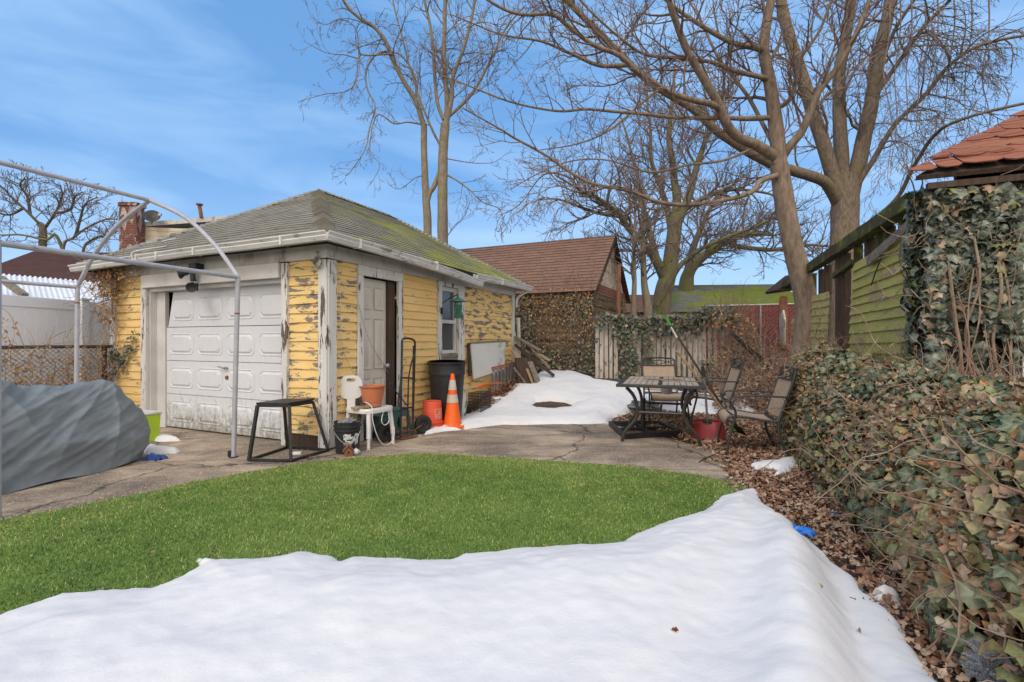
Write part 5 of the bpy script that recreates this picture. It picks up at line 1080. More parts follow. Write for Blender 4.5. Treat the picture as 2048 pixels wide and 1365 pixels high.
def cbx(x0, x1, y0, y1, z0, z1):
    for a, b in (((x0, y0), (x1, y0)), ((x1, y0), (x1, y1)), ((x1, y1), (x0, y1)), ((x0, y1), (x0, y0))):
        l_ = math.hypot(a[0] - b[0], a[1] - b[1]); mb.add([(a[0], a[1], z0), (b[0], b[1], z0), (b[0], b[1], z1), (a[0], a[1], z1)], [(0, 1, 2, 3)], [(0.01, z0, 0), (l_, z0, 0), (l_, z1, 0), (0.01, z1, 0)])
    mb.add([(x0, y0, z1), (x1, y0, z1), (x1, y1, z1), (x0, y1, z1)], [(0, 1, 2, 3)], [(0.1, .1, 0)] * 4)
cbx(x0, x1, 14.6, 14.95, 0, zt - .02); cbx(x0 - .03, x1 + .03, 14.57, 14.98, zt - .02, zt + .08); mb.build('chimney', m_brick, ch)
sdh = thing('satellite_dish', P(304, 448, 14.8), 'round black satellite dish beside the brick chimney', 'satellite dish'); dq = P(304, 433, 14.8); dax = Vector((.35, -.8, .45)).normalized()
mb = MB(); mb.lathe([(0, -.05), (.1, -.042), (.19, -.012), (.225, .02), (.22, .022), (.1, -.03), (0, -.04)], dq, 28, dax); mb.build('dish', m_black, sdh, smooth_=True)
mb = MB(); mb.tube([dq - dax * .05, P(303, 444, 14.9), P(305, 452, 14.9)], .022, 8); mb.tube([dq - UP * .2, dq + Vector((.42, -.25, -.05))], .012, 6); mb.obox(dq + Vector((.44, -.27, -.02)), (.04, 0, 0), (0, .03, 0), (0, 0, .035)); mb.build('mount_arm', m_metal, sdh)
mb = MB(); a_, b_ = P(403, 436, 15.3), P(399, 412, 15.3); mb.tube([a_, b_], .055, 10); mb.tube([b_ + UP * .02, b_ + UP * .06], .10, 10); tag(mb.build('vent_pipe', m_rust, smooth_=2), 'rusty capped vent pipe standing on the cream flat roof', 'vent pipe')

# ================================================================== BEHIND: STONE GARAGE, SHEDS, FENCES
sg = thing('stone_garage', Vector((1.0, 12.5, .45)), 'neighbouring stone block garage with a brown shingle gable roof', 'garage')
SK = .87; c0 = Vector((2.10, 12.6, 0)) * SK; zE = 1.218 + 101 / 970 * c0.y; zR = zE + 1.72 * SK; gl_ = 4.1 * SK; fl_ = 7.0
def SG(a, b, z): return c0 + D1 * a + D2 * b + UP * z
mb = MB(); half = gl_ / 2
for (O, inn, a0_) in ((SG(-.12, -.22, zE - .03), 1, 0), (SG(-.12, gl_ + .22, zE - .03), -1, 0)):
    run = D2 * inn * (half + .22) + UP * (zR - zE + .03 + .1); L_ = run.length; v = run / L_; n = D1.cross(v).normalized(); n = n if n.z > 0 else -n
    lapped(mb, O, D1, v, n, lambda y: (0, fl_), 0, L_, .14, .012, .6, .008)
ro = mb.build('roof', m_brown_shingle, sg)
mb = MB(); run = D2 * (half + .22) + UP * (zR - zE + .13); mb.prism([SG(-.115, -.2, zE - .14), SG(-.115, half, zR + .03), SG(-.115, half, zR + .09), SG(-.115, -.2, zE - .04)], D1 * .03)
for i in range(13):   # ragged rake shingle ends
    f = i / 13; p = SG(-.13, -.2, zE - .06).lerp(SG(-.13, half, zR + .05), f); q = SG(-.13, -.2, zE - .06).lerp(SG(-.13, half, zR + .05), f + .06); mb.prism([p, q, q - UP * (.10 + .03 * (i % 2)), p - UP * .10], D1 * .06)
mb.build('rake_board', m_darkwood, sg)
mb = MB(); mb.obox(SG(fl_ / 2 - .1, -.02, zE - .13), D1 * fl_ / 2, D2 * .03, UP * .09); mb.build('fascia', m_greywood, sg)
mb = MB()
def wquad(a, b, z0, z1, m=mb):
    l_ = (b - a).length; m.add([a + UP * z0, b + UP * z0, b + UP * z1, a + UP * z1], [(0, 1, 2, 3)], [(.02, z0, 0), (l_, z0, 0), (l_, z1, 0), (.02, z1, 0)])
def rock(a, b, z0, z1, n, m):
    l_ = (b - a).length; nu_ = int(l_ / .06); nz = int((z1 - z0) / .06); u_ = (b - a) / nu_; vs = []; at = []
    for j in range(nz + 1):
        for i in range(nu_ + 1):
            x = i * l_ / nu_; z = z0 + (z1 - z0) * j / nz; r_ = int(z / .2); bx = ((x + (.21 if r_ % 2 else 0)) % .42); bz = z % .2; e = min(min(bx, .42 - bx), min(bz, .2 - bz)); vs.append(a + u_ * i + UP * z + n * (min(e, .03) * 1.2 + .02 * mnoise.noise(Vector((x * 5, z * 5, 1))))); at.append((x + .01, z, 0))
    m.add(vs, [(j * (nu_ + 1) + i, j * (nu_ + 1) + i + 1, (j + 1) * (nu_ + 1) + i + 1, (j + 1) * (nu_ + 1) + i) for j in range(nz) for i in range(nu_)], at)
rock(SG(fl_ - .3, 0, 0), SG(0, 0, 0), .1, zE, -D2, mb); rock(SG(0, 0, 0), SG(0, gl_, 0), .1, zE - .05, -D1, mb); mb.obox(SG(.03, .03, zE / 2), D1 * .05, D2 * .05, UP * (zE / 2 - .02), [(x, z, 0) for z in (.1, 2.3) for x in (.1, .2, .3, .4)]); mb.build('wall', m_stone, sg)
mb = MB(); mb.prism([SG(0.01, .05, zE - .02), SG(.01, gl_ - .05, zE - .02), SG(.01, half, zR - .02)], -D1 * .02); mb.build('gable', m_stucco, sg)
mb = MB(); mb.prism([SG(0.0, .25, zE + .0), SG(.0, gl_ - .05, zE + .0), SG(.0, gl_ - .22, zE + .22), SG(.0, .45, zE + .2)], -D1 * .026); mb.build('rust_band', m_rust, sg)
mb = MB(); mb.tube([P(1237, 745, 10.6), P(1238, 530, 10.6)], .045, 8); tag(mb.build('steel_post', m_rust, smooth_=2), 'rusty upright pipe standing at the corner of the stone garage', 'post')
# far mossy garage & small red roof
mg = thing('mossy_garage', Vector((9, 22, .4)), 'low grey shingled outbuilding with bright green moss beyond the red fence', 'outbuilding')
ea, eb = P(1298, 625, 15.0), P(1600, 622, 15.0); ra, rb_ = P(1342, 571, 17.2), P(1600, 562, 17.2)
u = (eb - ea); ln = u.length; u.normalize(); v = ra - ea; off = v.dot(u); v = v - u * off; vl = v.length; v.normalize(); n = u.cross(v).normalized(); n = n if n.z > 0 else -n
mb = MB(); lapped(mb, ea, u, v, n, lambda y: (off * y / vl, ln + .6), 0, vl, .085, .010, .8, .006, lambda a, b: -.08 + .16 * smooth((a - 1.4) / .8) + (.05 if b < vl * .7 else -.08) + (.0 if a < 3.2 else .03) - .1 * smooth((a - 3.7) / .4) * smooth((4.4 - a) / .3) ); mb.build('roof', m_green_shingle, mg)
mb = MB(); mb.prism([Vector((ea.x + .2, ea.y + .1, 0)), Vector((eb.x + .5, eb.y + .1, 0)), Vector((eb.x + .5, 19, 0)), Vector((ea.x + .6, 19, 0))], UP * (ea.z + .05)); mb.build('wall', m_greywood, mg)
rh = thing('small_red_roof_shed', P(1275, 640, 18), 'small outbuilding with a low red brown roof seen above the ivy fence', 'outbuilding')
ea, eb = P(1200, 625, 17.5), P(1335, 625, 17.5); mb = MB(); lapped(mb, ea, Vector((1, 0, 0)), Vector((0, .8, .6)).normalized(), Vector((0, -.6, .8)), lambda y: (0, (eb - ea).length), 0, 1.2, .13, .01, .8, .004); mb.build('roof', m_brown_shingle, rh)
mb = MB(); mb.box(ea.x + .1, eb.x - .1, ea.y + .1, ea.y + 2, 0, ea.z + .03); mb.build('wall', m_brick, rh)
# picket fence
pf = thing('picket_fence', onground(2.9, 10.3), 'tattered white wooden fence with missing pickets overgrown by ivy', 'fence')
pk = [(1194, 8, 652), (1203, 9, 648), (1213, 8, 640), (1222, 7, 645), (1232, 9, 640), (1262, 5, 655), (1278, 9, 640), (1309, 8, 628), (1318, 8, 640), (1326, 7, 648), (1337, 8, 642), (1347, 8, 645), (1358, 7, 642), (1368, 8, 646), (1380, 8, 640), (1391, 9, 638), (1400, 7, 640), (1409, 8, 644), (1420, 8, 640), (1431, 7, 650), (1445, 8, 660), (1458, 7, 668)]
for (px_, w_, yt) in pk:
    Y = 10.15 - .6 * (px_ - 1194) / 264; top = P(px_ + rng.uniform(-1, 1), yt, Y); bt = onground(P(px_, 700, Y).x, Y, -.05); ww = w_ / FPX * Y * .42; mb = MB()
    hw = Vector((ww, 0, 0)); d = Vector((0, .022, 0)); mb.prism([bt - hw, bt + hw, top + hw - UP * .05, top + UP * rng.uniform(-.03, .03) + hw * .2, top - hw - UP * .06], d); mb.build('picket', m_picket, pf)
for z_ in (.85, 1.45):
    mb = MB(); mb.bar(Vector((1.75, 10.24, z_)), Vector((4.25, 9.66, z_)), .04, .09); mb.build('rail', m_greywood, pf)
# red slatted chain-link fence
rf = thing('red_slat_fence', onground(5, 10.6), 'chain link fence with dark red privacy slats in front of the mossy roof', 'fence')
ra_, rb_ = P(1405, 612, 10.9), P(1605, 611, 10.2); ra_ = Vector((ra_.x, ra_.y, 0)); rb_ = Vector((rb_.x, rb_.y, 0)); rd = (rb_ - ra_); rl = rd.length; rd.normalize(); rn = Vector((rd.y, -rd.x, 0)); ztp = 1.98; zb_ = .4; k = int(rl / .062)
mb = MB()
for i in range(k): mb.obox(ra_ + rd * (i + .5) * .062 + UP * (ztp + zb_) / 2, rd * .029, rn * .004, UP * (ztp - zb_) / 2)
tag(mb.build('slats', m_slatred, rf), kind='stuff')
mb = MB(); hh = ztp - zb_
for i in range(-int(hh / .088), int(rl / .088) + 1):
    for sg_ in (1, -1):
        u0 = i * .088 if sg_ > 0 else i * .088 + hh; u1 = u0 + sg_ * hh; lo_, hi_ = min(u0, u1), max(u0, u1)
        if hi_ < 0 or lo_ > rl: continue
        def clamp_pt(uu): return max(0, min(rl, uu))
        ua, ub = clamp_pt(u0), clamp_pt(u1); za = zb_ + abs(ua - u0); zb2 = zb_ + abs(ub - u0)
        if abs(ua - ub) < .01: continue
        mb.tube([ra_ + rd * ua + UP * za + rn * (.008 + (.004 if sg_ > 0 else -.016)), ra_ + rd * ub + UP * zb2 + rn * (.008 + (.004 if sg_ > 0 else -.016))], .0045 if sg_ > 0 else .003, 3, cap=False)
mb.build('chain_mesh', m_wire, rf)
mb = MB(); mb.tube([ra_ + UP * (ztp + .02), rb_ + UP * (ztp + .02)], .022, 8); mb.build('top_rail', m_wire, rf)
mb = MB(); q = P(1521, 650, 10.45); mb.tube([Vector((q.x, q.y, .3)), Vector((q.x, q.y, ztp))], .022, 8); mb.build('post', m_wire, rf)

# ================================================================== OLD SHED ON THE RIGHT
shd = thing('old_shed', Vector((3.6, 5.0, 0)), 'derelict wooden shed with mossy green boards, open wall studs and a red shingle roof', 'shed')
def boards(name, mat, left, right, n, th=.016, ex=0.0, droop=0):
    """left/right: lists of (px,py) down the two ends, one per course line"""
    mb = MB()
    for i in range(len(left) - 1):
        k = 6; vs = []; at = []
        for j in range(k + 1):
            f = j / k
            top = W(*left[i], n=0).lerp(W(*right[i], n=0), f); bot = W(*left[i + 1], n=0).lerp(W(*right[i + 1], n=0), f)
            jt = .006 * mnoise.noise(Vector((i * 3.3, f * 4, 1))); a_ = f * 1.6
            vs += [top + WN * (n + .004), bot + WN * (n + .024) + UP * jt, bot + WN * (n) + UP * jt]; at += [(a_, i * .17 + .16, ex), (a_, i * .17, ex), (a_, i * .17, ex)]
        mb.add(vs, [(j * 3, j * 3 + 1, j * 3 + 4, j * 3 + 3) for j in range(k)] + [(j * 3 + 1, j * 3 + 2, j * 3 + 5, j * 3 + 4) for j in range(k)] + [(0, 2, 1), (k * 3, k * 3 + 1, k * 3 + 2)], at)
    return mb.build(name, mat, shd)
Lp = [(1711, 528), (1711, 545), (1710, 563), (1709, 582), (1708, 598), (1707, 613), (1706, 631), (1705, 648), (1705, 668), (1704, 688), (1703, 705), (1702, 722), (1701, 742), (1700, 762), (1699, 785)]
Rp = [(1858, 441), (1858, 472), (1857, 500), (1856, 527), (1855, 553), (1853, 580), (1852, 604), (1850, 628), (1849, 655), (1848, 683), (1847, 711), (1846, 738), (1845, 765), (1845, 792), (1844, 820)]
boards('board_wall', m_shedgreen, Lp, Rp, .01)
Lq = [(1630, 600 + 0)] ; Lq = [(1628, 592), (1628, 604), (1628, 618), (1627, 632), (1626, 646), (1626, 660), (1625, 674), (1624, 688), (1622, 702), (1620, 716), (1617, 730), (1616, 745)]
Rq = [(1661, 583), (1661, 598), (1661, 613), (1660, 629), (1659, 645), (1658, 661), (1658, 676), (1657, 691), (1656, 706), (1655, 722), (1654, 738), (1653, 754)]
boards('board_wall', m_shedyel, Lq, Rq, .01)
boards('board_wall', m_shedyel, [(1586, 638 + 11 * i) for i in range(8)], [(1598, 636 + 11.5 * i) for i in range(8)], .01)
# top plate, mossy
def wbar(a, b, wd, th, name, mat, n=0.0, par=None):
    mb = MB(); A = W(*a, n=n); B = W(*b, n=n); d = B - A; k = max(2, int(d.length / .15)); sd_ = WN * th / 2; vs = []
    upn = d.cross(WN).normalized(); upn = upn if upn.z > 0 else -upn
    for i in range(k + 1):
        p = A + d * i / k; j = mnoise.noise(p * 4) * .012; vs += [p - sd_ - upn * (wd / 2 + j), p + sd_ - upn * (wd / 2 - j), p + sd_ + upn * (wd / 2 + j), p - sd_ + upn * (wd / 2 - j)]
    mb.add(vs, [(i * 4 + j, i * 4 + (j + 1) % 4, (i + 1) * 4 + (j + 1) % 4, (i + 1) * 4 + j) for i in range(k) for j in range(4)] + [(0, 1, 2, 3), (k * 4, k * 4 + 1, k * 4 + 2, k * 4 + 3)])
    return mb.build(name, mat, par or shd)
wbar((1832, 400), (1566, 572), .11, .12, 'top_plate', m_mosswood, 0); wbar((1832, 410), (1566, 579), .03, .10, 'top_plate', m_mosswood, .012)
wbar((1832, 392), (1600, 548), .035, .15, 'roof_edge', m_mosswood, -.02)
for px_, t_, b_, wd in ((1808, 425, 470, .06), (1792, 436, 480, .09), (1762, 455, 505, .08), (1746, 466, 520, .07), (1725, 478, 530, .1), (1703, 492, 525, .06), (1680, 508, 760, .10), (1668, 515, 770, .14), (1645, 532, 590, .1), (1634, 540, 596, .12), (1618, 548, 600, .05)):
    mb = MB(); a = W(px_, t_, n=-.06); b = W(px_, b_, n=-.06); mb.bar(a, Vector((a.x, a.y, b.z)), wd, .07, WN); mb.build('stud', m_mosswood if wd < .1 else m_darkwood, shd)
wbar((1713, 524), (1672, 553), .05, .07, 'brace', m_mosswood, .02)
mb = MB(); 
a, b = W(1712, 536, n=.05), W(1860, 432, n=.06); mb.prism([W(1751, 533, n=.045), W(1862, 440, n=.06), W(1858, 425, n=.06), W(1748, 515, n=.045)], WN * .018); mb.build('loose_board', m_greywood, shd)
mb = MB(); mb.tube([W(1776, 518, n=.05), W(1768, 545, n=.06), W(1759, 570, n=.06)], .006, 5); mb.build('loose_batten', m_mosswood, shd)
# interior wall behind
mb = MB(); wi = -1.9
mb.add([W(1870, 700, n=wi), W(1575, 700, n=wi)], []) if False else None
pA = W(1835, 600); pB = W(1574, 600); mb.prism([Vector((pA.x, pA.y, 0)) - WN * 1.9, Vector((pB.x, pB.y, 0)) - WN * 1.9, Vector((pB.x, pB.y, 1.55)) - WN * 1.9, Vector((pA.x, pA.y, 1.55)) - WN * 1.9], -WN * .05); mb.build('inner_wall', m_darkwood, shd)
mb = MB(); mb.bar(W(1688, 590, n=-.5), W(1696, 650, n=-.4), .05, .02); mb.bar(W(1683, 650, n=-.4), W(1690, 740, n=-.3), .04, .02); mb.build('inner_batten', m_white, shd)
# far end remains
mb = MB(); mb.tube([W(1573, 595, n=.05), W(1575, 640, n=.08), W(1578, 700, n=.1)], [.07, .08, .09], 8); mb.build('stud', m_rust, shd)
mb = MB(); mb.prism([W(1574, 640, n=.15), W(1584, 620, n=.15), W(1588, 640, n=.15), W(1587, 690, n=.15), W(1575, 680, n=.15)], -WN * .03); mb.build('hanging_board', m_picket, shd)
mb = MB(); mb.prism([P(1556, 580, 9.4), P(1600, 545, 9.1), P(1606, 578, 9.1), P(1560, 584, 9.4)], Vector((0, .5, .0))); mb.build('roof_edge', m_darkwood, shd)
# front wall body (ivy grows on it), white door frame, red roof
C0 = W(1860, 600); C0.z = 0; FD = Vector((.9259, -.3778, 0))
def SF(s_, n, z): return C0 + FD * s_ - WD * n + UP * z
mb = MB(); mb.obox(SF(.31, -.05, 1.05), FD * .31, WD * .05, UP * 1.12); mb.obox(SF(1.2, -.05, 2.1), FD * .58, WD * .05, UP * .12); mb.obox(C0 + WD * .09 - WN * .055 + UP * 1.05, WD * .085, WN * .05, UP * 1.05); mb.build('front_wall', m_greywood, shd)
mb = MB(); mb.obox(SF(.485, .05, .95), FD * .05, WD * .03, UP * .98); mb.build('door_frame', m_white_peel, shd)
mb = MB(); mb.obox(SF(1.2, -.08, .95), FD * .55, WD * .02, UP * .97); mb.build('shed_door', m_white_dirty, shd)
mb = MB(); O = P(1858, 356, 3.28); ez = O.z; O = SF(-.14, .16, ez); run = WD * 1.6 + UP * 1.12; L_ = run.length; v = run / L_; n = FD.cross(v).normalized(); n = n if n.z > 0 else -n

for r_ in range(int(L_ / .16) + 1):
    y0_ = r_ * .16; x_ = y0_ * .88 - rng.uniform(0, .03)
    while x_ < 2.6:
        w_ = .165 * rng.uniform(.75, 1.25); j0 = rng.uniform(-.022, .018); j1 = j0 + rng.uniform(-.012, .012); l_ = rng.uniform(.006, .012); g_ = .003; hip = .15 if x_ < y0_ * .88 + .01 else 0; wv = .03 * mnoise.noise(Vector((x_ * 1.5, y0_ * 2, 3)))
        q4 = lambda xx, yy, hh: O + FD * xx + v * yy + n * (hh + wv)
        vs = [q4(x_ + g_, y0_ + j0 + .03, l_), q4(x_ + w_ * .25, y0_ + j0, l_), q4(x_ + w_ * .75, y0_ + j1, l_), q4(x_ + w_ - g_, y0_ + j1 + .03, l_), q4(x_ + w_ - g_, y0_ + .19, .0), q4(x_ + g_ + hip, y0_ + .19, .0)]
        vs += [p - n * .008 for p in vs[:4]]; at = [(x_ + .01, y0_ + .05, rng.uniform(-.06, .06))] * 4 + [(x_ + w_, y0_ + .15, 0), (x_, y0_ + .15, 0)] + [(x_ + .01, y0_, -.3)] * 4
        mb.add(vs, [(0, 1, 2, 3, 4, 5), (0, 6, 7, 1), (1, 7, 8, 2), (2, 8, 9, 3), (0, 5, 6), (3, 9, 4)], at); x_ += w_
mb.build('roof', m_red_shingle, shd)
mb = MB(); p0 = O - n * .03; mb.prism([p0 + FD * .02, p0 + FD * 2.5, p0 + FD * 2.5 + run, p0 + FD * (L_ * .88) + run], -n * .03); mb.obox(SF(1.2, .10, ez - .09), FD * 1.25, WD * .02, UP * .02); mb.build('roof_deck', m_darkwood, shd)
mb = MB(); mb.obox(SF(1.42, -.10, ez - .04), FD * 1.25, WD * .02, UP * .13); mb.build('eave_shade_panel', m_dark, shd)  # dark sheet added in the gap under the roof, standing in for shade
mb = MB(); mb.obox(SF(1.2, .02, ez - .14), FD * 1.2, WD * .02, UP * .03); mb.build('eave_board', m_greywood, shd)

# ================================================================== PATIO FURNITURE
def fr(o, e1, e2):
    return lambda a, b, z: Vector((o[0], o[1], 0)) + Vector(e1) * a + Vector(e2) * b + UP * z
TE1 = Vector((.95, -.31, 0)).normalized(); TE2 = Vector((.31, .95, 0)).normalized(); TW, TL, TH = .98, 1.38, .715
T_ = fr((1.21, 5.65), TE1, TE2)
tab = thing('patio_table', T_(TW / 2, TL / 2, 0), 'bronze framed patio table with a slatted tan top on the concrete', 'table')
mb = MB()
for (a0_, b0_, a1_, b1_) in ((0, .03, TW, .03), (0, TL - .03, TW, TL - .03)): mb.bar(T_(a0_, b0_, TH - .015), T_(a1_, b1_, TH - .015), .06, .035)
for a_ in (.03, TW - .03): mb.bar(T_(a_, .06, TH - .015), T_(a_, TL - .06, TH - .015), .06, .033)
mb.bar(T_(TW * .5, .06, TH - .02), T_(TW * .5, TL - .06, TH - .02), .04, .026)
for f in (.345, .655): mb.bar(T_(.06, TL * f, TH - .02), T_(TW - .06, TL * f, TH - .02), .035, .024)
mb.build('frame', m_bronze, tab, bevel=.006)
ys_ = [.065, TL * .345 - .02, TL * .345 + .02, TL * .655 - .02, TL * .655 + .02, TL - .065]
for c_ in range(2):
    for r_ in range(3):
        x0_, x1_ = (.065, TW * .5 - .022) if c_ == 0 else (TW * .5 + .022, TW - .065); y0_, y1_ = ys_[r_ * 2], ys_[r_ * 2 + 1]; mb = MB(); k = 6
        for i in range(k):
            xa = x0_ + (x1_ - x0_) * i / k + .004; xb = x0_ + (x1_ - x0_) * (i + 1) / k - .004; mb.obox(T_((xa + xb) / 2, (y0_ + y1_) / 2, TH - .004 + rng.uniform(-.002, .002)), TE1 * (xb - xa) / 2, TE2 * (y1_ - y0_) / 2, UP * .007)
        mb.build('top_panel', m_tile, tab)
for a_, b_, sa, sb in ((.10, .22, -1, -1), (TW - .10, .22, 1, -1), (TW - .10, TL - .22, 1, 1), (.10, TL - .22, -1, 1)):
    mb = MB(); mb.tube(spline([T_(a_ - sa * .0, b_, TH - .05), T_(a_ - sa * .09, b_, TH - .16), T_(a_ - sa * .13, b_, TH * .55), T_(a_ - sa * .10, b_, TH * .38), T_(a_ + sa * .02, b_, .12), T_(a_ + sa * .05, b_, .0)], 6), .021, 10); mb.build('leg', m_bronze, tab, smooth_=2)
mb = MB(); mb.tube([T_(.23, .22, TH * .52), T_(TW - .23, .22, TH * .52)], .016, 8); mb.tube([T_(.23, TL - .22, TH * .52), T_(TW - .23, TL - .22, TH * .52)], .016, 8); mb.tube([T_(TW / 2, .22, TH * .52), T_(TW / 2, TL - .22, TH * .52)], .016, 8); mb.build('stretcher', m_bronze, tab, smooth_=2)
mb = MB(); mb.bar(T_(.3, TL * .52, TH + .012), T_(.75, TL * .57, TH + .012), .05, .012); mb.bar(T_(.5, TL * .4, TH + .01), T_(.95, TL * .42, TH + .01), .03, .012); tag(mb.build('slat', m_greywood), 'loose grey slats lying across the patio table top', 'slat')
# umbrella base
ub = thing('umbrella_base', G(1289, 862), 'black square metal umbrella stand with cross bars under the patio table', 'umbrella base')
q = [G(1220, 853), G(1250, 880), G(1357, 872), G(1320, 853)]
mb = MB()
for a_, b_ in ((0, 1), (1, 2), (2, 3), (3, 0)): mb.bar(q[a_] + UP * .04, q[b_] + UP * .04, .045, .07)
mb.build('outer_frame', m_black, ub, bevel=.004); mb = MB(); cc_ = (q[0] + q[1] + q[2] + q[3]) / 4
for a_, b_ in ((0, 1), (1, 2), (2, 3), (3, 0)): mb.bar(cc_ + UP * .04, (q[a_] + q[b_]) / 2 + UP * .04, .03, .04)
mb.build('cross_bar', m_black, ub); mb = MB(); mb.tube([cc_ + UP * .01, cc_ + UP * .42], .03, 14); mb.tube([cc_ + UP * .42, cc_ + UP * .45], .036, 14); mb.build('pole_socket', m_black, ub, smooth_=2)
# chairs (built at the origin facing -Y, copied)
def make_chair():
    c = thing('patio_chair', (0, 0, 0), 'x', 'chair', 'tan sling patio chairs around the table')
    hw = .255
    back_prof = [(.20, .40), (.235, .47), (.31, .70), (.37, .90)]       # (y,z)
    seat_prof = [(-.27, .33), (-.285, .37), (-.27, .415), (-.22, .435), (-.08, .425), (.08, .40), (.19, .395), (.21, .41)]
    def sling(prof, k, name, thick=.006):
        mb = MB(); pr = spline([Vector((0, y, z)) for y, z in prof], 5); n = 8; vs = []
        for p in pr:
            for i in range(n + 1): f = i / n; vs.append(Vector((-hw + .012 + (2 * hw - .024) * f, p.y, p.z - .012 * math.sin(math.pi * f))))
        m_ = len(pr); vs += [v + Vector((0, .006, -.005)) for v in vs]; o_ = m_ * (n + 1)
        mb.add(vs, [(j * (n + 1) + i, j * (n + 1) + i + 1, (j + 1) * (n + 1) + i + 1, (j + 1) * (n + 1) + i) for j in range(m_ - 1) for i in range(n)] + [(o_ + j * (n + 1) + i, o_ + (j + 1) * (n + 1) + i, o_ + (j + 1) * (n + 1) + i + 1, o_ + j * (n + 1) + i + 1) for j in range(m_ - 1) for i in range(n)]); return mb.build(name, m_sling, c, smooth_=True)
    sling(seat_prof, 8, 'seat'); sling([(.225, .44), (.25, .52), (.31, .70), (.345, .815)], 8, 'backrest')
    mb = MB()
    for s_ in (-1, 1): mb.tube(spline([(s_ * hw, y, z) for y, z in seat_prof], 4), .0125, 8)
    mb.tube([(-hw, .2, .40), (hw, .2, .40)], .0125, 8); mb.tube([(-hw, -.2, .425), (hw, -.2, .425)], .0125, 8); mb.build('seat_frame', m_bronze, c, smooth_=2)
    mb = MB(); mb.tube([(-hw, .20, .40)] + spline([(-hw, y, z) for y, z in back_prof], 4) + [(-hw + .03, .378, .925), (0, .385, .94), (hw - .03, .378, .925)] + spline([(hw, y, z) for y, z in back_prof], 4)[::-1], .0135, 8); mb.tube([(-hw, .345, .815), (hw, .345, .815)], .011, 8); mb.build('back_frame', m_bronze, c, smooth_=2)
    mb = MB()
    mb.tube(spline([(-hw, .35, .83), (-.1, .365, .885), (0, .372, .895), (.1, .365, .885), (hw, .35, .83)], 4), .007, 6); mb.tube(spline([(-hw, .37, .90), (-.1, .36, .86), (0, .355, .835), (.1, .36, .86), (hw, .37, .90)], 4), .007, 6)
    for s_ in (-.16, .16): mb.tube([(s_, .35, .815), (s_, .378, .925)], .006, 6)
    mb.build('scrollwork', m_bronze, c, smooth_=2)
    for s_ in (-1, 1):
        mb = MB(); mb.tube(spline([(s_ * .29, -.20, .62), (s_ * .30, -.235, .56), (s_ * .275, -.20, .48), (s_ * .268, -.21, .40), (s_ * .285, -.27, .16), (s_ * .29, -.285, 0)], 5), .0125, 8); mb.build('leg', m_bronze, c, smooth_=2)
        mb = MB(); mb.tube(spline([(s_ * hw, .24, .47), (s_ * hw, .21, .38), (s_ * .26, .23, .2), (s_ * .27, .33, 0)], 5), .0135, 8); mb.build('leg', m_bronze, c, smooth_=2)
        mb = MB(); mb.tube(spline([(s_ * .27, .30, .645), (s_ * .295, .05, .655), (s_ * .295, -.17, .645), (s_ * .29, -.24, .62), (s_ * .29, -.25, .60)], 5), .019, 8, flat=.5); mb.build('armrest', m_bronze, c, smooth_=2)
    return c
proto = make_chair()
def put(o, loc, ang, label): o.location = loc; o.rotation_euler = (0, 0, ang); o['label'] = label
# direction the chair faces: rotate -Y by ang
put(proto, Vector((2.58, 5.25, 0)), R(-104), 'tan sling chair nearest the camera beside the ivy hedge, facing the table')
c2 = copy_tree(proto); put(c2, onground(2.66, 6.55, 0), R(-101), 'tan sling chair between the near chair and the white picket fence')
c3 = copy_tree(proto); put(c3, onground(2.32, 7.4, 0), R(-3), 'tan sling chair behind the far side of the table with a small bucket on it')
# bucket on the far chair
q = Vector((2.30, 7.22, ground_z(2.3, 7.2) + .42)); t = thing('small_bucket', q, 'small galvanised bucket standing on the seat of the far chair', 'bucket'); mb = MB(); mb.lathe([(0, 0), (.075, 0), (.09, .09), (.094, .092), (.09, .095), (.085, .09), (.07, .01), (0, .01)], q, 24); mb.build('bucket_body', m_metal, t, smooth_=2)
mb = MB(); mb.tube(spline([q + Vector((.09, 0, .085)), q + Vector((.15, 0, .07)), q + Vector((.13, -.02, .03)), q + Vector((.08, -.02, .03))], 4), .006, 6); mb.build('handle', m_metal, t)
mb = MB(); q = G(1293, 826, .0); blob(mb, q + Vector((0, .15, .06)), (.24, .16, .12), 40, 22, .5, 2.5, 5); tag(mb.build('plastic_bag', m_bag, smooth_=False), 'bundled clear and dark plastic bag on the ground below the far chair', 'bag')
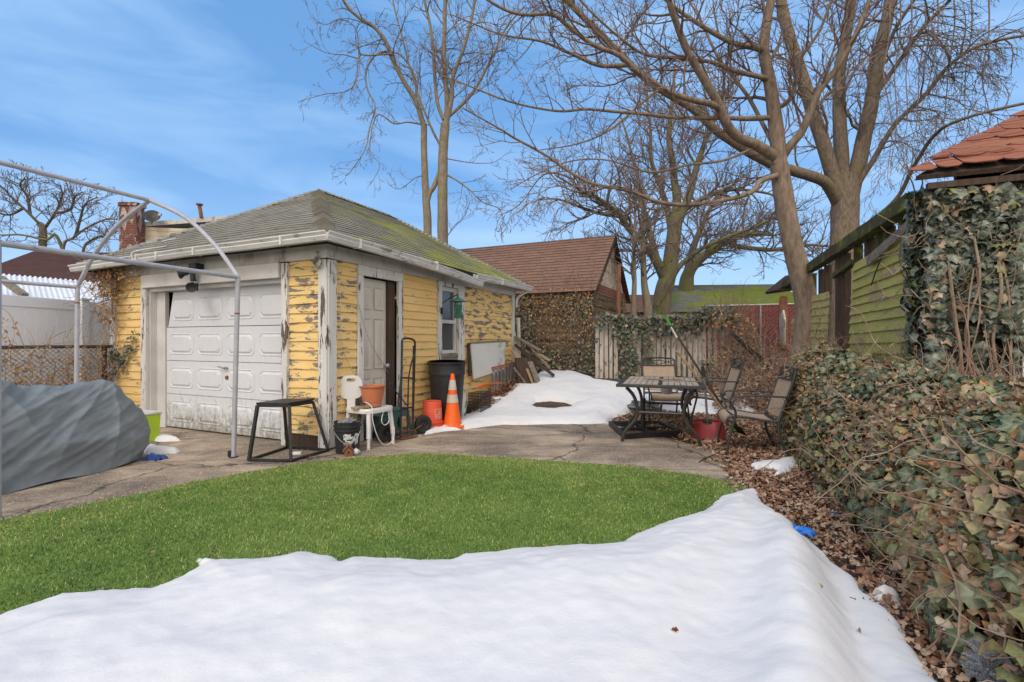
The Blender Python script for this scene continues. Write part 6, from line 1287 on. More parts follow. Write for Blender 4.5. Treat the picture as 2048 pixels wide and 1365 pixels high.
# tools leaning on the table
def tool(name, label, cat): return thing(name, G(1415, 880), label, cat)
sh = tool('snow_shovel', 'red plastic snow shovel standing with its wide scoop in the leaves, black grip on top', 'shovel')
sq = G(1418, 886); sx = Vector((.97, -.22, 0)).normalized(); sy = Vector((.22, .97, 0))
mb = MB(); n_ = 14; vs = []; prof = [(.0, .0, .175), (.02, .10, .185), (.05, .20, .18), (.10, .245, .16), (.15, .25, .13)]
prof = [(.10, .255, .13), (.06, .25, .165), (.03, .21, .175), (.015, .10, .185), (-.02, .0, .19)]
for (yy, zz, wx) in prof:
    for i in range(n_ + 1):
        f = i / n_ * 2 - 1; cv = abs(f) ** 3; vs.append(sq + sx * wx * f + sy * (.08 + yy - .09 * cv * (zz < .24)) + UP * (zz + .004 - .0 * cv))
k_ = len(vs); vs += [v + sy * .006 for v in vs]
mb.add(vs, [(j * (n_ + 1) + i, j * (n_ + 1) + i + 1, (j + 1) * (n_ + 1) + i + 1, (j + 1) * (n_ + 1) + i) for j in range(4) for i in range(n_)] + [(k_ + j * (n_ + 1) + i, k_ + j * (n_ + 1) + i + 1, k_ + (j + 1) * (n_ + 1) + i + 1, k_ + (j + 1) * (n_ + 1) + i) for j in range(4) for i in range(n_)]); mb.tube(spline([sq + sx * -.17 + sy * .1 + UP * .20, sq - sx * .14 + sy * .1 + UP * .255, sq + sy * .1 + UP * .265, sq + sx * .14 + sy * .1 + UP * .255, sq + sx * .17 + sy * .1 + UP * .20], 5), .011, 6); mb.build('scoop', m_redshovel, sh, smooth_=2)
top = P(1408, 746, 5.75); mb = MB(); mb.tube([sq + sy * .1 + UP * .22, top], .014, 8); mb.build('shaft', m_metal, sh, smooth_=2)
mb = MB(); mb.tube([top - UP * .05, top + (P(1404, 742, 5.75) - P(1413, 845, 5.8)).normalized() * .045 + Vector((-.015, 0, .03))], .02, 10); mb.build('grip', m_blackplast, sh, smooth_=2); mb = MB(); mb.obox(sq + sy * .1 + UP * .25, sx * .05, sy * .02, UP * .02); mb.build('socket', m_blackplast, sh)
rk = tool('garden_rake', 'long brown pole tool with a green grip and green head leaning over the table corner', 'rake')
a, b = P(1338, 646, 6.35), G(1462, 868); mb = MB(); mb.tube([a, b + UP * .18], .014, 8); mb.build('pole', m_darkwood, rk, smooth_=2); d = (a - b).normalized()
mb = MB(); mb.tube([a - d * .04, a + d * .09], .019, 10); m_grip = M('green_grip', (.07, .25, .04), (.05, .2, .03), 9, .6); mb.build('grip', m_grip, rk, smooth_=2)
mb = MB(); mb.tube([a - d * .06, a - d * .22], .0145, 8); mb.build('collar', m_whiteplast, rk)
mb = MB(); mb.prism([b + UP * .20, b + UP * .19 + sx * .03, b + sx * .06 + UP * .01, b - sx * .01 + UP * .0], sy * .012); mb.build('head', m_grip, rk)
sv = tool('shovel', 'pale wooden handled shovel crossing the green gripped pole beside the table', 'shovel')
a, b = P(1353, 702, 5.85), G(1487, 872); mb = MB(); mb.tube([a, a.lerp(b, .84)], .015, 8); mb.build('pole', m_tanwood, sv, smooth_=2); mb = MB(); d = (b - a).normalized(); s2_ = d.cross(UP).normalized(); c_ = a.lerp(b, .83)
mb.tube([c_ - d * .02, c_ + d * .08], .02, 8); mb.prism([c_ + d * .06 - s2_ * .03, c_ + d * .06 + s2_ * .03, c_ + d * .1 + s2_ * .08, c_ + d * .28 + s2_ * .07, c_ + d * .36, c_ + d * .28 - s2_ * .07, c_ + d * .1 - s2_ * .08], UP * .008); mb.build('blade', m_blackplast, sv)
# grey mesh dome by the tree
mb = MB(); q = P(1606, 735, 6.6); 
mb.lathe([(.165, -.12), (.16, -.03), (.13, .05), (.07, .105), (.0, .12)], q, 28, Vector((.1, -.2, 1))); m_mesh = M('grey_mesh', (.075, .08, .085), (.05, .055, .06), 60, .7); tag(mb.build('planter_pot', m_mesh, smooth_=True), 'dark grey upturned pot behind the near chair below the tree trunk', 'pot')

# ================================================================== LEAVES, IVY, LITTER
IV_V = [(0, -.46, -.04), (0, 0, .05), (0, .54, -.12), (.20, .26, -.04), (.42, .20, -.16), (.34, -.04, -.07), (.36, -.32, -.16), (.16, -.38, -.06), (-.20, .26, -.02), (-.42, .20, -.10), (-.34, -.04, -.05), (-.36, -.32, -.14), (-.16, -.38, -.05)]
IV_F = [(1, 2, 3), (1, 3, 4, 5), (1, 5, 6, 7), (1, 7, 0), (1, 8, 2), (1, 10, 9, 8), (1, 12, 11, 10), (1, 0, 12)]
IV_R = [.6, 1, .7, .2, .75, .1, .7, .2, .2, .75, .1, .7, .2]
DL_V = [(0, -.5, .10), (.2, -.24, .02), (.32, -.05, .22), (.17, .08, .06), (.20, .32, .22), (.0, .48, .10), (-.2, .26, .14), (-.16, .02, .03), (-.30, -.10, .26), (-.2, -.30, .08), (0, 0, -.06)]
DL_F = [(10, 0, 1, 2), (10, 2, 3, 4), (10, 4, 5), (10, 5, 6, 7), (10, 7, 8), (10, 8, 9, 0)]
DL_R = [.6, .1, .1, .2, .1, .6, .1, .1, .1, .1, 1]
def stems(mb, pts_fn, n, ln, rad, wob=.04, lift=.03, k=5, sag=0):
    for _ in range(n):
        p, nn, dr = pts_fn(); pts = [p]; d = dr
        for i in range(k):
            d = (d + Vector((rng.gauss(0, .35), rng.gauss(0, .35), rng.gauss(0, .35) - sag))).normalized(); pts.append(pts[-1] + d * ln * rng.uniform(.5, 1.2) / k + nn * rng.uniform(-.3, .6) * lift)
        r = rad * rng.uniform(.6, 1.3); mb.tube(pts, [r * (1 - .55 * i / k) for i in range(k + 1)], 4, cap=False)
# hedge surface
FOOT = [(1.3, .45), (1.55, 1.25), (1.74, 1.86), (1.88, 2.25), (2.16, 2.9), (2.42, 3.65), (2.80, 4.72), (3.12, 5.5), (3.35, 6.1)]
RDG = [(1.75, .3, .74), (2.02, 1.1, .86), (2.22, 1.75, .93), (2.33, 2.2, .95), (2.56, 2.95, .98), (2.80, 3.75, 1.04), (3.12, 4.85, 1.10), (3.38, 5.6, 1.08), (3.65, 6.15, .95)]
BCK = [(3.4, .0, .66), (3.4, .8, .70), (3.3, 1.5, .78), (3.2, 2.1, .82), (3.0, 2.85, .86), (3.05, 3.85, .9), (3.5, 5.0, .95), (3.75, 5.7, .95), (3.95, 6.3, .85)]
fi3 = lambda A, x, j: float(np.interp(x, range(len(A)), [a[j] for a in A]))
def HS(k, v):
    f = Vector((fi3(FOOT, k, 0), fi3(FOOT, k, 1), 0)); r = Vector((fi3(RDG, k, 0), fi3(RDG, k, 1), fi3(RDG, k, 2))); b = Vector((fi3(BCK, k, 0), fi3(BCK, k, 1), fi3(BCK, k, 2)))
    if v <= 1:
        a = v * math.pi / 2; z = r.z * math.sin(a) ** .9; h = 1 - math.cos(a) ** 1.15; p = f.lerp(Vector((r.x, r.y, 0)), h); p.z = z
    else: p = r.lerp(b, v - 1)
    nz = mnoise.noise(p * 2.6) * .10 + mnoise.noise(p * 7) * .035
    out_ = Vector((-.8, -.25, .55)) if v < 1 else Vector((0, 0, 1)); p = p + out_ * nz; p.z = max(p.z, .0); return p
hg = thing('ivy_hedge', Vector((2.5, 3.2, 0)), 'sprawling ivy hedge of green and withered brown leaves along the right side', 'hedge')
NU, NV = 130, 64; vs = [HS(8 * i / NU, 1.9 * j / NV) for i in range(NU + 1) for j in range(NV + 1)]; vs = [v + Vector((.05, .02, -.05)) for v in vs]
m_core = M('shaded_stem_mass', (.022, .017, .012), (.055, .04, .026), 18, .95, bump=.8, bd=.03)  # stem mass, coloured dark to put shade into the gaps between leaves
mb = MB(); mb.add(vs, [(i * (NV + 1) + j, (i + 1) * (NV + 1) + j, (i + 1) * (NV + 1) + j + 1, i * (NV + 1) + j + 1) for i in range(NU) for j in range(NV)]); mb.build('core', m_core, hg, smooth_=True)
def hsurf(n, kpow=1.0, seed=1):
    P_, N_, K_ = [], [], []
    for _ in range(n):
        k = 8 * rng.random() ** kpow; v = 1.9 * rng.random() ** .85
        p = HS(k, v); e = .02; pu = HS(min(8, k + e), v) - HS(max(0, k - e), v); pv = HS(k, v + e) - HS(k, max(0, v - e)); nn = pu.cross(pv)
        if nn.length < 1e-9: continue
        nn.normalize(); nn = nn if nn.dot(Vector((-.7, -.3, .7))) > 0 else -nn
        P_.append(tuple(p + nn * rng.uniform(-.03, .06))); N_.append(tuple(nn * .8 + Vector((-.1, -.35, .35)))); K_.append((k, v))
    return np.array(P_), np.array(N_), np.array(K_)
Pp, Nn_, Kk = hsurf(30000)
dz = vnoise(Pp[:, 0] + Pp[:, 2], Pp[:, 1], 1.5, 2.0)
warm = np.clip(.50 + dz * .9 + np.clip((1.0 - Kk[:, 1]) * .3, -.1, .25), .1, .95)
rr = np.where(nrg.uniform(0, 1, len(Pp)) < warm, nrg.uniform(.5, 1, len(Pp)), nrg.uniform(.05, .56, len(Pp)))
sz = nrg.uniform(.028, .072, len(Pp)) * (1 - .3 * (rr > .66)) * (1 + .5 * np.clip((3.0 - Pp[:, 1]) / 1.2, 0, 1)) * np.where(nrg.uniform(0, 1, len(Pp)) < .12, 1.35, 1)
gm = rr < .60
scatter('leaves', IV_V, IV_F, Pp[gm], Nn_[gm], sz[gm], rr[gm], m_ivy_hedge, .55, IV_R, parent=hg, seed=5, spin='down')
scatter('withered_leaves', DL_V, DL_F, Pp[~gm], Nn_[~gm], sz[~gm] * 1.25, rr[~gm], m_ivy_hedge, .8, DL_R, parent=hg, seed=6)
Pp, Nn_, Kk = hsurf(6500)
m = (np.abs(Kk[:, 0] - 6.3) < 1.3) | (nrg.uniform(0, 1, len(Pp)) < .3); Pp = Pp[m]; Nn_ = Nn_[m]
scatter('dry_leaves', DL_V, DL_F, Pp, Nn_, nrg.uniform(.025, .055, len(Pp)), nrg.uniform(0, 1, len(Pp)), m_orangedead, .7, DL_R, parent=hg, seed=8)
def hp():
    k = rng.random() * 8; v = rng.random() * 1.8; p = HS(k, v); return p, Vector((-.5, -.3, .7)), Vector((rng.gauss(0, 1), rng.gauss(0, 1), rng.gauss(0, .6))).normalized()
mb = MB(); stems(mb, hp, 1150, .36, .0030); stems(mb, hp, 80, .8, .005, k=8); mb.build('stems', m_vine, hg)
mb = MB(); stems(mb, hp, 150, .5, .0045, k=7, lift=.05)
for a, b, c_ in ((P(1800, 1330, 1.9), P(1900, 1250, 1.85), P(2030, 1000, 2.1)), (P(1690, 1190, 2.5), P(1790, 1110, 2.4), P(1905, 1180, 2.1))): mb.tube(spline([a, b, c_], 8), .0035, 6)
mb.build('red_stems', m_vinered, hg)
mb = MB()   # upright bare shoots on top
for _ in range(70):
    k = rng.uniform(1.2, 5); p = HS(k, rng.uniform(.95, 1.5)); d = Vector((rng.gauss(0, .3), rng.gauss(0, .3), 1)).normalized(); mb.tube([p, p + d * .1 + Vector((rng.gauss(0, .02), 0, 0)), p + d * rng.uniform(.18, .34)], [.004, .003, .0015], 4, cap=False)
mb.build('shoots', m_vinered, hg)

def ivy_on(name, label, surf, n, size, mat, core=None, vines=60, vl=.4, vmat=None, tilt=.45, rlo=0, rhi=1, tmpl='ivy', hang=True, cat='ivy', seed=4, colf=None):
    """surf() -> (point, normal)"""
    P_, N_ = [], []
    for _ in range(n):
        r_ = surf()
        if r_ is None: continue
        P_.append(tuple(r_[0])); N_.append(tuple(r_[1]))
    P_ = np.array(P_); t = thing(name, P_.mean(0), label, cat); t.location.z = float(P_[:, 2].min())
    rn_ = nrg.uniform(rlo, rhi, len(P_))
    tv, tf, tr = (IV_V, IV_F, IV_R) if tmpl == 'ivy' else (DL_V, DL_F, DL_R)
    scatter('leaves', tv, tf, P_, np.array(N_) + (np.array([0, 0, .35]) if hang else 0), nrg.uniform(size * .6, size * 1.25, len(P_)), rn_, mat, tilt, tr, parent=t, seed=seed, spin='down' if tmpl == 'ivy' else None)
    if vines:
        def vp():
            while True:
                r_ = surf()
                if r_ is not None: return r_[0], Vector(r_[1]), (Vector((rng.gauss(0, .4), rng.gauss(0, .3), rng.choice((-1, 1)) * 1.0))).normalized()
        mb = MB(); stems(mb, vp, vines, vl, .004, k=6, lift=.015); mb.build('vines', vmat or m_vine, t)
    return t
# ivy curtain on the shed's corner
def shed_ivy():
    if rng.random() < .72:
        s_ = rng.uniform(-.03, .42 + (0.85 if rng.random() < .3 else 0)); z = 2.2 - 2.1 * rng.random() ** 1.1; 
        if s_ > .42 and z < 1.9: return None
        hole = mnoise.noise(Vector((s_ * 3, z * 2.2, 8))) 
        if hole < -.32 and rng.random() < .8: return None
        b_ = .07 + .06 * mnoise.noise(Vector((s_ * 4, z * 3, 1))); return SF(s_, b_ * rng.uniform(.3, 1.5), z), -WD
    t_ = rng.uniform(0, .16); z = rng.uniform(.3, 2.24)
    if t_ > .05 + .11 * abs(mnoise.noise(Vector((z * 3, 0, 3)))) * 2: return None
    return C0 + WD * t_ + WN * rng.uniform(.02, .12) + UP * z, WN
sv_ = ivy_on('climbing_ivy', 'dense dark green ivy curtain hanging over the corner of the old shed', shed_ivy, 4300, .088, m_ivy, vines=150, vl=.45, hang=True, seed=6)
mb = MB(); mb.obox(SF(.2, .02, 1.1), FD * .24, WD * .02, UP * 1.08); mb.obox(C0 + WD * .03 + WN * .02 + UP * 1.1, WD * .035, WN * .02, UP * 1.08); mb.build('core', m_core, sv_)
mb = MB()
for _ in range(9):
    s_ = rng.uniform(0, .42); z = rng.uniform(.9, 1.6); mb.tube(spline([SF(s_, .1, z + .5), SF(s_ + rng.uniform(-.05, .05), .14, z + .2), SF(s_ + rng.uniform(-.05, .08), .10, z - .1), SF(s_ + rng.uniform(-.1, .1), .12, z - .45)], 5), rng.uniform(.004, .009), 6)
mb.build('woody_stems', m_vine, sv_)
# ivy along the picket fence
def fence_ivy():
    px_ = rng.uniform(1190, 1480); Y = 10.05 - .6 * (px_ - 1194) / 264
    if px_ < 1232 and rng.random() < .72: return None
    top = 632 - 14 * mnoise.noise(Vector((px_ * .03, 1, 0))) - (14 if px_ > 1400 else 0); 
    if rng.random() < .5: py = top + rng.expovariate(1 / 11)
    else:
        py = top + rng.uniform(0, 130); dens = mnoise.noise(Vector((px_ * .035, py * .012, 4))) + (.35 if 1238 < px_ < 1262 or 1288 < px_ < 1306 or 1262 < px_ < 1275 else -.34) + (.4 if px_ > 1405 and py > 690 else 0)
        if dens < .02: return None
    p = P(px_, py, Y - rng.uniform(-.02, .14)); return p, Vector((0, -1, .2))
iv2 = ivy_on('climbing_ivy', 'ivy trailing along the top of the tattered white wooden fence', fence_ivy, 4000, .085, m_ivy, vines=230, vl=.55, hang=True, seed=7, rhi=.97)
# ivy and dead vines on the stone garage wall
def stone_ivy():
    a = rng.uniform(-.05, 2.3); z = rng.uniform(.3, zE - .02); g_ = mnoise.noise(Vector((a * 1.5, z * 1.3, 5)))
    if z < 1.0 and rng.random() < .9: pass
    elif a > 1.6: pass
    elif g_ < .12: return None
    return SG(a, -.05 - rng.uniform(0, .1), z), -D2
ivy_on('climbing_ivy', 'dark ivy creeping over the lower stone garage wall', stone_ivy, 1900, .075, m_ivy, vines=160, vl=.9, seed=8)
def stone_dead():
    a = rng.uniform(-.05, 2.2); z = zE + .05 - rng.expovariate(1 / .28) if rng.random() < .7 else rng.uniform(.6, zE)
    return SG(a, -.06 - rng.uniform(0, .12), z), -D2
ivy_on('dead_vine', 'withered brown vines with dry leaves hanging from the stone garage eave', stone_dead, 900, .065, m_orangedead, vines=330, vl=1.0, tmpl='d', seed=9, cat='vine')
# dead vine at the left garage corner
def gar_dead():
    s_ = 4.83 - rng.expovariate(1 / .22) + (.25 if rng.random() < .25 else 0); z = 2.62 - rng.expovariate(1 / .38)
    if s_ < 3.75 or z < 1.2: return None
    if z < 2.3 and s_ < 4.35 - (z - 2.3) * .2: return None
    return FW(s_, .08 + rng.uniform(0, .16), z), -D2
ivy_on('dead_vine', 'dry brown vine draped over the far left corner of the yellow garage', gar_dead, 620, .055, m_orangedead, vines=130, vl=.6, tmpl='d', seed=10, cat='vine', rlo=.1)
def gar_ivy():
    a = rng.uniform(0, 1); s_ = 4.78 - .65 * a; z = 1.02 + .25 * a + .12 * math.sin(a * 9) + rng.gauss(0, .09) - (.25 if rng.random() < .3 and a < .3 else 0); return FW(s_, .06 + rng.uniform(0, .05), z), -D2
ivy_on('climbing_ivy', 'small sprig of dark ivy crossing the yellow boards left of the overhead door', gar_ivy, 150, .055, m_ivy, vines=14, vl=.4, seed=12, rhi=.8)
# brambles on the left chain link fence
def left_bram():
    u_ = rng.uniform(0, Lf); c_ = mnoise.noise(Vector((u_ * 2.2, 0, 3)))
    z = .35 + abs(rng.gauss(0, .45)) + (.5 * rng.random() if c_ > .05 else 0)
    if z > 1.15 and c_ < .0: return None
    if z > 1.75: return None
    return fo + LDIR * u_ + LN * rng.uniform(.0, .12) + UP * z, LN
ivy_on('dead_vine', 'dry rust coloured brambles tangled through the left chain link fence', left_bram, 620, .05, m_orangedead, vines=150, vl=.8, tmpl='d', seed=13, cat='vine')
# brush pile by the tree
def brush():
    px_ = rng.uniform(1425, 1625); Y = rng.uniform(7.6, 9.3); hgt = .15 + .62 * math.exp(-((px_ - 1545) / 65) ** 2); p = P(px_, 700, Y); return onground(p.x, Y, rng.uniform(0, hgt)), Vector((rng.gauss(0, .5), -1, .6))
bp_ = ivy_on('brush_pile', 'heap of bare brambles and dead leaves at the foot of the leaning tree', brush, 2200, .06, m_dead, vines=520, vl=1.0, tmpl='d', seed=14, cat='brush')
def red_bram():
    px_ = rng.uniform(1425, 1520); py = rng.uniform(625, 740); 
    if mnoise.noise(Vector((px_ * .02, py * .02, 7))) < -.1: return None
    return P(px_, py, rng.uniform(9.0, 9.5)), Vector((0, -1, .2))
ivy_on('dead_vine', 'tall leafless bramble with curled brown leaves before the red slat fence', red_bram, 520, .06, m_orangedead, vines=330, vl=.9, tmpl='d', seed=15, cat='vine')
# fallen black timbers
for (a, b, w_, l_) in ((P(1463, 666, 8.9), P(1535, 735, 8.5), .10, 'charred black timber leaning down before the red slat fence'), (P(1493, 694, 8.7), P(1530, 722, 8.6), .14, 'short black timber beside the longer charred one')):
    mb = MB(); mb.bar(a, b, w_, .05); tag(mb.build('fallen_timber', m_dark, bevel=.004), l_, 'timber')
# leaf litter
LT = [(1235, 842), (1300, 826), (1400, 826), (1480, 826), (1560, 800), (1640, 800), (1620, 930), (1720, 1060), (1870, 1250), (1960, 1380), (1862, 1380), (1800, 1262), (1712, 1158), (1640, 1105), (1560, 1038), (1522, 1000), (1490, 975), (1462, 935), (1450, 905), (1400, 893), (1360, 870), (1300, 858)]
ltp = [(G(a, b).x, G(a, b).y) for a, b in LT]; ax0, ay0 = np.array(ltp).min(0); ax1, ay1 = np.array(ltp).max(0)
X = nrg.uniform(ax0 - .2, ax1 + .3, 60000); Y = nrg.uniform(ay0 - .1, ay1 + .3, 60000); d = sdist(X, Y, ltp); m = d > nrg.normal(-.02, .07, len(X)) - .02; X = X[m][:15000]; Y = Y[m][:15000]
Z = gz(X, Y) + .014 + nrg.uniform(0, .025, len(X))
scatter('leaf_litter', DL_V, DL_F, np.stack([X, Y, Z], 1), np.tile([0, -.1, 1.0], (len(X), 1)), nrg.uniform(.025, .062, len(X)), np.clip(nrg.beta(1.6, 1.6, len(X)), 0, 1), m_dead, .45, DL_R, seed=21); tag(bpy.data.objects['leaf_litter'], kind='stuff')
# wood chips / bits over the concrete and turf edge
X = nrg.uniform(-4.2, 2.2, 16000); Y = nrg.uniform(2.2, 7.0, 16000); d = sdist(X, Y, turf_poly); pr = .03 + .65 * np.exp(-np.abs(d) / .12) + .10 * ((X < -1.2) & (d < 0)); m = (nrg.uniform(0, 1, len(X)) < pr) & (Y > 1.5); m &= ~((X * -.9082 * 0 + (X + 2.05) > 0.4608 * 0) & False)
wallx = -2.053 + .4608 * (Y - 5.394); m &= ~((Y > 5.394) & (X < wallx)) | ((X < -2.0) & (Y < 5.2 + (-X - 2.05) * .46)); X = X[m]; Y = Y[m]
CH_V = [(-.5, -.12, 0), (.5, -.16, .04), (.45, .14, 0), (-.4, .16, .06)]; 
scatter('wood_chips', CH_V, [(0, 1, 2, 3)], np.stack([X, Y, np.full(len(X), .030)], 1), np.tile([0, 0, 1.0], (len(X), 1)), nrg.uniform(.008, .03, len(X)), nrg.uniform(.3, 1, len(X)), m_orangedead, .35, None, seed=22); tag(bpy.data.objects['wood_chips'], kind='stuff')
# rubble beside the garage base
def rub():
    t_ = rng.uniform(3.0, 5.9); n_ = rng.uniform(.05, .55); p = SW(t_, n_, 0); return onground(p.x, p.y, rng.uniform(0, .10)), Vector((0, 0, 1))
P_ = np.array([tuple(rub()[0]) for _ in range(1500)]); scatter('leaf_debris', DL_V, DL_F, P_, np.tile([0, 0, 1.0], (len(P_), 1)), nrg.uniform(.03, .07, len(P_)), nrg.uniform(0, .55, len(P_)), m_dead, .6, DL_R, seed=23); tag(bpy.data.objects['leaf_debris'], kind='stuff')
# twig on patio near the near chair
mb = MB(); mb.tube(spline([G(1398, 925, .015), G(1412, 916, .02), G(1432, 908, .03), G(1450, 897, .04)], 5), .006, 5); mb.tube(spline([G(1440, 905, .03), G(1436, 893, .07), G(1430, 886, .10)], 4), .004, 5); tag(mb.build('twig', m_darkwood), 'thin black twig on the concrete by the near chair leg', 'twig')

# ================================================================== TREES
class Tree:
    def __init__(s, name, base, label, bark_, twig, seed, nsid=5):
        s.t = thing(name, base, label, 'tree'); s.big = MB(); s.tw = MB(); s.bark = bark_; s.twm = twig; s.r = random.Random(seed); s.ns = nsid
    def limb(s, pts, r0, r1, n=8, side=10, sub=(0, 0, 0), lvl=1, up=.25, L=1.0, frm=.2, wob=.02):
        """pts: list of Vector; children sprout along it. sub=(count, length, radius)"""
        sp = spline(pts, n); k = len(sp) - 1
        sp = [p + Vector((mnoise.noise(p * 1.3), mnoise.noise(p * 1.3 + Vector((9, 0, 0))), mnoise.noise(p * 1.3 + Vector((0, 9, 0))))) * wob * (1 if 0 < i else 0) for i, p in enumerate(sp)]
        rad = [(r0 + (r1 - r0) * (i / k) ** .85) * (1 + .06 * mnoise.noise(p * 3)) for i, p in enumerate(sp)]
        (s.big if r0 > .02 else s.tw).tube(sp, rad, side if r0 > .02 else 5, cap=False)
        cnt, ln, rd = sub
        for c in range(cnt):
            f = frm + (1 - frm) * (c + s.r.random()) / cnt; i = min(k - 1, int(f * k)); p = sp[i].lerp(sp[i + 1], f * k - i); d = (sp[i + 1] - sp[i]).normalized()
            s.branch(p, d, ln * s.r.uniform(.6, 1.25) * (1 - .45 * f), min(rd, rad[i] * .6), lvl, up)
    def branch(s, p, d, ln, rad, lvl, up=.2, spread=.95):
        r = s.r; q = Vector((r.gauss(0, 1), r.gauss(0, 1), r.gauss(0, 1))); q = (q - d * q.dot(d)).normalized()
        d = (d * .75 + q * spread + UP * up).normalized(); seg = max(4, int(ln / .16)); seg = min(seg, 9); pts = [p]; ds = [d]
        bend = Vector((r.gauss(0, .10), r.gauss(0, .10), r.gauss(0, .08) + .05 * (1 if up > 0 else -2.2)))
        for i in range(seg):
            d = (d + bend + Vector((r.gauss(0, .16), r.gauss(0, .16), r.gauss(0, .16)))).normalized(); pts.append(pts[-1] + d * ln / seg); ds.append(d)
        tip = s.tipr
        s.tw.tube(pts, [max(tip, rad * (1 - .85 * i / seg)) for i in range(seg + 1)], 4 if rad > .012 else 3, cap=False)
        if lvl > 0:
            n = s.dens[lvl - 1]; n = int(n * s.r.uniform(.7, 1.3) * min(1.5, ln / s.refl[lvl - 1])) + 1
            for c in range(n):
                f = .18 + .8 * (c + r.random()) / n; i = min(seg - 1, int(f * seg)); s.branch(pts[i].lerp(pts[i + 1], f * seg - i), ds[i], ln * r.uniform(.28, .6) * (1.15 - .5 * f), max(tip, rad * .5), lvl - 1, up * .8, spread * .85)
    def done(s):
        s.big.build('trunk', s.bark, s.t, smooth_=True)
        s.tw.build('crown', s.twm, s.t)
def PP(l, Y0, Y1):
    n = len(l); return [P(a, b, Y0 + (Y1 - Y0) * i / (n - 1)) for i, (a, b) in enumerate(l)]
# --- leaning maple in front
t1 = Tree('bare_tree', onground(4.15, 7.2), 'bare leaning grey brown tree with wide arching limbs standing in front of the old shed', m_bark1, m_twig, 3)
t1.tipr = .0028; t1.dens = (5, 6, 5); t1.refl = (.5, .9, 1.6)
Y = 7.2
tr = PP([(1583, 850), (1594, 760), (1606, 700), (1612, 650), (1611, 600), (1597, 540), (1585, 490), (1575, 440), (1566, 386), (1558, 330)], Y, Y)
t1.limb(tr, .18, .125, n=6, side=16, wob=.01)
t1.big.tube(spline([onground(4.25, 7.15, -.1), onground(4.22, 7.18, .1), tr[1]], 4), [.3, .26, .23, .21, .2, .19, .18, .175, .17], 14)
t1.limb(PP([(1558, 330), (1553, 254), (1545, 195), (1537, 150), (1528, 100), (1534, 40), (1542, 0), (1550, -90), (1545, -220)], 7.2, 7.0), .115, .04, sub=(9, 1.5, .03), lvl=2)
t1.limb(PP([(1556, 318), (1513, 291), (1472, 272), (1450, 245), (1431, 200), (1400, 145), (1372, 95), (1354, 45), (1338, -5), (1318, -110)], 7.2, 6.2), .085, .03, sub=(10, 1.3, .02), lvl=2)
t1.limb(PP([(1566, 312), (1580, 292), (1604, 263), (1622, 222), (1640, 182), (1672, 140), (1705, 85), (1735, 10), (1750, -60)], 7.2, 6.6), .065, .025, sub=(11, 1.3, .02), lvl=2)
t1.limb(PP([(1562, 350), (1545, 353), (1522, 363), (1504, 386), (1454, 400), (1386, 411), (1318, 404), (1254, 381), (1173, 363), (1091, 313), (1027, 277), (1000, 259), (925, 215)], 7.2, 5.6), .045, .008, sub=(26, 1.1, .014), lvl=2)
t1.limb(PP([(1550, 236), (1500, 237), (1454, 236), (1363, 236), (1272, 227), (1182, 218), (1113, 222), (1000, 195), (880, 150)], 7.2, 6.0), .04, .008, sub=(22, 1.1, .014), lvl=2)
t1.limb(PP([(1540, 160), (1477, 145), (1422, 123), (1363, 116), (1295, 109), (1254, 86), (1182, 23), (1130, -30)], 7.1, 6.3), .038, .01, sub=(16, 1.1, .014), lvl=2)
t1.limb(PP([(1531, 105), (1513, 98), (1468, 88), (1409, 54), (1354, 18), (1300, -30)], 7.1, 6.8), .05, .02, sub=(12, 1.2, .018), lvl=2)
t1.limb(PP([(1443, 222), (1420, 209), (1386, 200), (1327, 177), (1272, 141), (1236, 109), (1182, 86), (1127, 45), (1100, 30), (1045, 29), (1000, 12), (940, -30)], 6.8, 5.8), .045, .015, sub=(20, 1.2, .016), lvl=2)
t1.limb(PP([(1562, 215), (1585, 190), (1600, 120), (1640, 60), (1670, -20)], 7.1, 6.5), .035, .015, sub=(9, 1.1, .014), lvl=2)
t1.limb(PP([(1515, 292), (1450, 320), (1380, 330), (1300, 345), (1210, 320), (1120, 330), (1020, 380)], 7.1, 6.4), .022, .006, sub=(16, .9, .01), lvl=2)
t1.limb(PP([(1150, 360), (1090, 350), (1040, 410), (1000, 430)], 6.2, 6.0), .012, .004, sub=(9, .7, .008), lvl=2, up=0)
t1.limb(PP([(1552, 300), (1500, 200), (1440, 120), (1400, 40), (1340, -60)], 7.2, 8.2), .035, .012, sub=(14, 1.2, .015), lvl=2)
t1.done()
# --- big tree behind the shed
t2 = Tree('bare_tree', onground(7.9, 11.5), 'massive bare tree with three thick upright limbs rising behind the old shed', m_bark2, m_twigfar, 5)
t2.tipr = .0038; t2.dens = (5, 6, 5); t2.refl = (.7, 1.3, 2.2)
t2.limb(PP([(1687, 760), (1688, 600), (1688, 520), (1690, 460), (1692, 400), (1693, 350)], 11.5, 11.5), .34, .27, side=18)
t2.limb(PP([(1684, 415), (1665, 350), (1640, 270), (1616, 190), (1590, 110), (1570, 40), (1560, -20), (1550, -120)], 11.5, 11.0), .17, .10, side=14, sub=(8, 2.0, .04), lvl=2)
t2.limb(PP([(1690, 420), (1684, 330), (1680, 240), (1678, 160), (1690, 80), (1702, 0), (1710, -90)], 11.5, 11.8), .17, .10, side=14, sub=(9, 2.0, .04), lvl=2)
t2.limb(PP([(1696, 420), (1714, 340), (1732, 260), (1746, 190), (1758, 110), (1776, 30), (1790, -60)], 11.5, 11.2), .19, .11, side=14, sub=(10, 2.0, .04), lvl=2)
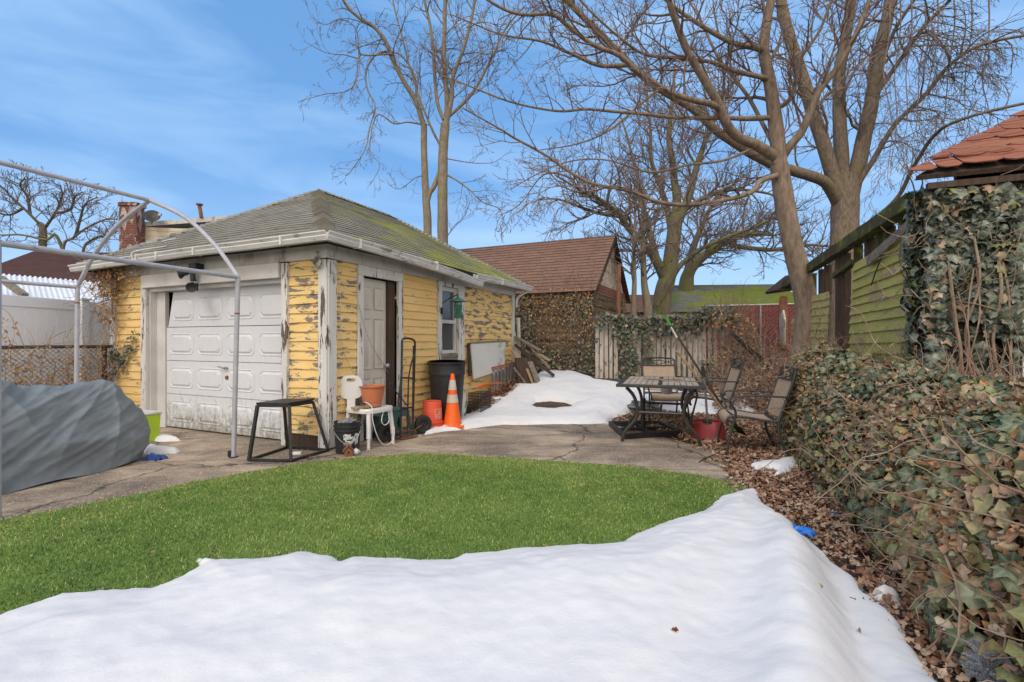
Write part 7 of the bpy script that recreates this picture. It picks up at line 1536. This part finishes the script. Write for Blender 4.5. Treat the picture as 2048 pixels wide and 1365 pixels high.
t2.limb(PP([(1676, 405), (1660, 378), (1640, 359), (1581, 340), (1536, 325), (1490, 300), (1436, 263), (1386, 218), (1318, 177), (1254, 123), (1200, 68), (1154, 23), (1127, -5), (1090, -60)], 11.5, 9.5), .14, .045, side=12, sub=(22, 2.0, .03), lvl=2)
t2.limb(PP([(1254, 130), (1200, 132), (1136, 104), (1082, 82), (1000, 68), (900, 30)], 10.0, 9.2), .05, .01, sub=(14, 1.5, .016), lvl=2)
t2.limb(PP([(1318, 180), (1280, 210), (1220, 260), (1150, 290), (1080, 300)], 10.2, 9.5), .035, .008, sub=(14, 1.3, .012), lvl=2)
t2.limb(PP([(1700, 400), (1740, 330), (1790, 250), (1850, 190), (1900, 130), (1960, 90), (2060, 70)], 11.5, 9.5), .07, .025, sub=(22, 1.8, .02), lvl=2, up=-.2)
t2.limb(PP([(1745, 200), (1800, 120), (1850, 50), (1900, 0)], 11.3, 10.2), .06, .03, sub=(16, 2.2, .02), lvl=2, up=-.5)
t2.limb(PP([(1760, 130), (1790, 60), (1830, 0)], 11.3, 10.6), .05, .03, sub=(10, 2.2, .02), lvl=2, up=-.6)
for k_, x_ in enumerate((1768, 1790, 1812, 1838, 1862, 1895, 1930, 1965)):
    t2.limb(PP([(x_ + 10, -40), (x_ + 12, 60), (x_, 150), (x_ + rng.uniform(-25, 20), 250), (x_ + rng.uniform(-35, 10), 350 - (x_ - 1770) * .6)], 10.5, 10.0), .018, .005, sub=(11, 1.3, .008), lvl=2, up=-.15)
t2.limb(PP([(1714, 470), (1790, 400), (1830, 330), (1870, 270), (1920, 240), (2060, 205)], 10.8, 7.8), .05, .022, sub=(10, 1.0, .01), lvl=1)
t2.done()
# --- spreading tree beyond the fence
t3 = Tree('bare_tree', onground(4.9, 15.0), 'spreading mossy bare tree beyond the ivy covered fence', m_bark3, m_twigfar, 6)
t3.tipr = .0048; t3.dens = (5, 6, 5); t3.refl = (.8, 1.5, 2.6)
t3.limb(PP([(1322, 700), (1325, 600), (1338, 545), (1345, 490), (1352, 430)], 15, 15), .30, .2, side=14)
t3.limb(PP([(1350, 445), (1354, 400), (1345, 330), (1338, 270), (1345, 200), (1350, 130)], 15, 15), .16, .03, sub=(13, 2.4, .03), lvl=2)
t3.limb(PP([(1348, 460), (1375, 400), (1395, 330), (1420, 260), (1450, 190)], 15, 14.4), .16, .04, sub=(14, 2.4, .035), lvl=2)
t3.limb(PP([(1331, 562), (1313, 522), (1290, 490), (1259, 459), (1236, 427), (1200, 400), (1160, 380), (1110, 350)], 15, 13.6), .17, .02, sub=(28, 2.4, .04), lvl=2)
t3.limb(PP([(1236, 432), (1190, 425), (1120, 400), (1080, 400)], 14.2, 13.5), .07, .012, sub=(16, 1.8, .02), lvl=2, up=0)
t3.limb(PP([(1320, 540), (1295, 450), (1280, 380), (1262, 300), (1240, 230)], 15, 15.6), .12, .02, sub=(12, 2.1, .03), lvl=2)
t3.limb(PP([(1345, 480), (1330, 400), (1305, 330), (1300, 250), (1290, 170)], 15, 16), .12, .02, sub=(12, 2.1, .03), lvl=2)
t3.limb(PP([(1313, 612), (1340, 565), (1362, 530), (1400, 500), (1459, 472), (1509, 454), (1560, 430), (1600, 415)], 14, 13), .10, .02, sub=(24, 1.8, .02), lvl=2)
t3.limb(PP([(1356, 430), (1400, 400), (1460, 380), (1520, 385), (1580, 400)], 15, 14), .09, .015, sub=(20, 2.0, .03), lvl=2)
t3.done()
for (x0, x1, yb, yt, Y, lab, r_, sd_) in ((1268, 1267, 660, 505, 12.5, 'slender bare trunk cut short between the stone garage and the mossy tree', .09, 1), (1296, 1286, 660, 470, 12.7, 'slightly thicker slender bare tree just left of the mossy tree', .15, 2)):
    t = Tree('bare_tree', onground(P(x0, 600, Y).x, Y), lab, m_bark6, m_twigfar, sd_ + 20); t.tipr = .005; t.dens = (6, 6, 5); t.refl = (.7, 1.3, 2.4)
    t.limb(PP([(x0 + 1, yb + 60), (x0, yb - 40), (x1 + 2, 560), (x1, yt), (x1 + 4, yt - 90)], Y, Y), r_, .03, side=10, sub=(18, 1.7, .03), lvl=2, frm=.45); t.done()
t5 = Tree('bare_tree', onground(6.2, 17), 'far bare tree with a low thick limb behind the mossy shingled roof', m_bark3, m_twigfar, 31); t5.tipr = .006; t5.dens = (6, 7, 5); t5.refl = (.9, 1.6, 2.6)
t5.limb(PP([(1372, 680), (1372, 580), (1378, 545), (1400, 520), (1440, 490), (1490, 470), (1540, 470)], 17, 16), .32, .04, side=12, sub=(26, 2.0, .03), lvl=2, frm=.3)
t5.limb(PP([(1374, 560), (1385, 500), (1410, 440), (1440, 380)], 17, 17), .18, .03, sub=(18, 2.4, .04), lvl=2); t5.limb(PP([(1460, 490), (1540, 500), (1620, 490), (1700, 500)], 17, 17), .10, .03, sub=(24, 2.0, .03), lvl=2); t5.done()
# --- twin trunks behind the yellow garage
t6 = Tree('bare_tree', Vector((-2.1, 13, .3)), 'tall twin stemmed bare tree standing behind the yellow garage roof', m_bark6, m_twigfar, 41); t6.tipr = .0042; t6.dens = (5, 6, 4); t6.refl = (.7, 1.3, 2.0); Y = 13
t6.limb(PP([(857, 700), (855, 465), (853, 396), (849, 343), (848, 248)], Y, Y), .125, .08, side=10)
t6.limb(PP([(848, 255), (834, 206), (808, 164), (785, 118), (773, 88), (750, 57), (720, 38), (690, 4), (672, -60)], Y, 12.4), .075, .035, sub=(14, 1.3, .018), lvl=2, up=0)
t6.limb(PP([(887, 700), (886, 484), (886, 381), (886, 305), (891, 248)], Y, Y), .15, .12, side=12)
t6.limb(PP([(891, 255), (895, 210), (888, 114), (891, 0), (893, -80)], Y, Y), .085, .04, sub=(14, 1.6, .02), lvl=2)
t6.limb(PP([(893, 250), (903, 200), (907, 152), (930, 90), (950, 0), (958, -60)], Y, 12.6), .07, .03, sub=(14, 1.6, .02), lvl=2)
t6.limb(PP([(896, 235), (941, 190), (979, 126), (1010, 60), (1050, 10)], Y, 12.4), .05, .015, sub=(14, 1.4, .016), lvl=2)
t6.limb(PP([(888, 240), (872, 190), (865, 76), (848, 0), (840, -60)], Y, 13.4), .055, .03, sub=(14, 1.5, .018), lvl=2)
t6.limb(PP([(886, 330), (870, 370), (861, 385), (857, 400)], Y, Y), .07, .06); t6.limb(PP([(834, 206), (828, 150), (800, 110), (766, 106)], Y, 12.8), .035, .012, sub=(8, .9, .01), lvl=2)
t6.limb(PP([(773, 103), (747, 114), (731, 145), (735, 179), (750, 213), (739, 259), (730, 300), (700, 345), (690, 352)], 12.8, 12.3), .03, .008, sub=(15, .8, .01), lvl=2, up=-.15)
t6.limb(PP([(785, 108), (740, 112), (718, 114), (712, 160), (693, 183), (648, 190), (598, 203)], 12.7, 12), .026, .006, sub=(15, .8, .01), lvl=2, up=-.1)
t6.limb(PP([(718, 114), (712, 60), (680, 40), (650, 50), (622, 34)], 12.5, 12), .018, .005, sub=(9, .7, .008), lvl=2)
t6.limb(PP([(716, 118), (690, 110), (650, 105), (606, 82)], 12.5, 12), .016, .005, sub=(9, .7, .008), lvl=2)
t6.limb(PP([(846, 250), (815, 245), (788, 248), (754, 232), (740, 300), (760, 330), (740, 370)], Y, 12.2), .024, .006, sub=(15, .8, .009), lvl=2, up=-.15)
t6.limb(PP([(893, 350), (915, 362), (941, 381), (965, 405), (998, 419), (1010, 450)], Y, 12.4), .028, .007, sub=(12, .9, .01), lvl=2, up=-.1)
t6.limb(PP([(895, 318), (926, 324), (960, 327), (990, 324), (1017, 305)], Y, 12.6), .018, .005, sub=(5, .6, .007), lvl=1)
t6.limb(PP([(889, 482), (905, 460), (930, 430), (941, 400)], Y, 12.6), .018, .005, sub=(8, .8, .008), lvl=1)
t6.limb(PP([(850, 352), (830, 356), (800, 378), (780, 372)], Y, 12.6), .018, .005, sub=(6, .6, .007), lvl=1)
t6.limb(PP([(886, 300), (860, 250), (830, 170), (800, 60), (780, -30)], Y, 12.2), .04, .015, sub=(16, 1.3, .015), lvl=2)
t6.done()
# --- gnarled tree far left
t7 = Tree('bare_tree', Vector((-16.2, 17, 0)), 'low gnarled bare tree behind the dark brown roof at far left', m_bark3, m_twigfar, 51, 4); t7.tipr = .0065; t7.dens = (6, 7, 4); t7.refl = (.7, 1.2, 2.0)
t7.limb(PP([(85, 640), (85, 490), (85, 458), (78, 448)], 17, 17), .13, .09); 
for l_ in ([(82, 452), (70, 440), (47, 417), (20, 392), (6, 376), (-30, 350)], [(84, 462), (98, 445), (111, 426), (124, 392), (120, 370)], [(60, 430), (55, 395), (40, 372), (48, 358)], [(126, 640), (126, 499), (147, 476), (182, 452), (214, 438), (235, 440)], [(126, 500), (110, 470), (90, 480), (40, 470), (0, 470), (-40, 460)], [(150, 474), (160, 440), (170, 410), (195, 395)], [(160, 640), (165, 510), (185, 480), (215, 470), (236, 462)], [(47, 417), (20, 430), (-10, 425)], [(111, 426), (140, 420), (150, 395), (165, 385)]):
    t7.limb(PP(l_, 17, 16.3), .055, .018, sub=(13, 1.0, .018), lvl=2)
t7.done()
